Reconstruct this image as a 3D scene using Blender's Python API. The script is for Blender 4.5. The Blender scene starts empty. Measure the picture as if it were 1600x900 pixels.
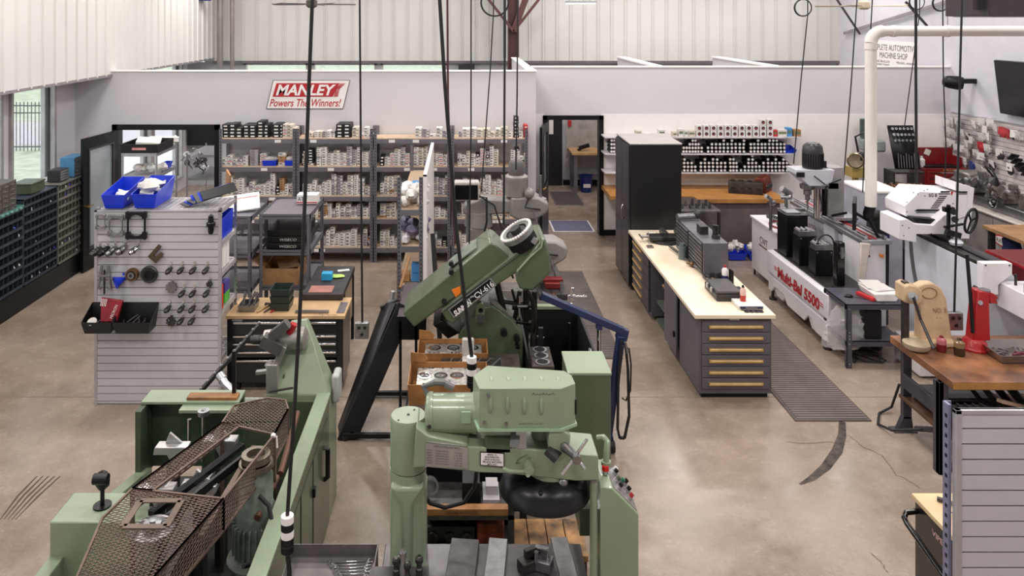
import bpy, bmesh, math, random
from mathutils import Vector, Matrix, Euler
random.seed(7)
C = bpy.context.scene.collection
PI = math.pi
# ---------------------------------------------------------------- camera
H = 3.9; F = 1200.0; VX, VY = 722.0, 28.0
cam = bpy.data.cameras.new('camera'); co = bpy.data.objects.new('camera', cam); C.objects.link(co)
co.location = (0, 0, H); co.rotation_euler = (PI/2, 0, 0)
cam.sensor_width = 36; cam.lens = F/1600*36; cam.shift_x = (800-VX)/1600; cam.shift_y = -(450-VY)/1600
cam.clip_start = .05; cam.clip_end = 400
bpy.context.scene.camera = co
# ---------------------------------------------------------------- world, lights, exposure
w = bpy.data.worlds.new('world'); bpy.context.scene.world = w; w.use_nodes = True
bg = w.node_tree.nodes['Background']; bg.inputs[0].default_value = (.86, .93, 1, 1); bg.inputs[1].default_value = 2.2
vs = bpy.context.scene.view_settings
vs.view_transform = 'Standard'; vs.look = 'None'; vs.gamma = 1; vs.use_curve_mapping = False; vs.exposure = 0.0
def area(x, y, z, sx, sy, power, col=(1, .96, .92)):
    l = bpy.data.lights.new('ceiling_light', 'AREA'); l.shape = 'RECTANGLE'; l.size = sx; l.size_y = sy
    l.energy = power; l.color = col
    o = bpy.data.objects.new('ceiling_light', l); C.objects.link(o); o.location = (x, y, z); return o
LP = 92
for x in (-4.2, -.6, 3.2, 6.9):
    for y in (1.5, 5.2, 8.9, 12.2):
        area(x, y, 6.2, 1.25, .5, LP)
for x, y in ((-4.6, 15.6), (2.4, 15.9), (4.7, 15.9), (7.3, 15.9), (-1.2, 15.6)):
    area(x, y, 5.6, 1.2, .4, LP*.8)
# ---------------------------------------------------------------- helpers
def Xp(px, Y): return (px-VX)*Y/F
def Zp(py, Y): return H-(py-VY)*Y/F
def W(px, py, Y): return Vector((Xp(px, Y), Y, Zp(py, Y)))
def YF(py, z=0.): return (H-z)*F/(py-VY)
def lin(c):
    if isinstance(c, str):
        c = [int(c[i:i+2], 16)/255 for i in (0, 2, 4)]
    return tuple((v/12.92 if v <= .04045 else ((v+.055)/1.055)**2.4) for v in c)
MATS = {}
def M(name, col='888888', rough=.5, metal=0, var=.12, scale=6, bump=0, bscale=60, emit=0, alpha=1, trans=0, spec=.5, col2=None, coat=0):
    if name in MATS: return MATS[name]
    m = bpy.data.materials.new(name); m.use_nodes = True; nt = m.node_tree; b = nt.nodes['Principled BSDF']
    c = lin(col)
    b.inputs['Roughness'].default_value = rough; b.inputs['Metallic'].default_value = metal
    b.inputs['Specular IOR Level'].default_value = spec
    b.inputs['Coat Weight'].default_value = coat
    tc = nt.nodes.new('ShaderNodeTexCoord')
    n = nt.nodes.new('ShaderNodeTexNoise'); n.inputs['Scale'].default_value = scale; n.inputs['Detail'].default_value = 6
    nt.links.new(tc.outputs['Object'], n.inputs['Vector'])
    r = nt.nodes.new('ShaderNodeValToRGB'); r.color_ramp.elements[0].position = .3; r.color_ramp.elements[1].position = .7
    c2 = lin(col2) if col2 else tuple(v*(1-var*1.6) for v in c)
    r.color_ramp.elements[0].color = (*c2, 1); r.color_ramp.elements[1].color = (*[min(1, v*(1+(0 if col2 else var))) for v in c], 1)
    nt.links.new(n.outputs['Fac'], r.inputs['Fac']); nt.links.new(r.outputs['Color'], b.inputs['Base Color'])
    if bump:
        n2 = nt.nodes.new('ShaderNodeTexNoise'); n2.inputs['Scale'].default_value = bscale; n2.inputs['Detail'].default_value = 4
        nt.links.new(tc.outputs['Object'], n2.inputs['Vector'])
        bp = nt.nodes.new('ShaderNodeBump'); bp.inputs['Strength'].default_value = bump; bp.inputs['Distance'].default_value = .01
        nt.links.new(n2.outputs['Fac'], bp.inputs['Height']); nt.links.new(bp.outputs['Normal'], b.inputs['Normal'])
    if emit:
        b.inputs['Emission Color'].default_value = (*c, 1); b.inputs['Emission Strength'].default_value = emit
    if trans: b.inputs['Transmission Weight'].default_value = trans
    if alpha < 1: b.inputs['Alpha'].default_value = alpha
    MATS[name] = m; return m
def rotm(axis):
    a = Vector(axis).normalized(); return a.to_track_quat('Z', 'Y').to_matrix()
class MB:
    def __init__(s): s.v = []; s.f = []; s.mi = []; s.cur = 0; s.T = None
    def mat(s, i): s.cur = i; return s
    def add(s, vs, fs):
        k = len(s.v)
        for p in vs: s.v.append(Vector(p) if s.T is None else s.T @ Vector(p))
        for f in fs: s.f.append([k+i for i in f]); s.mi.append(s.cur)
        return s
    def box(s, x0, x1, y0, y1, z0, z1):
        if x0 > x1: x0, x1 = x1, x0
        if y0 > y1: y0, y1 = y1, y0
        if z0 > z1: z0, z1 = z1, z0
        return s.add([(x0,y0,z0),(x1,y0,z0),(x1,y1,z0),(x0,y1,z0),(x0,y0,z1),(x1,y0,z1),(x1,y1,z1),(x0,y1,z1)],
                     [(0,3,2,1),(4,5,6,7),(0,1,5,4),(1,2,6,5),(2,3,7,6),(3,0,4,7)])
    def obox(s, c, d, e=(0,0,0)):
        R = Euler(e).to_matrix(); c = Vector(c); x, y, z = d[0]/2, d[1]/2, d[2]/2
        return s.add([c+R@Vector(p) for p in [(-x,-y,-z),(x,-y,-z),(x,y,-z),(-x,y,-z),(-x,-y,z),(x,-y,z),(x,y,z),(-x,y,z)]],
                     [(0,3,2,1),(4,5,6,7),(0,1,5,4),(1,2,6,5),(2,3,7,6),(3,0,4,7)])
    def bar(s, p0, p1, w, h, up=(0,0,1)):
        p0 = Vector(p0); p1 = Vector(p1); d = (p1-p0).normalized(); up = Vector(up)
        if abs(d.dot(up)) > .98: up = Vector((0,1,0))
        sd = d.cross(up).normalized()*w/2; u = sd.cross(d).normalized()*h/2
        return s.add([p0-sd-u,p0+sd-u,p0+sd+u,p0-sd+u,p1-sd-u,p1+sd-u,p1+sd+u,p1-sd+u],
                     [(0,1,2,3),(7,6,5,4),(0,4,5,1),(1,5,6,2),(2,6,7,3),(3,7,4,0)])
    def lathe(s, p, ax, prof, n=20):
        p = Vector(p); R = rotm(ax); vs = []; fs = []
        for r, h in prof:
            for i in range(n):
                a = 2*PI*i/n; vs.append(p+R@Vector((r*math.cos(a), r*math.sin(a), h)))
        for j in range(len(prof)-1):
            for i in range(n):
                fs.append((j*n+i, j*n+(i+1)%n, (j+1)*n+(i+1)%n, (j+1)*n+i))
        if prof[0][0] > 1e-4: fs.append(tuple(reversed(range(n))))
        if prof[-1][0] > 1e-4: fs.append(tuple(range((len(prof)-1)*n, len(prof)*n)))
        return s.add(vs, fs)
    def cyl(s, p0, p1, r, r1=None, n=16):
        p0 = Vector(p0); p1 = Vector(p1); r1 = r if r1 is None else r1
        return s.lathe(p0, p1-p0, [(r, 0), (r1, (p1-p0).length)], n)
    def ring(s, p, ax, r0, r1, h, n=24):
        return s.lathe(p, ax, [(r0, 0), (r1, 0), (r1, h), (r0, h), (r0, 0.0001)], n)
    def tube(s, pts, r, n=8, closed=False):
        P = [Vector(p) for p in pts]; m = len(P); vs = []; fs = []; nrm = None
        for i, p in enumerate(P):
            a = P[i-1] if (i or closed) else p; b = P[(i+1) % m] if (i < m-1 or closed) else p
            t = (b-a).normalized()
            if nrm is None:
                nrm = t.orthogonal().normalized()
            else:
                nrm = (nrm - t*nrm.dot(t)).normalized()
            bn = t.cross(nrm); rr = r[i] if isinstance(r, (list, tuple)) else r
            for k in range(n):
                q = 2*PI*k/n; vs.append(p+(nrm*math.cos(q)+bn*math.sin(q))*rr)
        for j in range(m if closed else m-1):
            for k in range(n):
                j2 = (j+1) % m
                fs.append((j*n+k, j*n+(k+1)%n, j2*n+(k+1)%n, j2*n+k))
        if not closed: fs += [tuple(reversed(range(n))), tuple(range((m-1)*n, m*n))]
        return s.add(vs, fs)
    def prism(s, poly, y0, y1, axis='y'):
        n = len(poly)
        g = {'y': lambda a, b, t: (a, t, b), 'x': lambda a, b, t: (t, a, b), 'z': lambda a, b, t: (a, b, t)}[axis]
        vs = [g(a, b, y0) for a, b in poly]+[g(a, b, y1) for a, b in poly]
        fs = [tuple(range(n)), tuple(reversed(range(n, 2*n)))]+[(i, n+i, n+(i+1)%n, (i+1)%n) for i in range(n)]
        return s.add(vs, fs)
    def sph(s, c, r, n=14, sc=(1,1,1)):
        c = Vector(c); vs = []; fs = []; m = n//2
        for j in range(1, m):
            for i in range(n):
                a = 2*PI*i/n; b = PI*j/m
                vs.append(c+Vector((r*sc[0]*math.sin(b)*math.cos(a), r*sc[1]*math.sin(b)*math.sin(a), r*sc[2]*math.cos(b))))
        vs += [c+Vector((0,0,r*sc[2])), c-Vector((0,0,r*sc[2]))]; T = len(vs)-2
        for j in range(m-2):
            for i in range(n): fs.append((j*n+i, (j+1)*n+i, (j+1)*n+(i+1)%n, j*n+(i+1)%n))
        for i in range(n):
            fs.append((T, i, (i+1)%n)); fs.append((T+1, (m-2)*n+(i+1)%n, (m-2)*n+i))
        return s.add(vs, fs)
    def blob(s, c, d, amp=.25, seed=0, n=12):
        rnd = random.Random(seed); k = len(s.v); s.sph(c, 1, n, (d[0]/2, d[1]/2, d[2]/2)); c = Vector(c)
        if s.T is not None: c = s.T @ c
        for i in range(k, len(s.v)): s.v[i] = c+(s.v[i]-c)*(1+amp*(rnd.random()*2-1))
        return s
    def build(s, name, mat, parent=None, bevel=0, smooth=True, ang=.7, solid=0):
        me = bpy.data.meshes.new(name); base = Vector((0,0,0))
        if parent is not None: base = BASE.get(parent.name, Vector((0,0,0)))
        else:
            xs = [v.x for v in s.v]; ys = [v.y for v in s.v]; zs = [v.z for v in s.v]
            base = Vector(((min(xs)+max(xs))/2, (min(ys)+max(ys))/2, min(zs)))
        me.from_pydata([v-base for v in s.v], [], s.f)
        ms = mat if isinstance(mat, (list, tuple)) else [mat]
        for m in ms: me.materials.append(m)
        for p, i in zip(me.polygons, s.mi): p.material_index = i
        bm = bmesh.new(); bm.from_mesh(me); bmesh.ops.recalc_face_normals(bm, faces=bm.faces); bm.to_mesh(me); bm.free()
        if smooth:
            for p in me.polygons: p.use_smooth = True
            me.set_sharp_from_angle(angle=ang)
        o = bpy.data.objects.new(name, me); C.objects.link(o)
        if parent is not None:
            o.parent = parent; BASE[o.name] = base
        else: o.location = base; BASE[o.name] = base
        if bevel:
            b = o.modifiers.new('bevel', 'BEVEL'); b.width = bevel; b.segments = 2; b.limit_method = 'ANGLE'; b.angle_limit = .6
        if solid:
            b = o.modifiers.new('solid', 'SOLIDIFY'); b.thickness = solid
        return o
BASE = {}
def tag(o, label=None, cat=None, group=None, kind=None):
    if label: o['label'] = label
    if cat: o['category'] = cat
    if group: o['group'] = group
    if kind: o['kind'] = kind
    return o
def thing(name, label, cat, loc, group=None, local=False):
    o = bpy.data.objects.new(name, None); C.objects.link(o); o.location = loc; o.empty_display_size = .1
    tag(o, label, cat, group); BASE[o.name] = Vector((0,0,0)) if local else Vector(loc); return o
def solo(mb, name, mat, label, cat, group=None, **k): return tag(mb.build(name, mat, **k), label, cat, group)
def struct(mb, name, mat, parent=None, **k):
    o = mb.build(name, mat, parent, **k)
    if parent is None: o['kind'] = 'structure'
    return o
def dup(o, loc=None, rz=None, label=None, group=None, parent=None, scale=None):
    c = o.copy(); C.objects.link(c)
    if parent is not None: c.parent = parent
    for ch in list(o.children): dup(ch, parent=c)
    if loc is not None: c.location = loc
    if rz is not None: c.rotation_euler = (0, 0, rz)
    if scale is not None: c.scale = scale
    if label: c['label'] = label
    if group: c['group'] = group
    BASE[c.name] = Vector(c.location)
    return c
def text_mb(mb, s, org, xd, up, size, width=None, shear=0, bold=0, center=True, depth=.0015):
    cu = bpy.data.curves.new('t', 'FONT'); cu.body = s; cu.size = 1; cu.shear = shear; cu.offset = bold
    cu.extrude = 0; cu.resolution_u = 3
    o = bpy.data.objects.new('t', cu); C.objects.link(o); bpy.context.view_layer.update()
    me = bpy.data.meshes.new_from_object(o.evaluated_get(bpy.context.evaluated_depsgraph_get()))
    vs = [v.co.copy() for v in me.vertices]; fs = [tuple(p.vertices) for p in me.polygons]
    bpy.data.objects.remove(o); bpy.data.curves.remove(cu); bpy.data.meshes.remove(me)
    if not vs: return mb
    x0 = min(v.x for v in vs); x1 = max(v.x for v in vs); y0 = min(v.y for v in vs); y1 = max(v.y for v in vs)
    sy = size/(y1-y0); sx = (width/(x1-x0)) if width else sy
    xd = Vector(xd).normalized(); up = Vector(up).normalized(); nn = xd.cross(up); org = Vector(org)
    cx = (x0+x1)/2 if center else x0; cy = (y0+y1)/2 if center else y0
    mb.add([org+xd*(v.x-cx)*sx+up*(v.y-cy)*sy+nn*depth for v in vs], fs); return mb
# ---------------------------------------------------------------- materials
wall_m = M('wall_paint', 'cfcbcf', .75, var=.02, scale=1.5)
white_m = M('white_paint', 'ece6e5', .6, var=.02)
trimw = M('trim_white', 'f0ecea', .5, var=.02)
siding_m = M('metal_siding', 'd8d6d3', .55, var=.03, scale=.7)
blackm = M('black_paint', '0e0d11', .4, var=.2, spec=.35)
blackg = M('gloss_black', '0b0b0d', .15, var=.1)
dgrey = M('dark_grey_metal', '55525a', .45, .2, var=.1)
sgrey = M('shelf_grey', '6e6a72', .5, .1, var=.08)
lgrey = M('light_grey_slat', 'bdbabd', .5, var=.03)
slatgap = M('slat_groove', '6a6266', .8)
alum = M('aluminium', 'b9b8bc', .35, .8, var=.06)
steel = M('steel', '8f8d8f', .32, .85, var=.15, scale=20)
dsteel = M('dark_steel', '4a4746', .4, .7, var=.25, scale=15)
chrome = M('chrome', 'd8d8da', .12, 1, var=.03)
board = M('chipboard', 'c7ae93', .7, var=.1, scale=14)
green = M('machine_green', '8a9980', .36, .05, var=.07, scale=3, coat=.35)
dgreen = M('machine_green_dark', '55624b', .34, .05, var=.1, scale=3, coat=.3)
green3 = M('machine_green_worn', '707c70', .5, .1, var=.3, scale=12)
oil = M('oily_black', '17130f', .35, .2, var=.5, scale=9)
white_card = M('white_card', 'dcd8d4', .7, var=.04)
cream_card = M('cream_card', 'd0c6b8', .7, var=.04)
black_card = M('black_card', '1b1a1d', .5, var=.1)
print_m = M('print_dark', '3a3536', .7)
red_m = M('red_print', 'b3202c', .5, var=.06)
blue_m = M('blue_plastic', '1436c8', .35, var=.1)
lblue = M('light_blue_card', '4a90cc', .6)
cardb = M('cardboard', 'ab8055', .8, var=.15, scale=10)
bagm = M('clear_bag', 'd9d6d6', .25, alpha=.55, var=.1, spec=.8)
redp = M('red_paint', 'a81820', .35, var=.1, coat=.3)
rubber = M('rubber', '1c1a1b', .6)
cabm = M('cable_black', '131214', .5)
# ================================================================ the setting
def floor_mat():
    m = bpy.data.materials.new('polished_concrete'); m.use_nodes = True; nt = m.node_tree; b = nt.nodes['Principled BSDF']; L = nt.links.new
    tc = nt.nodes.new('ShaderNodeTexCoord')
    def noise(s, d=8, r=.6, dist=0):
        n = nt.nodes.new('ShaderNodeTexNoise'); n.inputs['Scale'].default_value = s; n.inputs['Detail'].default_value = d
        n.inputs['Roughness'].default_value = r; n.inputs['Distortion'].default_value = dist; L(tc.outputs['Object'], n.inputs['Vector']); return n
    def ramp(src, a, ca, b_, cb):
        r = nt.nodes.new('ShaderNodeValToRGB'); r.color_ramp.elements[0].position = a; r.color_ramp.elements[1].position = b_
        r.color_ramp.elements[0].color = (*ca, 1); r.color_ramp.elements[1].color = (*cb, 1); L(src, r.inputs['Fac']); return r
    def mix(fac, a, b_, mode='MIX'):
        x = nt.nodes.new('ShaderNodeMix'); x.data_type = 'RGBA'; x.blend_type = mode
        if isinstance(fac, float): x.inputs[0].default_value = fac
        else: L(fac, x.inputs[0])
        L(a, x.inputs[6]); L(b_, x.inputs[7]); return x.outputs[2]
    n1 = noise(.55, 9, .62, .6); n2 = noise(3.5, 8, .7); n3 = noise(40, 3)
    base = ramp(n1.outputs['Fac'], .36, lin('786757'), .66, lin('ad9c8e'))
    fine = ramp(n2.outputs['Fac'], .3, lin('807164'), .72, lin('b3a497'))
    c = mix(.45, base.outputs[0], fine.outputs[0])
    spk = ramp(n3.outputs['Fac'], .3, (.82, .8, .78), .5, (1, 1, 1))
    c = mix(.7, c, spk.outputs[0], 'MULTIPLY')
    L(c, b.inputs['Base Color'])
    rr = ramp(n2.outputs['Fac'], .3, (.16,)*3, .75, (.36,)*3); L(rr.outputs[0], b.inputs['Roughness'])
    b.inputs['Specular IOR Level'].default_value = .5
    return m
fl = struct(MB().box(-6.6, 9.2, -2.5, 18.2, -.15, 0), 'floor', floor_mat(), smooth=False)
joint = M('joint', '7d6f63', .8)
mb = MB()
for y in (7.9, 3.8, 12.0): mb.box(-5.8, 8.7, y-.006, y+.006, .0003, .001)

mb.build('control_joint', joint, fl, smooth=False)
def flat_strip(mb, pts, wds, z=.0012):
    P = [Vector((x, y, z)) for x, y in pts]; vs = []
    for i, p in enumerate(P):
        a = P[max(i-1, 0)]; b = P[min(i+1, len(P)-1)]; t = (b-a).normalized(); n = Vector((-t.y, t.x, 0))*wds[i]/2
        vs += [p-n, p+n]
    mb.add(vs, [(2*i, 2*i+1, 2*i+3, 2*i+2) for i in range(len(P)-1)])
def G(px, py): Y = YF(py); return (Xp(px, Y), Y)
skid = M('skid_rubber', '1f1b19', .7, col2='5d534b', scale=14)
mb = MB()
flat_strip(mb, [G(1316, 659), G(1316, 680), G(1308, 705), G(1290, 730), G(1268, 748), G(1250, 757)], [.06, .07, .09, .08, .06, .02])
mb.build('skid_mark', skid, fl, smooth=False)
mb = MB()
for k in range(5):
    flat_strip(mb, [G(58+9*k, 744), G(28+8*k, 775), G(0+6*k, 812)], [.012, .02, .006])
mb.build('tyre_mark', M('tyre_dust', '4d443e', .8), fl, smooth=False)
mb = MB(); rnd = random.Random(3)
def crack(pts):
    q = []
    for i in range(len(pts)-1):
        for t in range(4):
            u = t/4; q.append((pts[i][0]*(1-u)+pts[i+1][0]*u+rnd.uniform(-.012, .012), pts[i][1]*(1-u)+pts[i+1][1]*u+rnd.uniform(-.012, .012)))
    flat_strip(mb, q, [.006]*len(q), .0015)
crack([G(1326, 680), G(1352, 700), G(1378, 712), G(1400, 742), G(1420, 752), G(1444, 767)])
crack([G(1227, 690), G(1262, 694), G(1320, 690)])
crack([G(1360, 866), G(1378, 880), G(1390, 898)])
mb.build('crack', M('crack_dark', '5f5046', .9), fl, smooth=False)
# outer shell
struct(MB().box(-6.6, 9.2, -2.5, 18.2, 6.5, 6.65), 'ceiling', M('ceiling_grey', '9b9896', .8), smooth=False)
struct(MB().box(-6.6, 9.2, -2.65, -2.5, 0, 6.5), 'wall_rear', wall_m, smooth=False)
struct(MB().box(8.77, 8.95, -2.5, 18.0, 0, 6.5), 'wall_right', M('wall_right_paint', 'cbc9d1', .75, var=.02), smooth=False)
# left: metal siding above, soffit, window wall below
def ribs(mb, a0, a1, step, fn):
    a = a0; k = 0
    while a < a1: fn(mb, a, k); a += step; k += 1
mb = MB().box(-6.0, -5.8, -2.5, 17.9, 2.95, 6.5)
ribs(mb, -2.4, 17.8, .31, lambda m, a, k: m.prism([(-5.8, a-.022), (-5.772, a-.011), (-5.772, a+.011), (-5.8, a+.022)], 2.95, 6.5, 'z'))
struct(mb, 'wall_left_upper', siding_m, smooth=False)
struct(MB().box(-6.45, -5.78, -2.5, 17.9, 2.93, 2.97), 'trim_soffit', M('soffit', '8b8587', .8), smooth=False)
win = [(-2.0, 1.2), (1.5, 4.2), (4.4, 7.0), (7.2, 10.66), (10.84, 12.05), (14.3, 15.75), (15.85, 17.5)]
mb = MB().box(-6.6, -6.4, -2.5, 14.3, 0, 1.3).box(-6.6, -6.4, 14.3, 17.9, 0, .3).box(-6.6, -6.4, 15.75, 15.85, .3, 1.3).box(-6.6, -6.4, 17.5, 17.9, .3, 1.3); prev = -2.5
for a, b in win:
    mb.box(-6.6, -6.4, prev, a, 1.3, 3.2); prev = b
mb.box(-6.6, -6.4, prev, 17.9, 1.3, 3.2)
struct(mb, 'wall_left', wall_m, smooth=False)
glass = M('glass', 'dfeaf0', .02, alpha=.12, var=0, spec=.6)
framem = M('window_frame', 'aba7a6', .4, .3)
framed = M('window_frame_dark', '3b3838', .5)
for i, (a, b) in enumerate(win):
    mb = MB(); SL = .3 if a > 14 else 1.3
    for y in (a, b-.06): mb.box(-6.58, -6.36, y, y+.06, SL, 2.95)
    mb.box(-6.58, -6.34, a, b, SL-.04, SL+.02); mb.box(-6.58, -6.42, a, b, 2.89, 2.95)
    o = struct(mb, 'window_%d' % (i+1), framem)
    mb = MB()
    for y in (a+.06, b-.085): mb.box(-6.5, -6.44, y, y+.025, SL+.02, 2.9)
    if b-a > 2: mb.box(-6.5, -6.44, (a+b)/2-.03, (a+b)/2+.03, 1.32, 2.9)
    mb.build('sash', framed, o)
    MB().box(-6.48, -6.472, a+.06, b-.06, SL+.02, 2.9).build('glass_pane', glass, o, smooth=False)
# back of the building
mb = MB().box(-6.0, 8.8, 17.9, 18.1, 2.87, 6.5)
def rb(m, a, k):
    m.prism([(a-.02, 17.9), (a-.01, 17.875), (a+.01, 17.875), (a+.02, 17.9)], 2.87, 6.5, 'z')
    m.prism([(a+.045, 17.9), (a+.052, 17.888), (a+.062, 17.888), (a+.07, 17.9)], 2.87, 6.5, 'z')
ribs(mb, -5.75, 8.7, .318, rb)
struct(mb, 'wall_back_upper', M('metal_siding_back_dim', 'c6c4c1', .55, var=.04, scale=.7), smooth=False)  # same siding as the left wall, dimmer light at the back put into the colour
struct(MB().box(-5.8, 8.8, 17.84, 17.93, 2.84, 2.9), 'trim_siding', M('trim_grey', '5f5b5e', .6), smooth=False)
bw = [(-5.1, -3.6), (-3.5, -2.0), (-1.9, -.35)]
mb = MB().box(-6.6, 8.8, 17.95, 18.1, 0, 1.0); prev = -6.6
for a, b in bw: mb.box(prev, a, 17.95, 18.1, 1.0, 2.87); prev = b
mb.box(prev, 8.8, 17.95, 18.1, 1.0, 2.87)
struct(mb, 'wall_back_lower', M('wall_back_grey', 'b4b2b6', .8, var=.03), smooth=False)
for i, (a, b) in enumerate(bw):
    mb = MB()
    for x in (a, b-.05): mb.box(x, x+.05, 17.93, 18.08, 1.0, 2.87)
    mb.box(a, b, 17.93, 18.08, 1.0, 1.06); mb.box(a, b, 17.93, 18.08, 2.8, 2.87)
    o = struct(mb, 'window_%d' % (i+8), framem)
    MB().box(a+.05, b-.05, 18.0, 18.01, 1.06, 2.8).build('glass_pane', glass, o, smooth=False)
# partitions
PT = 3.01
mb = MB().box(-6.4, -5.74, 12.7, 12.85, 0, PT).box(-5.74, -4.03, 12.7, 12.85, 2.11, PT).box(-4.03, 1.22, 12.7, 12.85, 0, PT)
struct(mb, 'wall_partition_left', wall_m, smooth=False)
struct(MB().box(-5.8, 1.24, 12.68, 12.87, PT, PT+.02), 'trim_1', trimw, smooth=False)
struct(MB().box(1.1, 1.22, 12.85, 17.0, 0, PT), 'wall_return', wall_m, smooth=False)
struct(MB().box(1.08, 1.24, 12.87, 17.0, PT, PT+.02), 'trim_2', trimw, smooth=False)
mb = MB().box(1.22, 1.47, 13.8, 13.95, 2.17, PT).box(1.47, 2.5, 13.8, 13.95, 2.12, PT).box(2.5, 8.77, 13.8, 13.95, 2.17, PT)
struct(mb, 'wall_partition_right', wall_m, smooth=False)
mb = MB().box(1.22, 1.47, 13.79, 13.95, 0, 2.17).box(2.5, 8.77, 13.79, 13.95, 0, 2.17)
struct(mb, 'wall_wainscot', white_m, smooth=False)
struct(MB().box(1.22, 8.77, 13.78, 13.97, PT, PT+.02), 'trim_3', trimw, smooth=False)
for x, n in ((3.54, 4), (5.67, 5)):
    struct(MB().box(x-.06, x+.06, 13.95, 17.2, 0, PT), 'wall_room_%d' % n, wall_m, smooth=False)
    struct(MB().box(x-.09, x+.09, 13.95, 17.2, PT, PT+.03), 'trim_%d' % n, trimw, smooth=False)
struct(MB().box(2.5, 2.55, 13.74, 13.79, 0, .1).box(2.55, 8.7, 13.765, 13.79, 0, .1), 'baseboard_back', blackm, smooth=False)
struct(MB().box(1.24, 1.45, 13.765, 13.79, 0, .1), 'baseboard_door', blackm, smooth=False)
# doors
def frame(n, x0, x1, y, z, w=.07):
    return struct(MB().box(x0, x0+w, y-.03, y+.18, 0, z).box(x1-w, x1, y-.03, y+.18, 0, z).box(x0, x1, y-.03, y+.18, z-w, z), 'door_%d' % n, blackm, bevel=.004)
d1 = frame(1, 1.45, 2.54, 13.8, 2.15, .08)
def leaf(parent, hx, hy, ax, ay, ztop, g, lever=True):
    # door leaf from the hinge (hx,hy) to the free edge (ax,ay) with a glass light
    h = Vector((hx, hy, 0)); a = Vector((ax, ay, 0)); u = (a-h).normalized(); n = Vector((-u.y, u.x, 0)); L_ = (a-h).length
    def P(s, t, z): q = h+u*s+n*t; return (q.x, q.y, z)
    def bx(m, s0, s1, z0, z1, t=.022):
        m.add([P(s0,-t,z0),P(s1,-t,z0),P(s1,t,z0),P(s0,t,z0),P(s0,-t,z1),P(s1,-t,z1),P(s1,t,z1),P(s0,t,z1)],
              [(0,3,2,1),(4,5,6,7),(0,1,5,4),(1,2,6,5),(2,3,7,6),(3,0,4,7)]); return m
    m = MB(); s0, s1, z0, z1 = g
    bx(m, 0, s0, .01, ztop); bx(m, s1, L_, .01, ztop); bx(m, s0, s1, .01, z0); bx(m, s0, s1, z1, ztop)
    o = m.build('door_leaf', M('door_black', '111014', .35, var=.1, spec=.3), parent)
    bx(MB(), s0, s1, z0, z1, .004).build('glass_pane', M('door_glass', 'b9c6cc', .05, alpha=.3, var=0), o)
    m = MB(); 
    for (a_, b_, c_, d_) in ((s0-.03, s0, z0-.03, z1+.03), (s1, s1+.03, z0-.03, z1+.03), (s0, s1, z0-.03, z0), (s0, s1, z1, z1+.03)): bx(m, a_, b_, c_, d_, .03)
    m.build('glazing_bead', M('door_bead', '3a393d', .4), o)
    if lever:
        m = MB(); q = P(L_-.08, 0, 1.0)
        for s in (-1, 1):
            m.cyl(P(L_-.08, 0, 1.0), P(L_-.08, s*.06, 1.0), .018); m.tube([P(L_-.08, s*.055, 1.0), P(L_-.2, s*.06, 1.0)], .011)
        m.build('door_handle', M('brass', 'c9a968', .25, .9), o)
leaf(d1, 1.53, 13.8, 1.33, 12.95, 2.05, (.16, .7, 1.0, 1.9))
d2 = frame(2, -5.78, -4.0, 12.7, 2.14, .09)
leaf(d2, -5.69, 12.68, -5.80, 11.72, 2.05, (.17, .8, .35, 1.85))
leaf(d2, -4.09, 12.85, -4.33, 13.75, 2.05, (.17, .7, .35, 1.85))
# far back door seen through the doorway
o = struct(MB().box(1.55, 2.33, 17.86, 17.95, 0, 2.2), 'door_3', M('door_back', '141317', .4), bevel=.004)
MB().box(2.02, 2.12, 17.84, 17.86, 1.2, 2.0).build('sign_plate', white_card, o)
struct(MB().box(2.36, 3.48, 17.9, 17.95, 0, .12), 'baseboard_room', blackm, smooth=False)
# outside
grass = M('grass', '949c80', .9, var=.25, scale=2.5, bump=.5, bscale=30, col2='c3c7ae')
road = M('pavement', 'b9b4b4', .9, var=.08)
o = MB().box(-60, 60, 18.2, 26.6, -.8, -.5).box(-60, -6.65, -10, 18.2, -.8, -.5).box(-60, 60, 32.5, 130, -.8, -.5).build('lawn', grass, smooth=False); o['kind'] = 'structure'
o = MB().box(-60, 60, 26.6, 32.5, -.8, -.49).build('road', road, smooth=False); o['kind'] = 'structure'
o = MB().box(-11, -6.65, 13.5, 26.6, -.8, -.485).box(-11, 3, 18.2, 20.5, -.8, -.485).build('patio', M('patio_pale', 'cfcac6', .9), smooth=False); o['kind'] = 'structure'
fr = thing('iron_fence', 'black iron picket fence on the lawn outside the left window', 'fence', (-16, 25.4, -.5))
fm = M('fence_black', '39363a', .5)
MB().box(-22, -12.8, 25.38, 25.41, .98, 1.02).box(-22, -12.8, 25.38, 25.41, .74, .78).box(-22, -12.8, 25.38, 25.41, -.38, -.34).build('rail', fm, fr)
mb = MB(); x = -22
while x < -12.8: mb.box(x, x+.022, 25.385, 25.407, -.5, 1.12); x += .125
mb.build('pickets', fm, fr)
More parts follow.
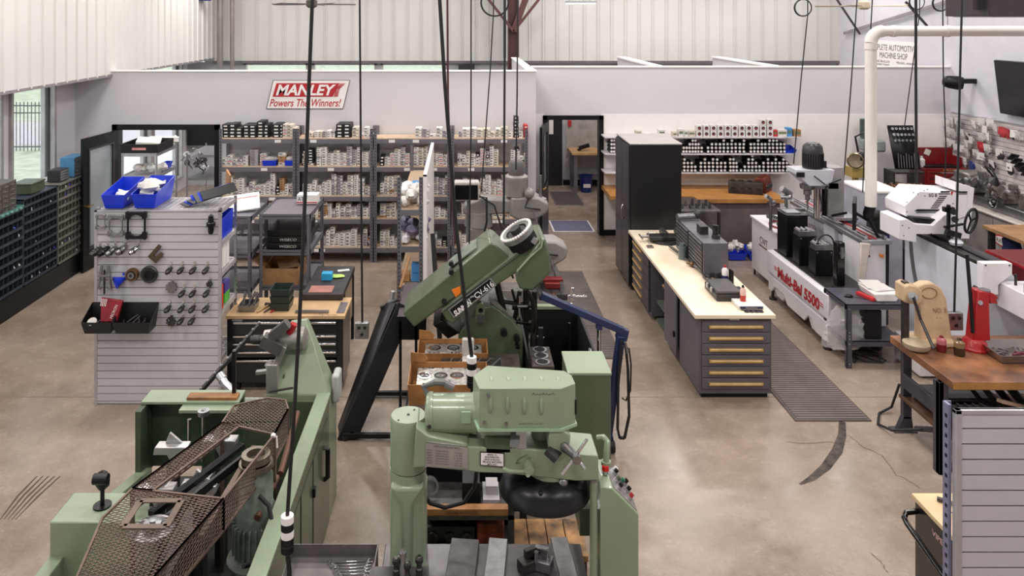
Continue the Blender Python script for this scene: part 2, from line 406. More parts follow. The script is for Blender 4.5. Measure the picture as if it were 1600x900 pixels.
# steel column and braces behind the partition
brown = M('red_oxide', '4e2c2a', .5, var=.1)
t = thing('steel_column', 'dark red oxide steel column with diagonal braces rising behind the partition wall', 'column', (1.15, 17.1, 0))
MB().box(1.03, 1.05, 17.15, 17.4, 0, 6.5).box(1.25, 1.27, 17.15, 17.4, 0, 6.5).box(1.05, 1.25, 17.26, 17.29, 0, 6.5).build('post', brown, t)
for s, dx in ((1, .75), (-1, -.75), (1, .35)):
    MB().bar((1.15, 17.12, 3.6), (1.15+dx, 17.12, 4.55), .14 if dx == .35 else .06, .02 if dx == .35 else .06, (0, 1, 0)).build('brace', brown, t)
MB().tube([(.95, 17.1, 3.0), (.95, 17.1, 6.4)], .03).build('conduit', blackm, t)
for x, r, lb in ((-5.42, .065, 'grey vertical steel pipe column in the back left corner nearest the siding'), (-5.15, .05, 'thinner grey vertical pipe just right of the corner column')):
    solo(MB().cyl((x, 17.2, 0), (x, 17.2, 6.5), r), 'pipe_column', M('pipe_grey', '8d8583', .4, .5), lb, 'column')
for x, y, lb in ((.1, 17.75, 'black loudspeaker under the siding left of the steel column'), (3.85, 17.75, 'black loudspeaker under the siding right of the steel column')):
    t = thing('loudspeaker', lb, 'loudspeaker', (x, y, 2.6))
    MB().box(x-.18, x+.18, y-.1, y+.1, 2.66, 2.84).build('cabinet', blackm, t, bevel=.01)
    MB().box(x-.16, x+.16, y-.105, y-.1, 2.68, 2.82).build('grille', M('grille', '2b2a2c', .9), t)
# ================================================================ racks of boxes on the back wall
RY = 12.25; SZ = [1.98, 1.53, 1.06, .70, .24]
ordn = ['leftmost', 'second from left', 'third from left', 'rightmost']; sord = ['top', 'second', 'middle', 'fourth', 'lowest']
tagc = M('tag_card', 'e4e0dc', .6, var=.02)
def rack_unit(x0, wd, dep, h, zs, name='storage_rack', label='', tags=True, y=RY):
    t = thing(name, label, 'shelving', (x0+wd/2, y, 0))
    for i, (px, py) in enumerate(((x0, y), (x0+wd-.05, y), (x0, y+dep-.04), (x0+wd-.05, y+dep-.04))):
        m = MB().box(px, px+.05, py, py+.004, 0, h).box(px if i % 2 == 0 else px+.046, px+.004 if i % 2 == 0 else px+.05, py, py+.04, 0, h)
        m.mat(1); z = .06
        while z < h and py == y: m.box(px+.018, px+.03, py-.002, py, z, z+.022); z += .05
        m.build('post', [sgrey, blackm], t, smooth=False)
    for z in zs:
        MB().box(x0+.05, x0+wd-.05, y, y+.025, z-.085, z-.012).box(x0+.05, x0+wd-.05, y+dep-.03, y+dep-.01, z-.085, z-.012).build('beam', sgrey, t, bevel=.003)
        MB().box(x0+.01, x0+wd-.01, y+.006, y+dep-.005, z-.012, z).build('shelf_board', board, t, smooth=False)
        if tags:
            for k in range(random.choice((1, 1, 2))):
                cx = x0+wd*random.uniform(.2, .8); MB().box(cx-.05, cx+.05, y-.006, y-.001, z-.07, z-.025).build('label_card', tagc, t, smooth=False)
    return t
RX = [-3.88+1.235*i for i in range(4)]
for i in range(4):
    rack_unit(RX[i], 1.225, .43, 2.13, SZ, label='grey boltless rack of small parts boxes, %s of the four' % ordn[i])
# box prototypes: unit size, front face at y=0
def box_proto(kind):
    m = MB().box(-.5, .5, 0, 1, 0, 1)
    mats = {'white': (white_card, tagc, print_m), 'banded': (white_card, red_m, print_m), 'cream': (cream_card, tagc, print_m), 'black': (black_card, tagc, print_m),
            'grey': (M('grey_card', 'a9a4a6', .6), tagc, M('purple_print', '54496f', .6)), 'brown': (cardb, cardb, print_m), 'red': (M('red_card', 'c42a30', .5), tagc, print_m)}[kind]
    if kind == 'banded': m.mat(1).box(-.5, .5, -.004, 0, .1, .3); m.mat(2).box(-.35, .35, -.004, 0, .55, .75)
    elif kind == 'black': m.mat(1).box(-.27, .27, -.006, 0, .3, .72)
    elif kind == 'brown': m.mat(2).box(-.3, .1, -.004, 0, .5, .7)
    elif kind == 'red': m.mat(1).box(-.3, .3, -.005, 0, .6, .8)
    else: m.mat(2).box(-.42, .05, -.004, 0, .55, .82).box(-.42, .4, -.004, 0, .2, .32).mat(1).box(.12, .42, -.005, 0, .5, .85)
    me = m.build('proto', list(mats), smooth=False); me.location = (0, 0, 0)
    d = me.data; base = BASE['proto']
    for v in d.vertices: v.co += base
    bpy.data.objects.remove(me); return d
PROTO = {k: box_proto(k) for k in ('white', 'banded', 'cream', 'black', 'grey', 'brown', 'red')}
BOXES = []; STK = [0]; LASTW = None
NUM = 'first second third fourth fifth sixth seventh eighth ninth tenth eleventh twelfth thirteenth fourteenth fifteenth sixteenth seventeenth eighteenth nineteenth twentieth twenty-first twenty-second twenty-third twenty-fourth twenty-fifth twenty-sixth twenty-seventh twenty-eighth twenty-ninth thirtieth'.split()
rb_ = random.Random(11)
def fill(px0, px1, shelf, hmax, lo=.5, mix=('white',)*6+('cream', 'banded', 'grey', 'black'), wr=(.055, .1), hr=(.035, .06), where=None, y=RY+.03, z=None, dep=.2):
    x = Xp(px0, RY); x1 = Xp(px1, RY); z0 = SZ[shelf] if z is None else z
    global LASTW
    if where != LASTW: STK[0] = 0; LASTW = where
    while x < x1-.04:
        wd = min(rb_.uniform(*wr), x1-x); top = hmax*rb_.uniform(lo, 1); zz = z0; k = rb_.choice(mix); h = rb_.uniform(*hr)
        yy = y+rb_.uniform(0, .04); STK[0] += 1; lev = 0
        while zz+h < z0+top+.005:
            kk = k if rb_.random() < .7 else rb_.choice(mix)
            BOXES.append((kk, x+wd/2+rb_.uniform(-.004, .004), yy+rb_.uniform(0, .012), zz, wd-.006, dep*rb_.uniform(.8, 1.2), h-.002, where+(STK[0], lev))); lev += 1
            zz += h
            if rb_.random() < .25: h = rb_.uniform(*hr)
        x += wd
def wh(s, b): return (s, b)
W9 = ('white',)*7+('cream', 'cream', 'banded', 'grey', 'grey')
# top shelf
fill(345, 418, 0, .27, .72, ('black',), (.1, .125), (.05, .056), wh(0, 0), dep=.32)
fill(424, 440, 0, .26, .8, ('black',), (.12, .13), (.05, .056), wh(0, 0), dep=.32)
fill(440, 462, 0, .22, .7, ('cream', 'black', 'banded'), (.07, .09), (.045, .055), wh(0, 0))
fill(474, 488, 0, .15, .6, ('cream',), (.08, .1), (.07, .1), wh(0, 1))
fill(490, 523, 0, .11, .8, W9, (.06, .08), (.025, .04), wh(0, 1))
fill(524, 549, 0, .27, .8, ('black',), (.1, .12), (.05, .056), wh(0, 1), dep=.32)
fill(549, 560, 0, .2, .9, ('cream',), (.1, .11), (.05, .055), wh(0, 1))
fill(560, 584, 0, .22, .4, W9, wh=None) if False else fill(560, 584, 0, .22, .4, W9, (.06, .09), (.04, .06), wh(0, 1))
fill(648, 700, 0, .19, .5, W9, (.08, .12), (.045, .06), wh(0, 2))
fill(716, 802, 0, .2, .5, W9, (.07, .12), (.035, .06), wh(0, 3))
fill(803, 811, 0, .4, .95, ('black',), (.075, .08), (.055, .06), wh(0, 3))
fill(811, 819, 0, .14, .9, W9, (.07, .08), (.045, .05), wh(0, 3))
fill(819, 826, 0, .22, .9, ('red',), (.07, .08), (.1, .1), wh(0, 3))
# second
fill(345, 386, 1, .24, .45, W9, (.07, .09), (.05, .06), wh(1, 0))
fill(389, 402, 1, .27, .9, ('grey',), (.12, .13), (.02, .025), wh(1, 0))
fill(404, 414, 1, .21, .9, ('banded', 'cream'), (.09, .1), (.045, .05), wh(1, 0))
fill(433, 447, 1, .22, .9, ('black', 'white', 'brown'), (.11, .14), (.05, .06), wh(1, 0))
fill(471, 492, 1, .32, .7, ('black', 'black', 'cream'), (.07, .1), (.04, .05), wh(1, 1))
fill(494, 584, 1, .34, .55, W9, (.07, .12), (.03, .05), wh(1, 1))
fill(593, 640, 1, .33, .4, ('black', 'cream')+W9, (.06, .1), (.03, .06), wh(1, 2))
fill(646, 705, 1, .33, .5, ('black',)+W9, (.06, .1), (.03, .06), wh(1, 2))
fill(715, 782, 1, .34, .5, ('black',)+W9, (.06, .09), (.03, .05), wh(1, 3))
fill(798, 824, 1, .3, .4, ('black',)+W9, (.06, .09), (.03, .05), wh(1, 3))
for s, (lo, hm) in ((2, (.35, .36)), (3, (.3, .28)), (4, (.3, .34))):
    for b, (p0, p1) in enumerate(((347, 462), (471, 584), (593, 705), (714, 826))):
        fill(p0, p1, s, hm, lo, ('black', 'brown')+W9+W9, (.065, .1), (.032, .055), wh(s, b))
words_ = {'white': 'white parts box', 'banded': 'red-banded box', 'cream': 'cream parts box', 'black': 'black carton',
          'grey': 'grey purple-print box', 'brown': 'brown carton', 'red': 'red carton'}
solo_ok = [b for b in BOXES if b[0] == 'black']; rest = [b for b in BOXES if b[0] != 'black']
rest.sort(key=lambda b: -(b[4]*b[6]*(1.5 if b[7][0] < 3 else 1)))
def emit(b):
    k, x, y, z, wd, dp, h, (s, r, st, lv) = b
    nm = 'black_carton' if k == 'black' else 'parts_box'
    o = bpy.data.objects.new(nm, PROTO[k]); C.objects.link(o); o.location = (x, y, z); o.scale = (wd, dp, h)
    tag(o, '%s, %s rack, %s shelf, %s stack from left, %s' % (words_[k], NUM[r], sord[s], NUM[min(st-1, 19)], 'at the bottom' if lv == 0 else NUM[min(lv, 9)]+' up'), 'box',
        '%s cartons on the %s shelf of rack %s' % (k, sord[s], ('one', 'two', 'three', 'four')[r]))
for b in solo_ok[:290]: emit(b)
for b in rest[:295]: emit(b)
mb = MB()
for b in rest[295:]+solo_ok[290:]:
    k, x, y, z, wd, dp, h, _ = b
    mb.mat({'white': 0, 'banded': 0, 'cream': 1, 'grey': 2, 'brown': 3, 'red': 4, 'black': 5}[k]).box(x-wd/2, x+wd/2, y, y+dp, z, z+h)
    mb.mat(6).box(x-wd*.38, x+wd*.1, y-.002, y, z+h*.5, z+h*.8)
if mb.v:
    o = mb.build('parts_boxes', [white_card, cream_card, M('grey_card'), cardb, M('red_card'), black_card, print_m], smooth=False)
    tag(o, 'remaining small white and cream parts boxes packed between the others on the racks', 'boxes', kind='stuff')
# blue bins on racks and elsewhere
def bin_mb(x0, x1, y0, y1, z0, z1, m=None, t=.006, tp=.02, low=1.0):
    m = m or MB(); zf = z0+(z1-z0)*low
    def wall(a, b, c, d): m.add([a, b, c, d], [(0, 1, 2, 3)])
    A = [(x0+tp, y0+tp, z0), (x1-tp, y0+tp, z0), (x1-tp, y1-tp, z0), (x0+tp, y1-tp, z0)]
    B = [(x0, y0, zf), (x1, y0, zf), (x1, y1, z1), (x0, y1, z1)]
    m.add(A+B, [(0, 3, 2, 1), (0, 1, 5, 4), (1, 2, 6, 5), (2, 3, 7, 6), (3, 0, 4, 7)])
    t2 = t
    A = [(x0+tp+t2, y0+tp+t2, z0+t), (x1-tp-t2, y0+tp+t2, z0+t), (x1-tp-t2, y1-tp-t2, z0+t), (x0+tp+t2, y1-tp-t2, z0+t)]
    D = [(x0+t2, y0+t2, zf), (x1-t2, y0+t2, zf), (x1-t2, y1-t2, z1), (x0+t2, y1-t2, z1)]
    m.add(A+D+B, [(0, 1, 2, 3), (0, 4, 5, 1), (1, 5, 6, 2), (2, 6, 7, 3), (3, 7, 4, 0), (4, 8, 9, 5), (5, 9, 10, 6), (6, 10, 11, 7), (7, 11, 8, 4)])
    return m
for p0, p1, lb in ((409, 431, 'blue plastic bin of white packets on the leftmost rack, left of the two'), (444, 459, 'blue plastic bin of white packets on the leftmost rack, right of the two')):
    a, b = Xp(p0, RY), Xp(p1, RY)
    t = thing('storage_bin', lb, 'bin', ((a+b)/2, RY+.02, 1.53)); bin_mb(a, b, RY+.02, RY+.3, 1.535, 1.62, tp=.01).build('tub', blue_m, t, smooth=False)
    m = MB()
    for k in range(5): m.obox((a+(b-a)*(.2+.15*k), RY+.12+.03*k, 1.62), (.05, .09, .05), (.3, .2*k, .3))
    m.build('packets', white_card, t, smooth=False)
# ---------------------------------------------------------------- sign on the wall
def Wp(p, Y): return tuple(W(p[0], p[1], Y))
Y0 = 12.68
t = thing('wall_sign', 'white slanted banner lettered in red over the parts racks', 'sign', W(481, 170, Y0))
def plate(m, pts, Y, th=.006): P = [(W(a, b, Y).x, W(a, b, Y).z) for a, b in pts]; return m.prism(P, Y-th, Y)
plate(MB(), [(427, 125), (547, 125), (536, 170), (416, 170)], Y0+.01, .01).build('border', blackm, t, smooth=False)
plate(MB(), [(427.6, 125.8), (546, 125.8), (535.3, 169.3), (417, 169.3)], Y0-.001).build('board', white_m, t, smooth=False)
plate(MB(), [(432, 130), (531, 130), (527, 136), (520, 151), (426, 151)], Y0-.008).build('red_panel', red_m, t, smooth=False)
m = MB()
for k in range(3): plate(m, [(533+2.6*k, 130), (534.3+2.6*k, 130), (526+2.2*k, 139), (523.5+2*k, 151), (522+2*k, 151), (525+2.2*k, 138)], Y0-.008)
m.build('red_stripes', red_m, t, smooth=False)
text_mb(MB(), 'MANLEY', W(478, 140.6, Y0-.016), (1, 0, 0), (0, 0, 1), Zp(132, Y0)-Zp(149, Y0), Xp(525, Y0)-Xp(431, Y0), .3, .03).build('lettering', white_m, t, smooth=False)
text_mb(MB(), 'Powers The Winners!', W(477, 160.5, Y0-.009), (1, 0, 0), (0, 0, 1), Zp(154, Y0)-Zp(166, Y0), Xp(533, Y0)-Xp(421, Y0), .35, .012).build('script_lettering', red_m, t, smooth=False)
# shop services sign on the right wall
t = thing('wall_sign', 'white shop services sign high on the right wall behind the white pipe', 'sign', (8.76, 15.6, 2.9))
MB().box(8.755, 8.77, 14.75, 16.6, 2.7, 3.42).build('board', white_m, t, smooth=False)
gt = M('grey_print', '4b4a50', .6); m = MB()
text_mb(m, 'COMPLETE AUTOMOTIVE', (8.754, 15.67, 3.29), (0, -1, 0), (0, 0, 1), .12, 1.7)
text_mb(m, 'MACHINE SHOP', (8.754, 15.6, 3.13), (0, -1, 0), (0, 0, 1), .12, 1.0)
for k, s in enumerate(('ENGINE BUILDS', 'ENGINE DYNO TUNING', 'REPAIR')): text_mb(m, s, (8.754, 16.1, 3.0-.07*k), (0, -1, 0), (0, 0, 1), .045, .75)
for k, s in enumerate(('MILLING  HONING', 'CUSTOM MILL')): text_mb(m, s, (8.754, 15.15, 3.0-.08*k), (0, -1, 0), (0, 0, 1), .045, .65)
m.build('lettering', gt, t, smooth=False)
# ---------------------------------------------------------------- pigeonhole bins under the left windows
BX = -5.88
solo(MB().box(-6.38, BX+.01, 6.5, 12.03, 0, .29), 'bin_plinth', blackm, 'long black plinth carrying the pigeonhole bins along the left windows', 'plinth', bevel=.004)
solo(MB().box(-6.38, -6.22, 6.5, 12.6, 1.28, 1.46), 'window_ledge', M('ledge', 'cfcaca', .6), 'pale ledge under the left windows behind the bins', 'ledge')
pb = M('bin_steel_blue', '3f4a55', .45, .4, var=.2); pd = M('bin_inside', '1d2127', .7)
pg = M('bin_galvanised', '8f8b82', .4, .5, var=.2)
def pigeon(y0, y1, z0, z1, nr, nc, mm, label, seed):
    t = thing('pigeonhole_bin', label, 'bins', (BX-.17, (y0+y1)/2, z0)); rnd = random.Random(seed)
    MB().box(BX-.32, BX-.31, y0, y1, z0, z1).build('back_panel', pd, t, smooth=False)
    MB().box(BX-.32, BX, y0, y0+.015, z0, z1).box(BX-.32, BX, y1-.015, y1, z0, z1).box(BX-.32, BX, y0, y1, z1-.015, z1).box(BX-.32, BX, y0, y1, z0, z0+.015).build('case', mm, t, smooth=False)
    m = MB(); dz = (z1-z0)/nr
    for r in range(nr): m.box(BX-.31, BX-.002, y0+.015, y1-.015, z0+r*dz, z0+r*dz+.004).box(BX-.006, BX+.002, y0+.015, y1-.015, z0+r*dz, z0+r*dz+dz*.3)
    m.build('tray_shelves', mm, t, smooth=False); m = MB(); dy = (y1-y0)/nc
    for c in range(1, nc): m.box(BX-.31, BX-.004, y0+c*dy-.003, y0+c*dy+.003, z0, z1-.01)
    m.build('dividers', mm, t, smooth=False)
    m = MB()
    for r in range(nr):
        for c in range(nc):
            if rnd.random() < (.22 if r < nr*.5 else .08):
                m.mat(rnd.choice((0, 0, 0, 1, 2))).blob((BX-.05, y0+(c+.5)*dy, z0+r*dz+.045), (.07, dy*.6, .05), .3, r*20+c, 8)
    m.build('small_parts', [white_card, steel, blue_m], t)
pigeon(9.0, 10.29, .3, 1.34, 8, 12, pb, 'blue-grey pigeonhole bin unit at the left edge under the teal tray', 1)
pigeon(10.3, 11.16, .3, 1.46, 10, 9, pb, 'tall blue-grey pigeonhole bin unit in the middle of the left wall', 2)
pigeon(11.18, 12.02, .3, 1.46, 10, 8, pg, 'pale galvanised pigeonhole bin unit beside the open glass door', 3)
def drawer_box(name, label, x0, x1, y0, y1, z0, z1, nr, nc, cm, dm, face='x'):
    t = thing(name, label, 'drawer cabinet', ((x0+x1)/2, (y0+y1)/2, z0))
    MB().box(x0, x1, y0, y1, z0, z1).build('case', cm, t, bevel=.004)
    dz = (z1-z0-.02)/nr
    for r in range(nr):
        for c in range(nc):
            if face == 'x':
                dy = (y1-y0-.02)/nc; a = y0+.01+c*dy; o = MB().box(x1-.002, x1+.008, a+.005, a+dy-.005, z0+.01+r*dz+.005, z0+.01+(r+1)*dz-.005).build('drawer', dm, t, smooth=False)
                MB().box(x1+.008, x1+.016, a+dy*.3, a+dy*.7, z0+.01+(r+.3)*dz, z0+.01+(r+.42)*dz).build('pull', alum, o, smooth=False)
            else:
                dx = (x1-x0-.02)/nc; a = x0+.01+c*dx; o = MB().box(a+.005, a+dx-.005, y0-.008, y0+.002, z0+.01+r*dz+.005, z0+.01+(r+1)*dz-.005).build('drawer', dm, t, smooth=False)
                MB().box(a+dx*.3, a+dx*.7, y0-.016, y0-.008, z0+.01+(r+.3)*dz, z0+.01+(r+.42)*dz).build('pull', alum, o, smooth=False)
    return t
smoke = M('smoked_drawer', '5b564e', .3, var=.4, scale=30)
drawer_box('small_parts_cabinet', 'brown-grey small parts drawer cabinet on the bins at the left edge', -6.25, -5.92, 9.7, 10.2, 1.36, 1.76, 6, 3, M('taupe', '5e5854', .5), smoke)
drawer_box('small_parts_cabinet', 'blue small parts drawer cabinet on the bins beside the open glass door', -6.15, -5.93, 11.74, 12.12, 1.47, 1.76, 5, 3, M('blue_case', '4b83ab', .45), smoke)
drawer_box('small_parts_cabinet', 'small black four-drawer box on the bins left of the blue cabinet', -6.14, -5.95, 11.36, 11.62, 1.47, 1.64, 4, 1, M('dark_case', '2e2d31', .4), alum)
t = thing('ammunition_box', 'olive green metal box on the bins before the window', 'box', (-6.05, 10.7, 1.47))
MB().box(-6.2, -5.92, 10.55, 10.9, 1.475, 1.6).build('body', M('olive', '3f4b33', .5), t, bevel=.006)
MB().box(-6.21, -5.91, 10.54, 10.91, 1.6, 1.62).build('lid', M('olive', '3f4b33', .5), t, bevel=.004)
t = thing('tray', 'teal plastic tray hanging over the front of the left bins', 'tray', (-6, 10, 1.35))
bin_mb(-6.15, -5.86, 9.7, 10.28, 1.345, 1.4, tp=.01).build('tub', M('teal', '5f8f8a', .5), t, smooth=False)
for k in range(5): MB().blob((-5.86, 9.8+.1*k, 1.37), (.03, .07, .04), .2, k, 8).build('clip', M('teal', '5f8f8a', .5), t)
# ---------------------------------------------------------------- slatwall helper
def slat_panel(name, label, x0, x1, y, z0, z1, step, side=-1, parent=None):
    t = parent or thing(name, label, 'slatwall', ((x0+x1)/2, y, z0))
    m = MB(); z = z1-.02; 
    m.box(x0+.02, x1-.02, y+.009, y+.02, z0, z1)
    m.build('groove_backing', slatgap, t, smooth=False); m = MB()
    while z > z0+.02:
        a = max(z-step+.008, z0+.01); m.box(x0+.02, x1-.02, y, y+.012, a, z); z -= step
    m.build('slats', lgrey, t, smooth=False)
    m = MB().box(x0, x0+.03, y-.006, y+.024, z0, z1).box(x1-.03, x1, y-.006, y+.024, z0, z1).box(x0, x1, y-.006, y+.024, z1-.02, z1)
    m.build('edge_trim', M('slat_trim', 'b5b0b4', .4, .4), t, bevel=.002)
    return t
# ================================================================ slatwall tool stand on the left
SX0, SX1, SY, SZT = -3.71, -2.43, 7.75, 1.96
t = thing('tool_display_stand', 'grey slatwall stand with hanging tools and blue bins on its top, left foreground', 'display stand', (-3.07, 8.05, 0))
slat_panel('', '', SX0, SX1, SY, .0, SZT, .0765, parent=t)
solo_mesh = M('perforated_top', 'c4c0c2', .45, .5)
m = MB()
for z in (SZT-.005, 1.62, 1.31, .92, .45):
    for k in range(12): m.box(SX0+.03, SX1-.02, SY+.05+k*.045, SY+.07+k*.045, z-.008, z)
    m.box(SX1-.04, SX1-.015, SY+.03, 8.33, z-.045, z).box(SX0+.02, SX0+.04, SY+.03, 8.33, z-.045, z).box(SX0+.02, SX1-.02, 8.31, 8.33, z-.045, z)
    for k in range(22): m.box(SX0+.05+k*.057, SX0+.058+k*.057, SY+.03, 8.33, z-.006, z+.002)
m.build('wire_shelves', solo_mesh, t, smooth=False)
for x, y in ((SX0+.01, SY+.03), (SX1-.035, SY+.03), (SX0+.01, 8.3), (SX1-.035, 8.3)):
    m = MB().box(x, x+.025, y, y+.025, 0, SZT+.02); m.mat(1); z = .05
    while z < SZT: m.box(x+.006, x+.027, y+.007, y+.017, z, z+.02) if x > -3 else None; z += .05
    m.build('post', [alum, blackm], t, smooth=False)
def HY(px, py): return W(px, py, SY-.012)
def hook(m, px, py, ln=.07):
    p = HY(px, py); m.box(p.x-.012, p.x+.012, SY-.004, SY-.001, p.z, p.z+.04).tube([p+Vector((0,.01,0)), p+Vector((0,-ln,.0)), p+Vector((0,-ln-.01,.02))], .003, 6)
def separator(label, x0, x1, y0, y1, mat_, mat2, bar):
    a = HY(x0, y1); b = HY(x1, y0); wd = b.x-a.x; cx = (a.x+b.x)/2; cz = (a.z+b.z)/2; r = wd*.3; Y1 = SY-.02
    t = thing('bearing_separator', label, 'tool', (cx, SY-.03, a.z), 'bearing separators on the slatwall')
    for s in (1, -1):
        top = b.z if s == 1 else a.z; pts = [(a.x, top), (b.x, top), (b.x, top-s*wd*.3)]
        n = 8
        for k in range(n+1):
            q = PI*k/n; pts.append((cx+r*math.cos(q), top-s*(wd*.34-r*math.sin(q)*.7)))
        pts.append((a.x, top-s*wd*.3))
        MB().prism(pts, Y1-.03, Y1).build('jaw', mat_, t, bevel=.003)
    for x in (a.x+wd*.1, b.x-wd*.1):
        MB().cyl((x, Y1-.015, a.z-.01), (x, Y1-.015, b.z+.005), wd*.05, n=10).build('tie_bolt', mat2, t)
separator('smallest steel bearing separator, top left corner of the slatwall', 151, 167, 334, 356, steel, steel, 0)
separator('mid-size steel bearing separator, between the small and the black one', 170, 195, 335, 367, steel, steel, 0)
separator('large black bearing separator at the top of the slatwall', 198, 231, 330, 372, blackm, blackm, 0)
def arbor(px, py, dx, r, mat_, lab, seed, ln=.1, grp='tool arbors hanging on the slatwall'):
    p = HY(px, py); rnd = random.Random(seed); t = thing('tool_arbor', lab, 'tool', (p.x, SY-.06, p.z), grp)
    d = Vector((dx, -.085, -.045)).normalized(); q = p+Vector((-dx*.3, .0, .015))
    MB().lathe(q, d, [(r*.55, 0), (r*.7, ln*.25), (r*.75, ln*.35), (r, ln*.36), (r, ln*.5), (r*.85, ln*.52), (r*.85, ln*.9), (r*.6, ln), (r*.25, ln), (r*.25, ln*.8)], 14).build('shank', mat_, t)
    MB().ring(q+d*ln*.6, d, r*.5, r*1.08, ln*.12, 14).build('collar', dsteel, t)
    m = MB(); hook(m, px, py-5, .06); m.build('hook', chrome, t)
for i, (x, y, r, mm, lb) in enumerate(((156, 389, .034, dsteel, 'black splined arbor, leftmost of the upper row of five'), (168, 388, .032, blackm, 'black arbor, second of the upper row of five'),
        (180, 388, .032, steel, 'bright hollow arbor, third of the upper row of five'), (196, 386, .036, steel, 'ribbed steel arbor, fourth and longest of the upper row'), (216, 386, .028, chrome, 'small chrome arbor at the right end of the upper row'))):
    arbor(x, y, -.05, r, mm, lb+' on the slatwall', i, .13)
rows = [(420, (267, 285, 304, 324), 'row under the fork'), (456, (287, 303.6, 325), 'row level with the blue funnel foot'), (480, (265, 286, 303, 324), 'row level with the black trays'), (499, (285, 302), 'lowest row')]
for y, xs, nm in rows:
    for k, x in enumerate(xs):
        arbor(x, y, -.035, .025, dsteel, 'short dark arbor, %s from left in the %s' % (NUM[k], nm), int(x), .09)
def gear(px, py, r, lab, mat_, n=9):
    p = HY(px, py); t = thing('gear_ring', lab, 'tool', (p.x, SY-.03, p.z-r)); m = MB().ring(p+Vector((0, -.03, 0)), (0, 1, 0), r*.45, r*.85, .025)
    for k in range(n):
        a = 2*PI*k/n; m.obox(p+Vector((math.cos(a)*r*.9, -.018, math.sin(a)*r*.9)), (r*.3, .025, r*.3), (0, -a, 0))
    m.build('toothed_ring', mat_, t); m = MB(); hook(m, px, py-4); m.build('hook', chrome, t)
gear(269, 448, .055, 'notched steel ring hanging left of two dark arbors', steel); gear(268, 501, .045, 'small notched ring in the lowest row of the slatwall', dsteel); gear(328, 443, .03, 'small dark ring near the right edge of the slatwall', dsteel)
p = HY(245, 396)
t = thing('steel_fork', 'brown steel U-shaped fork hanging beside the upper arbors', 'tool', (p.x, SY-.03, p.z-.09))
m = MB(); m.T = Matrix.Translation(p) @ Matrix.Rotation(.72, 4, 'Y')
m.prism([(-.045, .09), (-.045, -.07), (.06, -.07), (.06, .045), (.02, .045), (.02, -.03), (-.008, -.03), (-.008, .09)], -.03, -.005).build('fork', M('brown_steel', '5b4c3c', .5, .5, var=.2), t, bevel=.003)
p = HY(208, 428)
t = thing('grinding_ring', 'brown-rimmed steel ring hanging between the blue funnel and the black disc', 'tool', (p.x, SY-.03, p.z-.06))
MB().lathe(p, (0, -1, 0), [(.062, -.005), (.066, .03), (.06, .05), (.045, .052), (.04, .02), (.0, .02)], 24).build('ring', M('rust_ring', '6d5138', .5, .5, var=.3), t); MB().ring(p+Vector((0,-.03,0)), (0, -1, 0), .015, .035, .03).build('hub', steel, t)
p = HY(234, 428)
t = thing('grinding_disc', 'large black ribbed disc hanging on the slatwall', 'tool', (p.x, SY-.03, p.z-.09))
MB().lathe(p, (0, -1, 0), [(.085, 0), (.087, .02), (.075, .035), (.06, .03), (.055, .045), (.03, .045), (.028, .01), (0, .01)], 28).build('disc', dsteel, t); MB().ring(p+Vector((0,-.04,0)), (0, -1, 0), .03, .05, .012).build('flange', blackm, t)
p = HY(185, 436)
t = thing('funnel', 'blue plastic funnel hanging on the slatwall', 'funnel', (p.x, SY-.06, p.z-.07))
MB().lathe(HY(193, 436), Vector((-.09, -.07, -.03)), [(.012, -.06), (.014, -.01), (.062, .08), (.066, .085), (.058, .083), (.01, -.01), (.008, -.06)], 22).build('cone', blue_m, t)
MB().ring(HY(193, 436)+Vector((0,0,.05)), (0, 1, 0), .008, .012, .005).build('hanging_loop', blue_m, t)
p = HY(165, 436)
t = thing('gear_puller', 'steel two-jaw gear puller hanging left of the blue funnel', 'tool', (p.x, SY-.04, p.z-.12))
for s in (-1, 1):
    MB().prism([(p.x+s*.02, p.z+.14), (p.x+s*.045, p.z+.14), (p.x+s*.07, p.z-.09), (p.x+s*.035, p.z-.1), (p.x+s*.035, p.z-.08), (p.x+s*.052, p.z-.075)], SY-.04, SY-.02).build('jaw', steel, t, bevel=.002)
MB().cyl((p.x, SY-.04, p.z-.14), (p.x, SY-.04, p.z+.1), .01).build('screw', dsteel, t); MB().box(p.x-.06, p.x+.06, SY-.05, SY-.025, p.z+.03, p.z+.055).build('yoke', steel, t, bevel=.003)
p = HY(331, 350)
t = thing('tool_pouch', 'black strapped tool hanging at the top right of the slatwall', 'tool', (p.x, SY-.03, p.z-.1))
MB().lathe(p+Vector((0, -.03, -.09)), (0, 0, 1), [(.02, 0), (.03, .03), (.03, .07), (.045, .08), (.045, .11), (.03, .12), (.025, .18), (.012, .19)], 12).build('body', blackm, t); MB().ring(p+Vector((0, -.03, .1)), (0, 1, 0), .008, .012, .006).build('key_ring', chrome, t)
bk = M('black_plastic', '141416', .4)
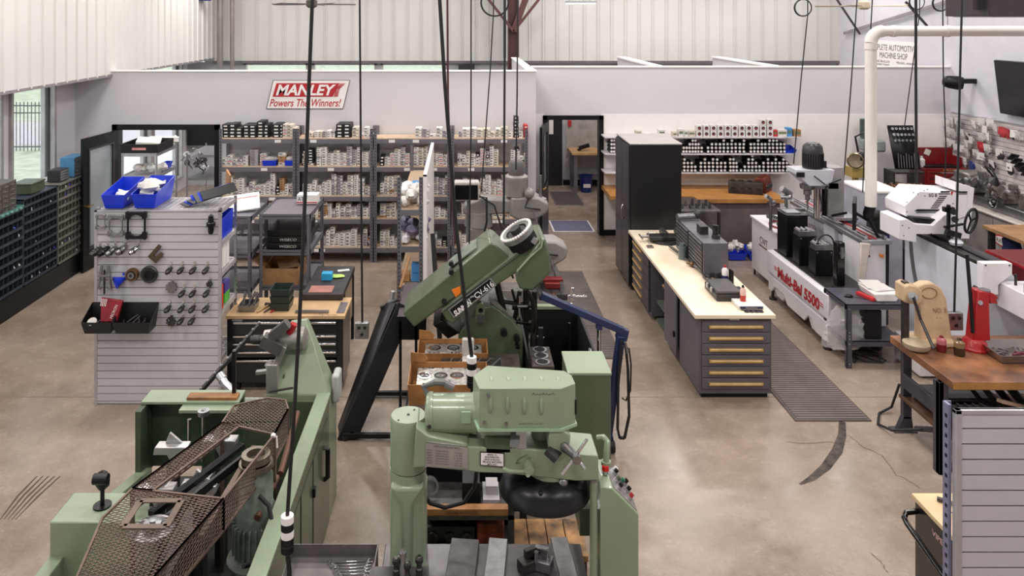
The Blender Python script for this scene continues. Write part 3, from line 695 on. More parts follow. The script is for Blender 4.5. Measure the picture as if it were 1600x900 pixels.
for k, (a, b, lb) in enumerate(((137, 184, 'black plastic tray hooked on the slatwall holding the red bag'), (185, 243, 'black plastic tray of drill bits hooked on the slatwall, right of the red bag'))):
    x0, x1 = Xp(a, SY-.1), Xp(b, SY-.1); z0, z1 = Zp(514, SY-.1), Zp(472, SY-.01)
    t = thing('plastic_tray', lb, 'tray', ((x0+x1)/2, SY-.1, z0)); bin_mb(x0, x1, SY-.24, SY-.008, z0, z1, tp=.025, low=.5).build('tub', bk, t, smooth=False)
    m = MB(); rnd = random.Random(k)
    for q in range(9): x = x0+.07+rnd.random()*(x1-x0-.14); m.tube([(x, SY-.18, z0+.02+.01*q), (x+rnd.uniform(-.06, .06), SY-.06, z0+.03+.012*q)], .006, 6)
    m.build('drill_bits', steel, t)
    if k == 0:
        MB().cyl((x0+.09, SY-.19, z0+.1), (x0+.09, SY-.2, z0+.115), .045, n=20).build('cutting_disc', M('disc_white', 'd8d2cc', .6), t)
t = thing('parts_bag', 'red foil bag with white print standing in the black slatwall tray', 'bag', (Xp(172, SY-.1), SY-.12, Zp(505, SY-.1)))
c = W(171, 484, SY-.13); m = MB(); m.T = Matrix.Translation(c) @ Euler((-.25, .1, 0)).to_matrix().to_4x4()
m.prism([(-.1, .11), (.12, .1), (.1, -.1), (-.06, -.12)], -.02, .02).build('bag', M('red_foil', '8e1a2b', .3, .2, var=.2), t, bevel=.008)
m = MB(); m.T = Matrix.Translation(c) @ Euler((-.25, .1, 0)).to_matrix().to_4x4()
for k in range(4): m.box(-.09+.016*k, -.083+.016*k, -.022, -.02, .03, .1)
text_mb(m, 'MICRON', (.055, -.021, -.01), (.25, 0, 1), (-1, 0, .25), .028, .13); m.build('print', white_card, t, smooth=False)
# blue bins, lids on the top
for k, (a, b, ya, yb, lb) in enumerate(((-3.66, -3.42, 7.78, 8.28, 'long blue plastic bin on the slatwall stand top, nearest its left corner'), (-3.36, -3.1, 7.79, 8.3, 'long blue plastic bin full of white papers on the slatwall stand top'))):
    t = thing('storage_bin', lb, 'bin', ((a+b)/2, (ya+yb)/2, SZT)); bin_mb(a, b, ya, yb, SZT+.004, SZT+.23 if k == 0 else SZT+.24, tp=.03, low=.62).build('tub', blue_m, t, smooth=False)
    m = MB(); rnd = random.Random(k)
    for q in range(3 if k == 0 else 7): m.obox((a+.13+rnd.uniform(-.03, .03), ya+.16+.05*q, SZT+.1+(.06 if k else 0)), (.13, .16, .02), (rnd.uniform(-.6, .6), rnd.uniform(-.5, .5), rnd.random()))
    if k: m.blob((a+.12, ya+.16, SZT+.2), (.2, .2, .14), .25, 5)
    m.build('packets', white_card, t)
t = thing('bin_lid_stack', 'jumbled black tray lids and blue plastic dividers on the slatwall stand top', 'lids', (-2.7, 8.05, SZT))
rnd = random.Random(4)
for k in range(7):
    MB().obox((-2.76+.036*k, 8.03+.02*(k % 2), SZT+.05+.013*k), (.13, .36, .01), (.2, .55 if k > 2 else .1, -.55-.06*k)).build('lid', [bk, blue_m, bk, blue_m, M('grey_lid', '55534f', .5), blue_m, bk][k], t, bevel=.004)
MB().obox((-2.52, 8.28, SZT+.2), (.02, .18, .16), (.2, 0, .5)).build('card', cardb, t)
# shelf contents seen from the right side
t = thing('storage_bin', 'blue plastic bin leaning on the upper side shelf of the slatwall stand', 'bin', (-2.6, 8, 1.62)); bin_mb(-2.75, -2.455, 7.82, 8.25, 1.625, 1.86, tp=.01, low=.9).build('tub', blue_m, t, smooth=False)
MB().blob((-2.62, 8.0, 1.83), (.2, .3, .1), .2, 2).build('packets', white_card, t)
for k in range(3):
    solo(MB().box(-2.62, -2.47, 7.83+.11*k, 7.93+.11*k, 1.315, 1.54+.02*k), 'filter_box', white_card, 'white printed carton on the side shelf of the slatwall stand, %s from the front' % NUM[k], 'box', bevel=.003)
solo(MB().obox((-2.53, 7.87, 1.05), (.16, .03, .25), (0, 0, -.1)), 'red_folder', M('red_folder', 'd8301f', .5), 'bright red folder standing on the lower side shelf of the slatwall stand', 'folder')
t = thing('product_box', 'purple and green box on the lower side shelf of the slatwall stand', 'box', (-2.54, 8.1, .925))
MB().box(-2.63, -2.47, 8.0, 8.16, .925, 1.03).build('green_base', M('lime', '4fae3c', .5), t); MB().box(-2.63, -2.47, 8.0, 8.16, 1.03, 1.14).build('purple_top', M('purple', '4a3f8f', .5), t)
# ================================================================ carts behind it
def shelf_cart(name, label, x0, x1, y0, y1, zs, lip=.05, grp=None):
    t = thing(name, label, 'cart', ((x0+x1)/2, (y0+y1)/2, 0), grp)
    for z in zs:
        MB().box(x0, x1, y0, y1, z-.012, z-.006).box(x0, x1, y0, y0+.004, z-.045, z+lip*.4).box(x0, x1, y1-.004, y1, z-.045, z+lip*.4).box(x0, x0+.004, y0, y1, z-.045, z+lip*.4).box(x1-.004, x1, y0, y1, z-.045, z+lip*.4).build('shelf', sgrey, t, smooth=False)
    for x in (x0, x1-.04):
        for y in (y0-.003, y1-.037):
            m = MB().box(x, x+.04, y, y+.004, .0, zs[0]+.02).box(x if x == x0 else x+.036, x+.004 if x == x0 else x+.04, y, y+.04, 0, zs[0]+.02)
            m.mat(1)
            for z in zs: m.cyl((x+.02, y-.004, z-.02), (x+.02, y, z-.02), .006, n=8)
            m.build('leg', [sgrey, alum], t, smooth=False)
    return t
shelf_cart('shelf_cart', 'grey steel shelf cart with a white and red box on its top tray', -2.43, -1.82, 9.2, 10.1, (1.53, 1.1, .68))
shelf_cart('shelf_cart', 'grey steel shelf cart carrying a white mailer envelope beside the slatwall stand', -2.98, -2.5, 9.1, 9.9, (1.53, 1.1, .68))
t = thing('product_box', 'white and red parts box on the grey cart tray', 'box', (-1.98, 9.85, 1.53))
MB().box(-2.1, -1.84, 9.75, 9.93, 1.535, 1.65).build('box', white_card, t, bevel=.003); m = MB(); text_mb(m, 'ATI', (-2.04, 9.748, 1.6), (1, 0, 0), (0, 0, 1), .05, .09); m.build('lettering', print_m, t, smooth=False)
MB().box(-2.1, -1.84, 9.747, 9.75, 1.55, 1.562).build('red_stripe', red_m, t, smooth=False)
t = thing('mailer_envelope', 'white mailer envelope with red and blue stripes on the grey cart', 'envelope', (-2.8, 9.5, 1.55))
m = MB(); m.T = Matrix.Translation((-2.75, 9.5, 1.6)) @ Euler((.35, -.1, .25)).to_matrix().to_4x4()
m.box(-.22, .24, -.16, .2, -.01, .01).build('envelope', white_card, t, bevel=.004)
m = MB(); m.T = Matrix.Translation((-2.75, 9.5, 1.6)) @ Euler((.35, -.1, .25)).to_matrix().to_4x4(); m.box(-.2, .22, .1, .11, .011, .013).build('red_line', red_m, t, smooth=False)
for k in range(3):
    z = 1.11+.075*k
    t = thing('long_carton', 'long black carton on the middle shelf of the grey cart, %s' % ('bottom of three', 'middle of three', 'top one with white lettering')[k], 'box', (-2.1, 9.4, z))
    MB().box(-2.36, -1.9+.05*(k % 2), 9.26+.02*k, 9.95, z, z+.07).build('box', M('gloss_carton', '1b1a1c', .3), t, bevel=.003)
    if k < 2: m = MB(); text_mb(m, 'WISECO', (-2.1, 9.257+.02*k, z+.035), (1, 0, 0), (0, 0, 1), .03, .2, .2); m.build('lettering', white_card, t, smooth=False)
t = thing('cardboard_box', 'open brown cardboard box on the lowest shelf of the grey cart', 'box', (-2.15, 9.5, .68))
bin_mb(-2.4, -1.98, 9.25, 9.75, .685, .88, tp=.0, low=1).build('carton', cardb, t, smooth=False)
MB().add([(-2.4, 9.25, .88), (-2.4, 9.75, .88), (-2.52, 9.72, .97), (-2.52, 9.28, .97)], [(0, 1, 2, 3)]).add([(-2.4, 9.75, .88), (-1.98, 9.75, .88), (-1.96, 9.86, .98), (-2.42, 9.86, .98)], [(0, 1, 2, 3)]).build('flap', cardb, t, solid=.004)
MB().obox((-2.15, 9.5, .86), (.25, .2, .02), (.1, 0, .4)).build('loose_card', M('card_pale', 'c9a37c', .8), t)
# roller tool chest
t = thing('tool_chest', 'black roller tool chest with chrome drawer pulls and a wooden top', 'tool chest', (-1.85, 8.25, 0))
MB().box(-2.45, -1.24, 8.0, 8.5, .1, .765).build('case', M('chest_black', '121214', .3, coat=.3), t, bevel=.006)
MB().box(-2.46, -1.22, 7.99, 8.52, .765, .8).build('wooden_top', M('top_wood', 'bd9c74', .5, var=.12, scale=5), t, bevel=.003)
zz = [Zp(v, 8.0) for v in (503, 524, 536, 549, 562)]
for k, z in enumerate(zz):
    zb = (zz[k+1]+.012) if k < 4 else .37
    o = MB().box(-2.39, -1.3, 7.988, 8.0, zb+.0, z+.012).build('drawer', M('chest_black'), t, bevel=.002); MB().box(-2.38, -1.31, 7.965, 7.99, z-.012, z+.008).build('pull', chrome, o, bevel=.003)
o = MB().box(-2.39, -1.3, 7.99, 8.0, .14, .345).build('drawer', M('chest_black'), t, bevel=.002)
m = MB(); text_mb(m, 'TRUXON', (Xp(512, 7.99), 7.998, Zp(493, 7.99)), (1, 0, 0), (0, 0, 1), .026, .19); m.box(Xp(364, 8)-.01, Xp(379, 8), 7.996, 7.999, .74, .758).build('badge', alum, t, smooth=False)
for x in (-2.35, -1.35):
    for y in (8.08, 8.42): MB().cyl((x-.02, y, .05), (x+.02, y, .05), .05).box(x-.03, x+.03, y-.02, y+.02, .05, .1).build('caster', rubber, t)
mx = random.Random(9)
t = thing('parts_tin', 'shallow tin crammed with pliers and drills on the chest top at its left end', 'tin', (-2.3, 8.2, .8))
bin_mb(-2.36, -2.18, 8.08, 8.28, .802, .87, tp=.01).build('tin', steel, t, smooth=False)
m = MB()
for k in range(9): x = -2.34+.018*k; m.tube([(x, 8.12, .84+.01*(k % 3)), (x+mx.uniform(-.05, .08), 8.3+mx.random()*.05, .93)], .009, 6)
m.build('tools', dsteel, t)
for k, lb in enumerate(('ball-end hammer with a wooden handle lying on the chest top', 'steel wrench lying on the chest top beside the hammer', 'small pliers lying on the chest top near the green trays')):
    x = -2.13+.07*k
    t = thing(('hammer', 'wrench', 'pliers')[k], lb, 'tool', (x, 8.15, .8))
    MB().tube([(x-.02, 8.06, .812), (x+.05, 8.26, .812)], .011 if k == 0 else .008, 8).build('handle', (M('hammer_wood', 'b8946a', .5), steel, red_m)[k], t)
    MB().bar((x+.01, 8.27, .82), (x+.1, 8.25, .82), .03, .025).build('head', (dsteel, steel, dsteel)[k], t)
ob = M('dark_green_tray', '24302a', .4)
t = thing('stacking_tray', 'tall dark green stack of open parts trays on the chest top', 'tray', (-1.93, 8.2, .8))
for k in range(3): bin_mb(-2.03, -1.82, 8.1, 8.33, .803+.075*k, .88+.075*k, tp=.012).build('tray', ob, t, smooth=False)
solo(MB().box(-1.75, -1.4, 8.05, 8.09, .802, .825), 'steel_rule', steel, 'long steel bar lying along the chest front edge', 'bar')
solo(MB().box(-1.32, -1.24, 8.06, 8.36, .801, .806), 'perforated_plate', steel, 'narrow perforated steel plate on the right end of the chest top', 'plate')
t = thing('side_bench', 'black steel side bench with a blue tape roll, standing behind the tool chest', 'bench', (-1.53, 8.95, 0))
MB().box(-1.76, -1.31, 8.42, 9.38, .81, .87).build('top', M('dark_top', '3a3638', .5, .3, var=.2), t, bevel=.004)
for x in (-1.74, -1.35):
    for y in (8.62, 9.32): MB().box(x, x+.035, y, y+.035, 0, .81).build('leg', blackm, t)
MB().box(-1.34, -1.33, 8.7, 9.3, .3, .78).build('side_sheet', M('tan_sheet', 'a8937b', .6), t)
t = thing('tape_box', 'small bright blue box on a lime bag on the black side bench', 'box', (-1.55, 8.95, .87))
MB().box(-1.62, -1.5, 8.84, 8.94, .875, .955).build('box', M('cyan', '2f9fd0', .5), t, bevel=.004); MB().blob((-1.47, 8.98, .885), (.2, .12, .02), .2, 3).build('lime_bag', M('lime_light', 'b5d26a', .5), t)
solo(MB().box(-1.7, -1.44, 8.47, 8.68, .871, .875), 'copper_sheet', M('copper_sheet', 'a97468', .5, .2), 'dull pink copper sheet lying at the near end of the black side bench', 'sheet')
solo(MB().obox((-1.42, 9.2, .876), (.14, .06, .006), (0, 0, .3)), 'paper_tag', white_card, 'crumpled white tag at the far end of the black side bench', 'tag')
# wire shelving with tray, trolley and coat seen through the left opening
def wire_unit(name, lb, x0, x1, y0, y1, zs, h, m1):
    t = thing(name, lb, 'shelving', ((x0+x1)/2, (y0+y1)/2, 0))
    for x in (x0, x1):
        for y in (y0, y1): MB().cyl((x, y, 0), (x, y, h), .014, n=10).build('post', m1, t)
    for z in zs:
        m = MB().box(x0, x1, y0-.008, y0+.008, z-.035, z+.01).box(x0, x1, y1-.008, y1+.008, z-.035, z+.01).box(x0-.008, x0+.008, y0, y1, z-.035, z+.01).box(x1-.008, x1+.008, y0, y1, z-.035, z+.01)
        m.box(x0, x1, y0, y1, z-.006, z); m.build('shelf', m1, t, smooth=False)
    return t
wire_unit('wire_shelving', 'chrome wire shelving stacked with trays just behind the slatwall stand', -4.42, -3.98, 10.0, 10.7, (2.13, 1.84, 1.52, 1.1, .6), 2.2, alum)
t = thing('parts_tray', 'black printed tray on the top wire shelf behind the slatwall stand', 'tray', (-4.2, 10.2, 2.14))
bin_mb(-4.44, -3.94, 9.96, 10.5, 2.145, 2.26, tp=.01).build('tub', bk, t, smooth=False); MB().box(-4.28, -4.1, 9.955, 9.965, 2.185, 2.215).build('label', M('label_red', 'c98a8a', .5), t); MB().obox((-4.2, 10.3, 2.25), (.3, .3, .03), (.1, .1, .3)).build('papers', white_card, t)
for k, (z, y) in enumerate(((1.86, 10.2), (1.54, 10.25), (2.16, 10.62))):
    m = MB()
    for q in range(6): m.blob((-4.3+.06*q, y+.04*(q % 3), z+.05), (.12, .12, .1), .25, q+k)
    solo(m, 'packing_bags', white_card, 'heap of white packing bags on the wire shelving, %s' % ('second shelf from top', 'third shelf from top', 'at the back of the top shelf')[k], 'bags')
solo(bin_mb(-4.08, -3.99, 10.35, 10.6, 1.85, 1.93), 'storage_bin', blue_m, 'small dark blue bin at the right of the second wire shelf', 'bin', smooth=False)
wire_unit('wire_trolley', 'chrome wire trolley in the back room near the right door leaf', -4.8, -4.2, 13.4, 14.4, (1.5, 1.1, .5), 1.55, alum)
m = MB(); rnd = random.Random(6)
for k in range(12): c = (-4.75+rnd.uniform(-.2, .25), 13.45+rnd.uniform(-.1, .3), 1.2+rnd.random()*.35); m.ring(c, (rnd.uniform(-1, 1), 1, rnd.uniform(-1, 1)), .03, .055, .03, 12); m.tube([c, (c[0]+rnd.uniform(-.15, .15), c[1], c[2]-.12)], .012, 6)
solo(m, 'chrome_fittings', chrome, 'cluster of shiny chrome pipe fittings on the wire trolley', 'fittings')
t = thing('coat', 'black coat hanging on the grey wall of the left back room', 'coat', (-6.1, 17.8, 1.3))
MB().prism([(-6.36, .95), (-6.35, 1.5), (-6.22, 1.95), (-6.12, 2.15), (-6.0, 2.15), (-5.85, 1.9), (-5.75, 1.4), (-5.72, .95)], 17.75, 17.86).build('body', M('coat_black', '18181b', .9, bump=.4, bscale=8), t, bevel=.02)
MB().box(-6.1, -6.0, 17.86, 17.94, 2.12, 2.16).build('wall_hook', alum, t)
# free-standing aisle rack with slatwall side
t = rack_unit(-.80, .32, 2.4, 1.94, (1.55, 1.1, .62, .2), 'storage_rack', 'narrow grey rack of white bags behind the tall slatwall panel', False, 9.45)
t = thing('slatwall_panel', 'tall white slatwall panel seen edge-on between rack and grey mill', 'slatwall', (-.46, 10.7, 0))
m = MB().box(-.47, -.455, 9.45, 11.9, .02, 1.96); m.build('backing', slatgap, t, smooth=False); m = MB(); z = 1.94
while z > .1: m.box(-.457, -.44, 9.47, 11.88, z-.068, z); z -= .0765
m.build('slats', M('slat_white', 'e4dfdc', .5), t, smooth=False)
MB().box(-.48, -.435, 9.44, 9.46, .02, 1.97).box(-.48, -.435, 9.44, 11.91, 1.95, 1.97).box(-.48, -.435, 11.89, 11.91, .02, 1.97).build('edge_trim', white_m, t, smooth=False)
rnd = random.Random(12)
for k in range(26):
    lv = k % 2; z = (1.56, 1.11)[lv] ; q = k//2
    solo(MB().blob((-.72+.11*(q % 3)+rnd.uniform(-.02, .02), 9.55+.17*(q//3)+rnd.uniform(-.03, .03), z+.06+.09*(q % 2)), (.15, .19, .12), .22, k), 'parts_bag', (white_card, M('pale_bag', 'cfccd0', .4), white_card, M('purple_bag', '6d6480', .4))[k % 4],
         'crumpled parts bag, narrow rack %s shelf, %s row from front, %s' % (('upper', 'second')[lv], NUM[q//3], ('left', 'middle', 'right')[q % 3]), 'bag', 'bags on the narrow rack')
for k, (c, mm, lb) in enumerate((((-.6, 10.3, 1.66), lblue, 'light blue carton above the white bags on the narrow rack'), ((-.56, 9.62, .78), lblue, 'light blue box, upper of two on the lower shelf of the narrow rack'), ((-.56, 9.6, .68), lblue, 'light blue box, lower of two on the lower shelf of the narrow rack'), ((-.72, 9.6, .68), cardb, 'brown carton with red print on the lower shelf of the narrow rack'))):
    solo(MB().box(c[0]-.07, c[0]+.07, c[1]-.08, c[1]+.08, c[2]-.05, c[2]+.045), 'small_carton', mm, lb, 'box', bevel=.003)
# ================================================================ black locker and long bench
t = thing('storage_locker', 'tall black steel storage locker behind the long maple bench', 'locker', (2.77, 11.46, 0))
lk = M('locker_black', '141317', .35, .2, var=.12, scale=2)
MB().box(2.41, 3.14, 10.99, 11.94, .03, 2.085).build('case', lk, t, bevel=.006)
MB().box(2.4, 3.15, 10.98, 11.95, 2.085, 2.105).build('top_panel', M('locker_top_sheen', 'bdb6b4', .3, .3, var=.05), t, bevel=.004)  # black locker top coloured pale: the light it reflects is in the colour
for k, (a, b) in enumerate(((11.0, 11.46), (11.47, 11.93))):
    o = MB().box(2.385, 2.41, a, b, .06, 2.06).build('door', M('locker_door', '33303a', .25, .6, var=.12, scale=3), t, bevel=.004)
    if k == 0: MB().tube([(2.38, a+.36, 1.15), (2.355, a+.34, 1.1), (2.355, a+.33, .98), (2.38, a+.36, .93)], .008).build('door_handle', chrome, o)
MB().box(2.45, 3.1, 11.03, 11.9, 0, .03).build('plinth', blackm, t)
maple = M('maple_top', 'e3d0b4', .38, var=.07, scale=3, col2='f0e2cc')
solo(MB().box(2.375, 3.2, 7.83, 10.98, .83, .87), 'workbench_top', maple, 'long pale maple worktop lying across two grey drawer cabinets', 'worktop', bevel=.004)
lista = M('cabinet_grey', '5f5b63', .45, .1, var=.05)
pull = M('brass_pull', 'd9b06a', .3, .55)
def drawers(t, face, n, a0, a1, z0, z1, pos, heights=None):
    hs = heights or [1]*n; S = sum(hs); z = z1
    for h in hs:
        dz = (z1-z0)*h/S; za, zb = z-dz+.004, z-.004; z -= dz
        if face == 'y':
            o = MB().box(a0, a1, pos-.014, pos, za, zb).build('drawer', lista, t, bevel=.003); L = (a1-a0); c = (za+zb)/2
            m = MB().box(a0+L*.1, a1-L*.1, pos-.034, pos-.014, c-.014, c+.014); m.mat(1).box(a0+L*.12, a1-L*.12, pos-.036, pos-.034, c+.002, c+.01)
        else:
            o = MB().box(pos-.014, pos, a0, a1, za, zb).build('drawer', lista, t, bevel=.003); L = (a1-a0); c = (za+zb)/2
            m = MB().box(pos-.034, pos-.014, a0+L*.1, a1-L*.1, c-.014, c+.014); m.mat(1).box(pos-.036, pos-.034, a0+L*.12, a1-L*.12, c+.002, c+.01)
        m.build('pull', [pull, M('pull_light', 'eedcb4', .3)], o, bevel=.003)
t = thing('drawer_cabinet', 'grey drawer cabinet with six brass pulls under the near end of the maple worktop', 'cabinet', (2.8, 8.2, 0))
MB().box(2.43, 3.17, 7.87, 8.58, .05, .83).build('case', lista, t, bevel=.004); MB().box(2.46, 3.14, 7.9, 8.55, 0, .05).build('plinth', blackm, t)
drawers(t, 'y', 6, 2.455, 3.145, .1, .8, 7.87)
MB().box(2.74, 2.84, 7.862, 7.87, .805, .83).build('card', card_m if False else white_card, t)
t = thing('door_cabinet', 'grey cupboard with a hinged door next behind the near drawer cabinet', 'cabinet', (2.8, 8.87, 0))
MB().box(2.45, 3.17, 8.6, 9.14, .05, .83).build('case', lista, t, bevel=.004); MB().box(2.48, 3.14, 8.63, 9.1, 0, .05).build('plinth', blackm, t)
o = MB().box(2.40, 2.425, 8.62, 9.12, .1, .8).build('door', lista, t, bevel=.006); MB().box(2.38, 2.4, 8.66, 8.7, .3, .36).build('door_handle', blackm, o, bevel=.004)
t = thing('bench_shelf', 'low dark open shelf with cardboard in the gap between the bench cabinets', 'shelf', (2.8, 9.5, 0))
MB().box(2.5, 3.15, 9.18, 9.86, .25, .28).box(2.5, 3.15, 9.18, 9.86, .02, .05).box(3.1, 3.15, 9.18, 9.86, .05, .8).build('frame', M('shelf_greenish', '5c6a60', .5, .2), t)
MB().box(2.5, 2.62, 9.2, 9.6, .55, .57).box(2.5, 2.75, 9.2, 9.5, .285, .42).build('cardboard', cardb, t)
t = thing('drawer_cabinet', 'grey drawer cabinet facing the aisle under the far end of the maple worktop', 'cabinet', (2.8, 10.4, 0))
MB().box(2.44, 3.17, 9.9, 10.95, .05, .83).build('case', lista, t, bevel=.004); drawers(t, 'x', 6, 10.28, 10.93, .08, .8, 2.44)
for k in range(5): MB().box(2.405, 2.44, 9.92, 10.26, .1+.145*k, .235+.145*k).build('drawer', M('cabinet_dark', '47444b', .4, .2), t, bevel=.003)
# things on the worktop
ZB = .87
t = thing('machine_vise', 'dark steel milling vise lying at the far end of the maple worktop', 'vise', (2.75, 10.4, ZB))
MB().cyl((2.75, 10.4, ZB), (2.75, 10.4, ZB+.035), .19, .18, 28).build('swivel_base', dsteel, t)
MB().box(2.52, 3.0, 10.3, 10.5, ZB+.035, ZB+.09).build('bed', dsteel, t, bevel=.006)
for x in (2.7, 2.9): MB().box(x, x+.06, 10.27, 10.53, ZB+.09, ZB+.16).build('jaw', dsteel, t, bevel=.005)
MB().cyl((2.42, 10.4, ZB+.07), (2.55, 10.4, ZB+.07), .02).cyl((2.42, 10.3, ZB+.07), (2.42, 10.5, ZB+.07), .01).build('crank', steel, t)
t = thing('dial_stand', 'thin upright steel indicator stand at the far left corner of the maple worktop', 'tool', (2.47, 10.15, ZB))
MB().box(2.44, 2.52, 10.1, 10.18, ZB, ZB+.02).build('base', steel, t); MB().cyl((2.47, 10.14, ZB+.02), (2.46, 10.14, ZB+.2), .007).cyl((2.46, 10.14, ZB+.19), (2.56, 10.14, ZB+.19), .005).build('rod', chrome, t)
t = thing('hone_bar', 'long slim honing bar with two brass collars lying along the maple worktop', 'tool', (2.75, 9.2, ZB))
p0 = Vector((2.72, 10.1, ZB+.03)); p1 = Vector((2.91, 8.35, ZB+.03)); MB().tube([p0, p1], .011).tube([p0+Vector((.03, 0, 0)), p0.lerp(p1, .8)+Vector((.03, 0, 0))], .006).build('shaft', steel, t)
for u in (.42, .75): q = p0.lerp(p1, u); MB().lathe(q-Vector((0, .05, 0)), (0, 1, 0), [(.02, 0), (.034, .02), (.034, .05), (.02, .07)]).cyl(q, q+Vector((-.06, .02, .01)), .016).build('collar', M('bronze_collar', '7a5c40', .35, .7), t)
t = drawer_box('tool_drawer_box', 'grey tool drawer box standing on the maple worktop facing the aisle', 2.83, 3.12, 9.0, 10.15, ZB+.001, 1.26, 1, 1, M('box_grey', '69666d', .45, .2), lista)
for ch in list(t.children):
    if ch.name.startswith('drawer'):
        for g in list(ch.children): bpy.data.objects.remove(g)
        bpy.data.objects.remove(ch)
for c in range(2):
    for r in range(8):
        a = 9.03+.56*c; z = ZB+.02+.045*r; o = MB().box(2.82, 2.832, a, a+.53, z, z+.038).build('drawer', M('drawer_dark', '3c3a40', .4, .3), t, smooth=False); MB().box(2.812, 2.82, a+.02, a+.51, z+.026, z+.034).build('pull', M('pull_grey', '8b888c', .4, .4), o, smooth=False)
t = thing('bench_grinder_head', 'small grey motor tool lying on top of the grey drawer box', 'tool', (2.95, 10.0, 1.26))
MB().cyl((2.8, 10.0, 1.31), (3.05, 10.05, 1.31), .04).build('motor', steel, t); MB().sph((3.08, 10.05, 1.33), .06).build('ball_end', dsteel, t)
t = thing('tool_block', 'black block of upright cutters on top of the grey drawer box', 'tool holder', (2.98, 9.3, 1.26))
MB().box(2.9, 3.0, 9.35, 9.5, 1.262, 1.36).build('block', dsteel, t, bevel=.005); MB().cyl((3.04, 9.2, 1.262), (3.04, 9.2, 1.3), .05).cyl((3.02, 9.2, 1.3), (3.02, 9.2, 1.42), .02).cyl((3.06, 9.22, 1.3), (3.06, 9.22, 1.41), .018).build('cutters', dsteel, t)
solo(MB().cyl((2.77, 9.65, ZB), (2.77, 9.65, ZB+.16), .05).cyl((2.77, 9.65, ZB+.16), (2.77, 9.65, ZB+.2), .03), 'oil_jar', M('jar_teal', '5e6a6d', .3), 'grey-teal jar left of the grey drawer box', 'jar')
t = thing('parts_tray', 'black shallow tray of small tools in the middle of the maple worktop', 'tray', (2.93, 8.85, ZB))
bin_mb(2.8, 3.07, 8.68, 8.98, ZB+.001, ZB+.045, tp=.01).build('tub', M('tray_brown', '3b3536', .5), t, smooth=False)
m = MB(); rnd = random.Random(2)
for k in range(7): m.cyl((2.83+.03*k, 8.78+.02*(k % 3), ZB+.02), (2.83+.03*k, 8.8+.02*(k % 3), ZB+.1), .014)
m.build('sockets', dsteel, t)
def bottle(name, lb, x, y, z, r, h, mats, prof=None):
    t = thing(name, lb, 'bottle' if 'bottle' in name else 'can', (x, y, z))
    MB().lathe((x, y, z+.001), (0, 0, 1), [(r*.9, 0), (r, .006), (r, h*.5)], 20).build('lower_body', mats[0], t)
    MB().lathe((x, y, z+h*.5), (0, 0, 1), [(r, 0), (r, h*.28), (r*.5, h*.38), (r*.4, h*.42)], 20).build('upper_body', mats[1], t)
    MB().lathe((x, y, z+h*.9), (0, 0, 1), [(r*.45, 0), (r*.45, h*.08), (r*.15, h*.14)], 14).build('cap', mats[2], t); return t
bottle('spray_can', 'red, white and blue spray can behind the black tool case', 2.985, 8.72, ZB, .035, .22, (M('can_blue', '272f6b', .35), white_m, redp))
bottle('squeeze_bottle', 'red-bottomed squeeze bottle with a black tip beside the black case', 2.97, 8.12, ZB, .03, .2, (M('bottle_red', 'c03a2a', .4), M('bottle_pink', 'e8c0b0', .4), blackm))
for k in range(3): solo(MB().cyl((3.02+.025*k, 8.66+.03*k, ZB), (3.02+.025*k, 8.66+.03*k, ZB+.2-.02*k), .014), 'marker', blackm, 'upright black marker beside the spray can, %s' % ('nearest to the can', 'middle of three', 'farthest from the can')[k], 'pen')
t = thing('tool_case', 'closed dark grey tool case lying on the maple worktop', 'case', (2.88, 8.42, ZB))
MB().box(2.72, 2.99, 8.2, 8.62, ZB+.001, ZB+.075).build('lower_shell', M('case_dark', '2f2c2d', .4), t, bevel=.012); MB().box(2.725, 2.985, 8.205, 8.615, ZB+.077, ZB+.11).build('lid', M('case_grey', '4a4645', .45), t, bevel=.012)
MB().box(2.705, 2.72, 8.33, 8.37, ZB+.05, ZB+.1).box(2.705, 2.72, 8.47, 8.51, ZB+.05, ZB+.1).build('latch', alum, t)
MB().box(3.0, 3.07, 8.35, 8.5, ZB+.0, ZB+.06).build('foam_block', blackm, t)
solo(MB().box(3.02, 3.14, 8.12, 8.28, ZB, ZB+.006), 'dark_pad', M('pad_brown', '43302b', .5), 'small dark brown pad on the worktop between case and gasket box', 'pad')
t = thing('gasket_box', 'white box with printed end at the near end of the maple worktop', 'box', (3.0, 8.0, ZB))
MB().box(2.87, 3.13, 7.97, 8.19, ZB+.001, ZB+.04).build('box', white_card, t, bevel=.003)
MB().box(2.885, 3.12, 7.962, 7.97, ZB+.014, ZB+.034).build('dark_print', M('navy_print', '242750', .5), t, smooth=False)
m = MB(); text_mb(m, 'PERFORMANCE', (3.0, 7.96, ZB+.024), (1, 0, 0), (0, 0, 1), .01, .12); m.build('lettering', white_m, t, smooth=False)
m = MB()
for k in range(4): m.ring((2.93+.05*k, 7.91, ZB+.004), (0, 0, 1), .018, .026, .003, 20)
m.box(2.89, 3.11, 7.945, 7.955, ZB+.002, ZB+.007).build('gasket', dsteel, t)
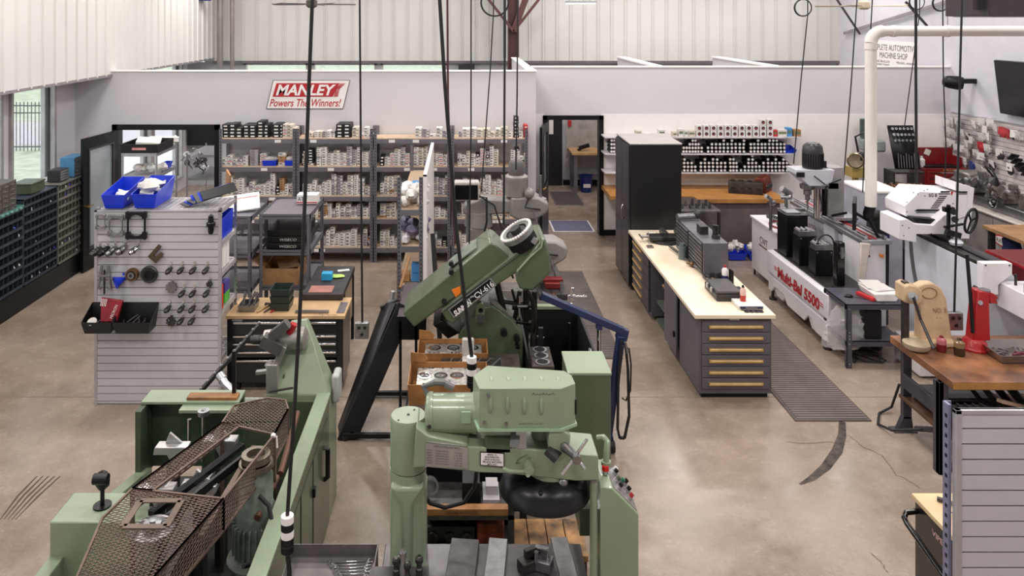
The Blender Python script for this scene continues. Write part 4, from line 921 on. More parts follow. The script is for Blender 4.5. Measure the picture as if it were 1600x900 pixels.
# ================================================================ floor mats
def mat_obj(x0, x1, y0, y1, lb, col, border=None):
    t = thing('floor_mat', lb, 'mat', ((x0+x1)/2, (y0+y1)/2, 0))
    MB().box(x0, x1, y0, y1, .0, .012).build('base', border or M('mat_edge', '5d5351', .8), t, bevel=.004)
    m = MB(); y = y0+.03; step = .045 if (y1-y0) > 1 else .03
    while y < y1-.04: m.box(x0+.03, x1-.03, y, y+step*.62, .012, .017); y += step
    m.build('ribs', M(col, col, .75, var=.08), t, smooth=False); return t
mat_obj(3.22, 3.96, 7.42, 10.9, 'long ribbed brown-grey rubber mat beside the drawer cabinets', '736764')
mat_obj(.95, 1.84, 8.78, 11.8, 'ribbed grey rubber mat in the aisle right of the grey mills', '6c6361')
mat_obj(1.66, 2.42, 13.98, 14.75, 'blue-grey doormat with a white border in the doorway', '70708a', white_m)
mat_obj(1.95, 2.55, 16.0, 17.2, 'dark mat before the far black door in the back corridor', '57504f')
# back corridor table
t = thing('work_table', 'wood-topped grey table in the room beyond the doorway', 'table', (3.0, 17.5, 0))
MB().box(2.45, 3.45, 17.1, 17.85, .84, .89).build('top', M('table_wood', 'b98f62', .5), t, bevel=.003)
for x in (2.5, 3.35):
    for y in (17.15, 17.75): MB().box(x, x+.08, y, y+.08, 0, .84).build('leg', sgrey, t)
MB().box(2.5, 3.43, 17.5, 17.8, .25, .28).build('lower_shelf', sgrey, t)
t = thing('bucket', 'dark blue plastic bucket under the table in the room beyond the doorway', 'bucket', (2.78, 17.3, 0)); MB().lathe((2.78, 17.25, 0), (0, 0, 1), [(.12, 0), (.15, .36), (.16, .37), (.145, .37), (.115, .02), (0, .02)], 24).build('pail', M('bucket_blue', '1c2a6e', .4), t); MB().box(2.7, 2.86, 17.09, 17.1, .12, .2).build('label', white_card, t)
t = thing('hand_drill', 'black hand tool lying on the table beyond the doorway', 'tool', (2.75, 17.4, .89)); MB().bar((2.65, 17.4, .95), (2.88, 17.4, 1.02), .08, .08).bar((2.68, 17.4, .93), (2.62, 17.4, .9), .07, .05).build('body', blackm, t)
t = thing('plastic_sheet', 'clear plastic sheeting on the wall above the table beyond the doorway', 'sheet', (2.95, 17.88, .9))
m = MB(); rnd = random.Random(5); nx, nz = 14, 10; vs = [(2.42+1.04*i/nx, 17.86+rnd.uniform(-.03, .03), .4+1.2*j/nz) for j in range(nz+1) for i in range(nx+1)]
m.add(vs, [(j*(nx+1)+i, j*(nx+1)+i+1, (j+1)*(nx+1)+i+1, (j+1)*(nx+1)+i) for j in range(nz) for i in range(nx)]).build('sheet', M('plastic_sheet', 'a39c96', .25, alpha=.75), t)
solo(MB().cyl((2.82, 17.92, 1.35), (2.82, 17.92, 2.4), .02), 'air_hose', M('hose_blue', '1f5fa8', .4), 'blue hose hanging on the wall in the room beyond the doorway', 'hose')
solo(MB().box(2.46, 2.54, 17.84, 17.9, 1.38, 1.52), 'alarm_box', redp, 'small red alarm box on the wall beyond the doorway', 'alarm', bevel=.005)
t = thing('light_switch', 'white light switch on the wall beside the open door leaf', 'switch', (1.33, 13.78, 1.2)); MB().box(1.3, 1.37, 13.775, 13.79, 1.2, 1.31).build('plate', white_m, t, bevel=.002); MB().box(1.328, 1.342, 13.765, 13.775, 1.24, 1.27).build('toggle', white_m, t)
# ================================================================ wall shelves with tubes and piston boxes
SHY = 13.4
def shz(py): return Zp(py, SHY)
wshm = M('shelf_white', 'c9c5c8', .5)
ZS = [1.82, 1.53, 1.2]
for k, z in enumerate(ZS):
    t = thing('wall_shelf', 'long pale wall shelf right of the door, %s of three' % ('top', 'middle', 'bottom')[k], 'shelf', (4.1, 13.6, z-.03))
    MB().box(2.49, 5.86 if k == 0 else 5.75, SHY, 13.78, z-.025, z).build('board', wshm, t, bevel=.003)
    for x in (2.56, 3.3, 3.9, 4.3, 4.9, 5.5): MB().prism([(SHY+.05, z-.026), (13.78, z-.026), (13.78, z-.12), (13.76, z-.12)], x, x+.015, 'x').build('bracket', wshm, t, smooth=False)
rnd = random.Random(21); tubep = None
def tube_obj():
    t = thing('liner_tube', 'x', 'tube', (0, 0, 0))
    MB().cyl((0, 0, 0), (0, .26, 0), .032, n=14).build('tube', black_card, t); MB().ring((0, -.004, 0), (0, 1, 0), .0001, .0215, .005, 14).build('end_cap', tagc, t); return t
TR = [(1, 1066, 1100, (2, 2, 3, 4, 4, 3, 2)), (1, 1104, 1166, (2, 3, 3, 3, 4, 3, 4, 3, 3, 4)), (1, 1171, 1200, (3, 3, 4, 3, 3)), (1, 1200, 1230, (4, 4, 4, 3, 3)), (1, 953, 963, (4, 4)),
      (2, 1067, 1090, (4, 3, 3, 2)), (2, 1093, 1137, (3, 4, 3, 4, 4, 3, 3)), (2, 1139, 1155, (4, 4, 3)), (2, 1156, 1197, (1, 2, 4, 5, 3, 2, 3)), (2, 1198, 1240, (4, 3, 4, 3, 4, 3, 2))]
cnt = {1: 0, 2: 0}
for sh, a, b, cols in TR:
    for c, n in enumerate(cols):
        x = Xp(a+3.1+(b-a-6.2)*c/max(1, len(cols)-1), SHY); cnt[sh] += 1
        for k in range(n):
            nm = '%s from left' % NUM[min(cnt[sh]-1, 29)]
            lb = 'black tube with white end, %s wall shelf, stack %s, %s' % ({1: 'middle', 2: 'bottom'}[sh], nm, 'lowest' if k == 0 else NUM[k]+' up')
            if tubep is None: tubep = o = tube_obj()
            else: o = dup(tubep)
            o.location = (x+rnd.uniform(-.002, .002), SHY+.02+rnd.uniform(0, .02), ZS[sh]+.033+k*.0645); o['label'] = lb; o['group'] = 'black tubes on the %s wall shelf' % {1: 'middle', 2: 'bottom'}[sh]; o['category'] = 'tube'
def piston_box(x, z, lb):
    t = thing('piston_box', lb, 'box', (x, SHY+.05, z), 'white piston boxes on the top wall shelf')
    MB().box(x-.052, x+.052, SHY+.04, SHY+.16, z+.001, z+.1).build('carton', white_card, t, bevel=.002)
    MB().cyl((x, SHY+.04, z+.05), (x, SHY+.036, z+.05), .03, n=14).build('emblem', print_m, t); MB().box(x-.008, x+.008, SHY+.032, SHY+.036, z+.03, z+.05).build('red_mark', red_m, t, smooth=False); return t
for c in range(11):
    px = 1094+11.1*c
    for k in range(3 if c > 8 else 2): piston_box(Xp(px, SHY), 1.82+.101*k, 'white piston box on the top wall shelf, %s column from left, %s' % (NUM[c], ('bottom', 'second', 'third')[k]))
for i, (a, b, h, mm, lb) in enumerate(((1053, 1060, .08, cream_card, 'low cream carton'), (1062, 1070, .13, white_card, 'white upright carton'), (1071, 1077, .11, white_card, 'small white carton'), (1078, 1088, .1, cream_card, 'dull cream carton'),
        (1211, 1217, .11, M('red_card'), 'red carton'), (1218, 1232, .12, white_card, 'white and red carton'), (1233, 1240, .15, lblue, 'bright blue carton'), (1243, 1254, .12, cardb, 'brown cardboard carton'),
        (995, 1004, .1, cream_card, 'cream upright carton behind the locker top'), (1005, 1020, .06, white_card, 'flat white carton behind the locker top'), (1031, 1041, .12, white_card, 'white carton with green print behind the locker top'), (970, 990, .03, cream_card, 'flat cream pile behind the locker top'))):
    x0, x1 = Xp(a, SHY), Xp(b, SHY); t = thing('small_carton', lb+(' on the top wall shelf' if 'locker' in lb else ' on the top wall shelf, '+('left of' if a < 1090 else 'right of')+' the piston boxes'), 'box', ((x0+x1)/2, 13.5, 1.82))
    MB().box(x0, x1, SHY+.06, SHY+.2, 1.821, 1.82+h).build('carton', mm, t, bevel=.002); MB().box(x0+.01, x1-.015, SHY+.055, SHY+.06, 1.82+h*.4, 1.82+h*.7).build('print', M('green_print', '6a7a55', .6), t, smooth=False)
t = thing('storage_bin', 'blue bin of parts at the right end of the middle wall shelf', 'bin', (5.7, 13.5, 1.53)); bin_mb(5.64, 5.95-.2+.1, SHY+.02, 13.7, 1.532, 1.64, tp=.02, low=.6).build('tub', blue_m, t, smooth=False)
# back bench, right
ow = M('orange_wood', 'b98248', .4, var=.15, scale=4)
t = thing('wall_bench', 'orange-brown butcher block bench top fixed along the back wall under the tubes', 'bench', (3.9, 13.2, 0))
MB().box(2.5, 3.9, 12.95, 13.78, .83, .9).box(3.9, 5.38, 12.72, 13.78, .83, .9).build('top', ow, t, bevel=.004)
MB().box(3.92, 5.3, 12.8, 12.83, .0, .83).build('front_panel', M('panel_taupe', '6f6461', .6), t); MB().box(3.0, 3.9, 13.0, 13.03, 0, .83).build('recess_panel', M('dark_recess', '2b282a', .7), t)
t = thing('metal_table', 'steel-topped table of small parts right of the black locker', 'table', (3.55, 12.3, 0))
MB().box(3.2, 4.04, 12.0, 12.9, .86, .89).build('top', steel, t, bevel=.003); MB().box(3.2, 4.04, 12.0, 12.9, .2, .22).box(3.2, 4.0, 12.02, 12.88, .5, .515).build('shelf', dsteel, t)
for x in (3.2, 4.0):
    for y in (12.0, 12.86): MB().box(x, x+.04, y, y+.04, 0, .86).build('leg', dsteel, t)
for k, (x, z, lb) in enumerate(((3.42, .515, 'upper dark blue bin on the shelf under the steel table'), (3.5, .22, 'lower dark blue bin on the shelf under the steel table'))):
    t2 = thing('storage_bin', lb, 'bin', (x, 12.2, z)); bin_mb(x-.18, x+.3, 12.06, 12.4, z+.002, z+.16, tp=.01).build('tub', M('navy_bin', '14246e', .4), t2, smooth=False)
rnd = random.Random(8)
for k in range(16):
    solo(MB().cyl((3.27+.11*(k % 7)+rnd.uniform(-.02, .02), 12.15+.2*(k//7), .892), (3.27+.11*(k % 7), 12.17+.2*(k//7), .94+rnd.random()*.05), .025, .018, 10), 'valve_part', dsteel, 'small dark machined part on the steel table, row %s, %s from left' % (NUM[k//7], NUM[k % 7]), 'part', 'machined parts on the steel table')
def engine_head(name, lb, c, L, wd, h, rz, mm, n=4, tilt=0):
    t = thing(name, lb, 'engine part', c, local=True); t.rotation_euler = (tilt, 0, rz)
    m = MB().prism([(-wd/2, 0), (wd/2, 0), (wd/2, h*.6), (wd*.3, h), (-wd*.35, h), (-wd/2, h*.55)], -L/2, L/2, 'x'); m.build('casting', mm, t, bevel=.008)
    for k in range(n):
        x = -L/2+L*(k+.5)/n; MB().ring((x, -wd*.5, h*.4), (0, -1, 0), wd*.12, wd*.22, .012, 16).build('port', dsteel, t); MB().ring((x, 0, h), (0, 0, 1), wd*.12, wd*.2, .02, 14).build('spring_seat', mm, t)
    return t
engine_head('engine_head_casting', 'dark brown cylinder head leaning on the orange bench', (4.85, 13.15, .9), .55, .2, .2, -.3, M('old_iron', '3a302a', .6, .3, var=.4, scale=18), 4)
t = engine_head('engine_block', 'rusty red V-shaped manifold on the orange bench, right of the dark head', (5.2, 13.3, .9), .35, .22, .25, .9, M('rust_red', '7a3527', .6, .2, var=.4, scale=16), 3)
for k, (x, lb) in enumerate(((4.42, 'blue bin of white packets on the floor under the orange bench, left one'), (4.75, 'blue bin of white packets on the floor under the orange bench, right one'))):
    t = thing('storage_bin', lb, 'bin', (x, 12.4, 0)); bin_mb(x-.15, x+.15, 12.3, 12.65, .01, .17, tp=.03, low=.7).build('tub', blue_m, t, smooth=False)
    m = MB()
    for q in range(5): m.blob((x-.08+.04*q, 12.42+.03*(q%2), .18+.03*(q%3)), (.1, .14, .12), .35, q)
    m.build('packets', white_card, t)
solo(MB().blob((5.0, 12.62, .22), (.42, .3, .44), .12, 3, 16), 'black_bag', M('bag_black', '111013', .6), 'black sack slumped on the floor against the bench front', 'bag')
# ================================================================ white balancing machine
cw = M('machine_white', 'e4e0e3', .4, var=.02, coat=.2); cwp = M('machine_panel', 'c4c3cd', .4, var=.03)
t = thing('crankshaft_balancer', 'long white crankshaft balancer with red lettering on its low bed', 'machine', (4.6, 10, 0))
BX0 = 4.27
o = MB().prism([(8.98, .2), (8.98, .66), (10.75, .66), (10.75, .2), (10.62, .2), (10.5, .1), (10.3, .1), (10.2, .2), (9.55, .2), (9.45, .08), (9.02, .08)], BX0+.03, 4.95, 'x').build('bed', cw, t, bevel=.01)
MB().box(BX0, BX0+.03, 8.97, 10.76, .37, .655).box(BX0, 4.95, 8.96, 8.985, .3, .66).build('bed_front_cover', cw, o, bevel=.008)
MB().prism([(8.99, .1), (8.99, .33), (10.72, .33), (10.72, .12), (10.62, .12), (10.5, .22), (10.2, .22), (10.1, .12), (9.6, .12), (9.5, .22), (9.4, .22), (9.3, .1)], BX0+.005, BX0+.03, 'x').build('bed_skirt', cw, o, bevel=.006)
m = MB(); text_mb(m, 'Multi-Bal 5500', (BX0-.002, 9.78, .47), (0, -1, 0), (0, 0, 1), .15, 1.22, .1, .045); m.build('lettering', red_m, o, smooth=False)
m = MB()
for k in range(2): m.box(BX0-.003, BX0, 9.08, 9.16, .47+.03*k, .482+.03*k).box(BX0-.003, BX0, 10.4, 10.5, .47+.03*k, .482+.03*k)
m.build('red_stripes', red_m, o, smooth=False)
MB().box(BX0+.08, 4.9, 9.0, 10.72, .66, .675).build('bed_way', dsteel, o, bevel=.003)
for y in (9.05, 10.65):
    for x in (4.31, 4.88): MB().cyl((x, y, .02), (x, y, .12), .018).cyl((x, y, 0), (x, y, .025), .05).build('levelling_foot', dsteel, t)
o = MB().box(4.42, 4.9, 10.8, 11.72, .1, .86).build('rear_cabinet', cw, t, bevel=.006); MB().box(4.4, 4.92, 10.78, 11.74, .86, .89).build('cabinet_top', cw, o, bevel=.004)
m = MB(); text_mb(m, 'CWT', (4.418, 11.25, .62), (0, -1, 0), (0, 0, 1), .1, .28); m.box(4.415, 4.42, 11.05, 11.42, .53, .545).build('lettering', M('maroon', '6d2530', .5), o, smooth=False)
for x in (4.45, 4.86): MB().cyl((x, 10.85, 0), (x, 10.85, .1), .015).cyl((x, 11.68, 0), (x, 11.68, .1), .015).build('foot', dsteel, o)
# rear stand with rails
o = MB().box(4.83, 5.12, 9.28, 9.75, .02, 1.16).build('pedestal', cw, t, bevel=.006); MB().box(4.9, 5.12, 9.75, 10.0, .1, 1.1).box(4.85, 5.12, 10.0, 10.3, .02, 1.16).box(4.9, 5.12, 10.3, 11.0, .1, 1.1).build('back_panel', cwp, t)
m = MB(); text_mb(m, 'CWT', (Xp(1353, 9.27), 9.277, Zp(390, 9.27)), (1, 0, 0), (0, 0, 1), .08, .12); m.box(Xp(1346, 9.27), Xp(1360, 9.27), 9.275, 9.279, Zp(402, 9.27), Zp(399, 9.27)).build('lettering', M('maroon'), o, smooth=False)
m = MB().box(5.05, 5.07, 9.27, 9.28, 1.02, 1.04).build('switch_plate', M('orange', 'e07a28', .5), o); MB().cyl((5.06, 9.25, 1.03), (5.06, 9.28, 1.03), .02).build('isolator_switch', M('orange'), o)
m = MB(); text_mb(m, 'CWT', (4.828, 10.68, 1.0), (0, -1, 0), (0, 0, 1), .1, .25); m.box(4.826, 4.829, 10.45, 10.9, .92, .935).build('side_lettering', M('maroon'), t, smooth=False)
o = MB().box(4.82, 5.18, 9.25, 11.3, 1.17, 1.22).build('rail_beam', alum, t, bevel=.004)
MB().tube([(4.88, 9.28, 1.245), (4.88, 11.28, 1.245)], .022).tube([(5.12, 9.28, 1.245), (5.12, 11.28, 1.245)], .022).build('rail', chrome, o)
MB().box(4.94, 4.955, 9.3, 11.2, 1.22, 1.23).box(5.0, 5.02, 9.3, 11.2, 1.22, 1.23).build('red_scale', red_m, o, smooth=False)
o = MB().box(4.84, 5.16, 10.0, 10.35, 1.26, 1.3).build('carriage', alum, t, bevel=.004)
MB().box(4.79, 5.0, 10.05, 10.3, 1.3, 1.94).build('column', M('brushed_alum', 'aaa8a6', .35, .6, var=.1), o, bevel=.004); MB().cyl((4.69, 10.12, 1.27), (4.69, 10.12, 1.72), .055).build('guide_shaft', chrome, o)
MB().box(4.75, 4.785, 10.08, 10.14, 1.3, 2.02).build('black_strip', blackm, o); MB().bar((4.8, 9.98, 1.33), (5.0, 9.98, 1.37), .02, .03).build('lock_lever', blackm, o)
q = MB().prism([(4.33, 1.93), (4.83, 1.93), (4.8, 1.78), (4.72, 1.72), (4.5, 1.72), (4.33, 1.87)], 9.95, 10.25).build('gear_head', cwp, t, bevel=.006)
MB().box(4.33, 4.43, 9.93, 9.95, 1.84, 1.9).build('display', blackm, q); MB().box(4.55, 4.93, 10.05, 10.2, 1.66, 1.74).build('head_arm', alum, q, bevel=.004)
MB().lathe((4.6, 10.08, 1.93), (0, 0, 1), [(.125, 0), (.13, .03), (.13, .22), (.12, .29), (.08, .33), (0, .335)], 26).build('motor', M('motor_grey', '39373a', .35, .2), q)
m = MB()
for k in range(14): a = PI+PI*k/13; m.box(4.6+.13*math.cos(a)-.003, 4.6+.13*math.cos(a)+.003, 10.08+.13*math.sin(a)-.01, 10.08+.13*math.sin(a)+.003, 1.95, 2.13)
m.build('cooling_fins', blackm, q, smooth=False)
MB().lathe((4.52, 10.05, 1.72), (0, 0, -1), [(.1, 0), (.09, .05), (.05, .07), (.05, .13), (.03, .14), (.03, .2), (.015, .21), (.008, .33)], 18).build('spindle', steel, q)
for a in (.4, 2.5, 4.6): MB().cyl((4.7, 9.92, 1.74), (4.7+.2*math.cos(a), 9.9, 1.74+.2*math.sin(a)), .008).build('feed_lever', blackm, q)
MB().cyl((4.7, 9.88, 1.74), (4.7, 9.96, 1.74), .025).build('lever_hub', chrome, q)
m = MB(); rnd = random.Random(4)
for k in range(12): a = (rnd.uniform(4.4, 4.8), rnd.uniform(10.6, 11.4), .9+rnd.random()*.45); m.cyl(a, (a[0]+rnd.uniform(-.15, .15), a[1]+rnd.uniform(-.1, .1), a[2]+rnd.uniform(-.1, .1)), .02+.03*rnd.random())
m.box(4.4, 4.78, 10.7, 10.76, 1.2, 1.24).build('support_roller', steel, t)
for x in (4.38, 4.6): MB().cyl((x, 10.9, .89), (x, 10.9, 1.35), .022).build('support_post', steel, t)
def blackbox(x0, x1, y, d, z1, lb, metal=True, hoop=False):
    t = thing('balancer_head', lb, 'machine head', ((x0+x1)/2, y+d/2, .676))
    MB().box(x0, x1, y, y+d, .678, z1).build('housing', blackm, t, bevel=.006)
    if metal:
        MB().box(x0, x1, y, y+d*.8, z1, z1+.07).build('roller_block', steel, t, bevel=.004); m = MB()
        for k in range(3): m.cyl((x0+.03+.06*k, y+.01, z1+.07), (x0+.03+.06*k, y+d*.7, z1+.07), .022)
        m.build('rollers', chrome, t); m = MB()
        for x in (x0+.025, x1-.025): m.cyl((x, y-.004, z1-.03), (x, y, z1-.03), .008)
        m.build('bolts', alum, t)
    else: MB().box(x0-.005, x1+.005, y-.005, y+d+.005, z1, z1+.02).build('lid', blackg, t, bevel=.003); MB().box(x0+.05, x1-.05, y+.1, y+.3, z1+.02, z1+.03).build('vent_plate', alum, t)
    if hoop: MB().tube([(x0+.05+.1*(1-math.cos(a)), y+.05, z1+.07+.11*math.sin(a)) for a in [PI*k/10 for k in range(11)]], .01).build('cable_loop', rubber, t)
blackbox(4.27+.1, 4.66, 10.35, .3, 1.22, 'tall wide black box at the far end of the balancer bed', False)
blackbox(4.38, 4.6, 9.98, .2, 1.06, 'black balancer head with steel rollers in the middle of the bed')
blackbox(4.41, 4.63, 9.58, .2, 1.0, 'black balancer head with rollers and a looped cable, nearest the viewer', hoop=True)
t = thing('sensor_post', 'slim black upright sensor post at the near end of the balancer bed', 'post', (4.56, 9.3, .676))
MB().box(4.5, 4.6, 9.22, 9.32, .678, 1.2).build('post', blackg, t, bevel=.01); MB().box(4.535, 4.57, 9.19, 9.22, 1.02, 1.15).cyl((4.55, 9.17, 1.07), (4.55, 9.22, 1.07), .025).build('sensor', steel, t)
solo(MB().tube([W(1215+14*math.cos(a)*(1+.05*k), 0, 10.9)*0+Vector((4.62+.16*math.cos(a), 11.1+.22*math.sin(a), .9+.006*k)) for k in range(3) for a in [2*PI*i/16 for i in range(16)]]+[Vector((4.85, 11.0, .92)), Vector((4.9, 10.9, 1.1))], .009), 'cable_coil', M('red_cable', 'a5534c', .5), 'coiled red cable on top of the white rear cabinet', 'cable')
t = thing('control_screen', 'black monitor seen edge-on on an arm over the balancer rails', 'monitor', (4.85, 9.42, 1.3))
MB().obox((4.83, 9.45, 1.5), (.04, .42, .33), (0, 0, -.5)).build('screen', blackm, t, bevel=.004); MB().tube([(4.85, 9.5, 1.5), (5.0, 9.4, 1.4), (5.1, 9.35, 1.16)], .018).build('arm', blackm, t); 
solo(MB().prism([(4.78, 1.2), (4.9, 1.19), (4.86, .98), (4.83, .72), (4.75, .74), (4.77, .95)], 9.2, 9.24), 'shop_towel', M('towel', 'd9cfc4', .8, bump=.4, bscale=20), 'white towel hanging from the end of the balancer rail', 'towel', bevel=.01)
t = thing('control_cabinet', 'tall grey-sided control cabinet with a white top behind the balancer', 'cabinet', (5.7, 10.7, 0))
MB().box(5.46, 5.95, 10.37, 11.06, 0, 1.53).build('case', M('cabinet_lilac', 'a9a8b6', .4), t, bevel=.006); MB().box(5.45, 5.96, 10.36, 11.07, 1.53, 1.56).build('top', white_m, t, bevel=.004)
# ---------------------------------------------------------------- grey stand, tower, papers
t = thing('utility_stand', 'dark grey two-shelf steel stand with papers and a mouse, at the end of the balancer', 'stand', (4.62, 8.8, 0))
gs = M('stand_grey', '4f4d59', .45, .2)
for z in (.71, .3): MB().box(4.28, 4.94, 8.55, 9.08, z-.008, z).box(4.28, 4.94, 8.55, 8.555, z-.06, z).box(4.28, 4.285, 8.55, 9.08, z-.06, z).box(4.935, 4.94, 8.55, 9.08, z-.06, z).build('shelf', gs, t, smooth=False)
for x in (4.28, 4.89):
    for y in (8.54, 9.04):
        m = MB().box(x, x+.055, y, y+.005, 0, .7).box(x if x < 4.5 else x+.05, x+.005 if x < 4.5 else x+.055, y, y+.05, 0, .7); m.mat(1)
        for z in (.05, .27, .33, .36, .4, .66): m.cyl((x+.028, y-.004, z), (x+.028, y, z), .008, n=8)
        m.build('leg', [gs, alum], t, smooth=False)
t = thing('paper_box', 'white plastic box with papers on the grey stand', 'box', (4.8, 8.85, .71)); MB().prism([(4.62, .8), (4.66, .712), (4.88, .712), (4.93, .8)], 8.62, 8.98).build('box', white_m, t, bevel=.01); MB().obox((4.77, 8.85, .81), (.24, .3, .01), (0, 0, .2)).obox((4.75, 8.88, .82), (.22, .26, .006), (.05, 0, -.1)).build('papers', white_card, t)
solo(MB().obox((4.6, 8.75, .73), (.05, .24, .035), (0, 0, .3)), 'card_deck', M('red_card'), 'narrow red box lying beside the white paper box', 'box', bevel=.003)
t = thing('computer_mouse', 'black computer mouse with its cord on the grey stand', 'mouse', (4.42, 8.78, .71)); MB().sph((4.42, 8.78, .72), .05, 14, (1.0, .65, .45)).build('shell', blackm, t); MB().tube([(4.46, 8.76, .72), (4.55, 8.72, .714), (4.65, 8.65, .713), (4.72, 8.58, .713)], .003, 6).build('cord', blackm, t)
solo(MB().box(4.52, 4.7, 8.6, 9.0, .302, .62), 'computer_tower', blackm, 'black computer tower on the lower shelf of the grey stand', 'computer', bevel=.006)
m = MB(); rnd = random.Random(19); vs = []; fs = []
for j in range(13):
    u_ = j/12; wr = .12+.1*math.sin(min(1, u_*1.15)*PI*.62)
    for i in range(22):
        a = 2*PI*i/22; q = 1+rnd.uniform(-.16, .16); vs.append((4.33-.05*u_+wr*q*math.cos(a), 8.66+wr*.4*q*math.sin(a)-.01, .66-.46*u_+rnd.uniform(-.02, .02)))
for j in range(12):
    for i in range(22): fs.append((j*22+i, j*22+(i+1)%22, (j+1)*22+(i+1)%22, (j+1)*22+i))
fs.append(tuple(range(12*22, 13*22))); m.add(vs, fs)
solo(m, 'plastic_bag', M('thin_clear_bag', 'e6e4e3', .12, alpha=.3, var=.05, spec=1), 'clear plastic bag hanging from the front leg of the grey stand', 'bag')
solo(MB().box(4.95, 5.25, 8.3, 8.8, .02, .32), 'white_case', cw, 'white low box on the floor right of the grey stand', 'box', bevel=.01)
m = MB(); rnd = random.Random(3); pts = [(4.75, 9.1, .3)]
for k in range(18): pts.append((4.6+.2*math.cos(k*.9), 8.82+.2*math.sin(k*1.3), .02))
solo(MB().tube(pts, .006, 6), 'cable_tangle', cabm, 'tangle of black cables on the floor under the grey stand', 'cable')
solo(MB().tube([(4.2, 7.0, .15), (4.0, 7.15, .06), (3.98, 7.35, .012), (4.1, 7.55, .012), (4.25, 7.6, .05), (4.3, 7.55, .3)], .012, 8), 'power_cord', cabm, 'black power cord looping onto the floor beside the wooden bench leg', 'cord')
# ================================================================ SG8 grinder
t = thing('surface_grinder', 'large white valve seat machine with a striped head marked SG 8', 'machine', (5.6, 8.6, 0))
gp = M('grinder_panel', 'd0d1dc', .4, var=.02)
MB().prism([(5.3, 0), (5.3, 1.36), (5.58, 1.36), (5.75, 1.1), (5.8, 0)], 7.86, 9.2).build('base', gp, t, bevel=.008)
o = MB().box(5.3, 5.58, 7.85, 9.2, 1.36, 1.4).build('table_way', dsteel, t, bevel=.004); MB().box(5.4, 5.45, 7.86, 9.18, 1.4, 1.415).build('slot_cover', blackm, o)
o = MB().prism([(5.26, 1.42), (5.56, 1.42), (5.56, 1.31), (5.42, 1.2), (5.42, 1.1), (5.26, 1.1)], 7.76, 7.85).build('end_bracket', cw, t, bevel=.006)
m = MB()
for x in (5.29, 5.53): m.cyl((x, 7.755, 1.4), (x, 7.76, 1.4), .008)
m.build('bolts', dsteel, o)
def WX(pts, Y): return [(Xp(a, Y), Zp(b, Y)) for a, b in pts]
Yh = 8.75
head = MB().prism(WX([(1437, 299), (1511, 303), (1510, 338), (1497, 343), (1458, 345), (1415, 338), (1414, 322)], Yh), Yh, Yh+.42).build('head', cw, t, bevel=.006)
m = MB()
for a, b in (((1468, 299), 1512), ((1468, 302), 1512)): pass
def stripe(m, x0, x1, y0, y1, sk=0): m.add([W(x0+sk, y0, Yh-.004), W(x1+sk, y0, Yh-.004), W(x1, y1, Yh-.004), W(x0, y1, Yh-.004)], [(0, 1, 2, 3)])
stripe(m, 1469, 1484, 298.5, 301, 1); stripe(m, 1495, 1511, 299, 301.5, 1)
stripe(m, 1431, 1467, 327, 330, 1); 
for k in range(7): stripe(m, 1467-2.2*k, 1479-2.2*k, 306+3*k, 307.6+3*k, 1)
m.build('black_stripes', blackm, head, smooth=False)
m = MB(); stripe(m, 1466, 1484, 301.5, 304, 1); stripe(m, 1495, 1511, 302, 304, 1); stripe(m, 1431, 1465, 330.5, 333, 1); m.build('grey_stripes', sgrey, head, smooth=False)
m = MB(); text_mb(m, 'SG 8', W(1457.5, 305, Yh-.004), (1, 0, 0), (0, 0, 1), .04, .095, 0, .02); m.build('lettering', print_m, head, smooth=False)
m = MB(); text_mb(m, 'SUNNEN', W(1490, 301, Yh-.004), (1, 0, 0), (0, 0, 1), .022, .07, .2); m.add([W(1485, 299, Yh-.005), W(1490, 299, Yh-.005), W(1487, 306, Yh-.005)], [(0, 1, 2)]); m.build('red_logo', red_m, head, smooth=False)
m = MB()
for a, b in ((1444, 298), (1449, 296), (1434, 303), (1417, 316), (1417, 331), (1430, 329), (1430, 342), (1489, 318), (1445, 306), (1427, 301)): p = W(a, b, Yh); m.cyl(p-Vector((0, .005, 0)), p, .006, n=8)
m.build('screws', print_m, head)
MB().prism(WX([(1490, 283), (1520, 293), (1512, 372), (1487, 372), (1487, 345), (1507, 338), (1508, 300), (1490, 297)], Yh+.05), Yh+.02, Yh+.4).build('column', cw, t, bevel=.006)
o = MB().prism(WX([(1405, 344), (1417, 342), (1430, 350), (1458, 352), (1475, 337), (1487, 330), (1490, 366), (1432, 366), (1432, 379), (1405, 374)], 8.6), 8.6, 9.0).build('c_frame', cw, t, bevel=.006)
MB().prism(WX([(1425, 340), (1462, 343), (1458, 350), (1432, 349)], 8.65), 8.65, 8.95).build('dark_gap', blackm, o)
m = MB()
for a, b in ((1410, 352), (1420, 356), (1455, 365), (1477, 365), (1412, 368)): p = W(a, b, 8.6); m.cyl(p-Vector((0, .005, 0)), p, .006, n=8)
m.build('screws', print_m, o)
MB().tube([W(1423, 378, 8.55), W(1424, 395, 8.5), W(1427, 420, 8.4), W(1433, 450, 8.2)], .018).build('conduit', cabm, t)
c = W(1517, 345, 8.3); m = MB().tube([c+Vector((.03*math.sin(a)+.06*math.cos(a), 0, .13*math.sin(a))) for a in [2*PI*i/24 for i in range(24)]], .014, 8, True)
for a in (0.3, 2.4, 4.5): m.tube([c, c+Vector((.03*math.sin(a)+.06*math.cos(a), 0, .13*math.sin(a)))], .01)
m.build('hand_wheel', blackm, t)
m = MB().cyl(W(1490, 331, 8.5), W(1490, 331, 8.4), .035).cyl(W(1492, 343, 8.5), W(1492, 343, 8.4), .035).bar(W(1474, 327, 8.5), W(1490, 327, 8.5), .05, .05).cyl(W(1482, 320, 8.5), W(1482, 372, 8.5), .02).bar(W(1475, 355, 8.5), W(1505, 350, 8.5), .03, .02).bar(W(1478, 362, 8.45), W(1500, 368, 8.45), .05, .06)
m.build('spindle_controls', blackm, t)
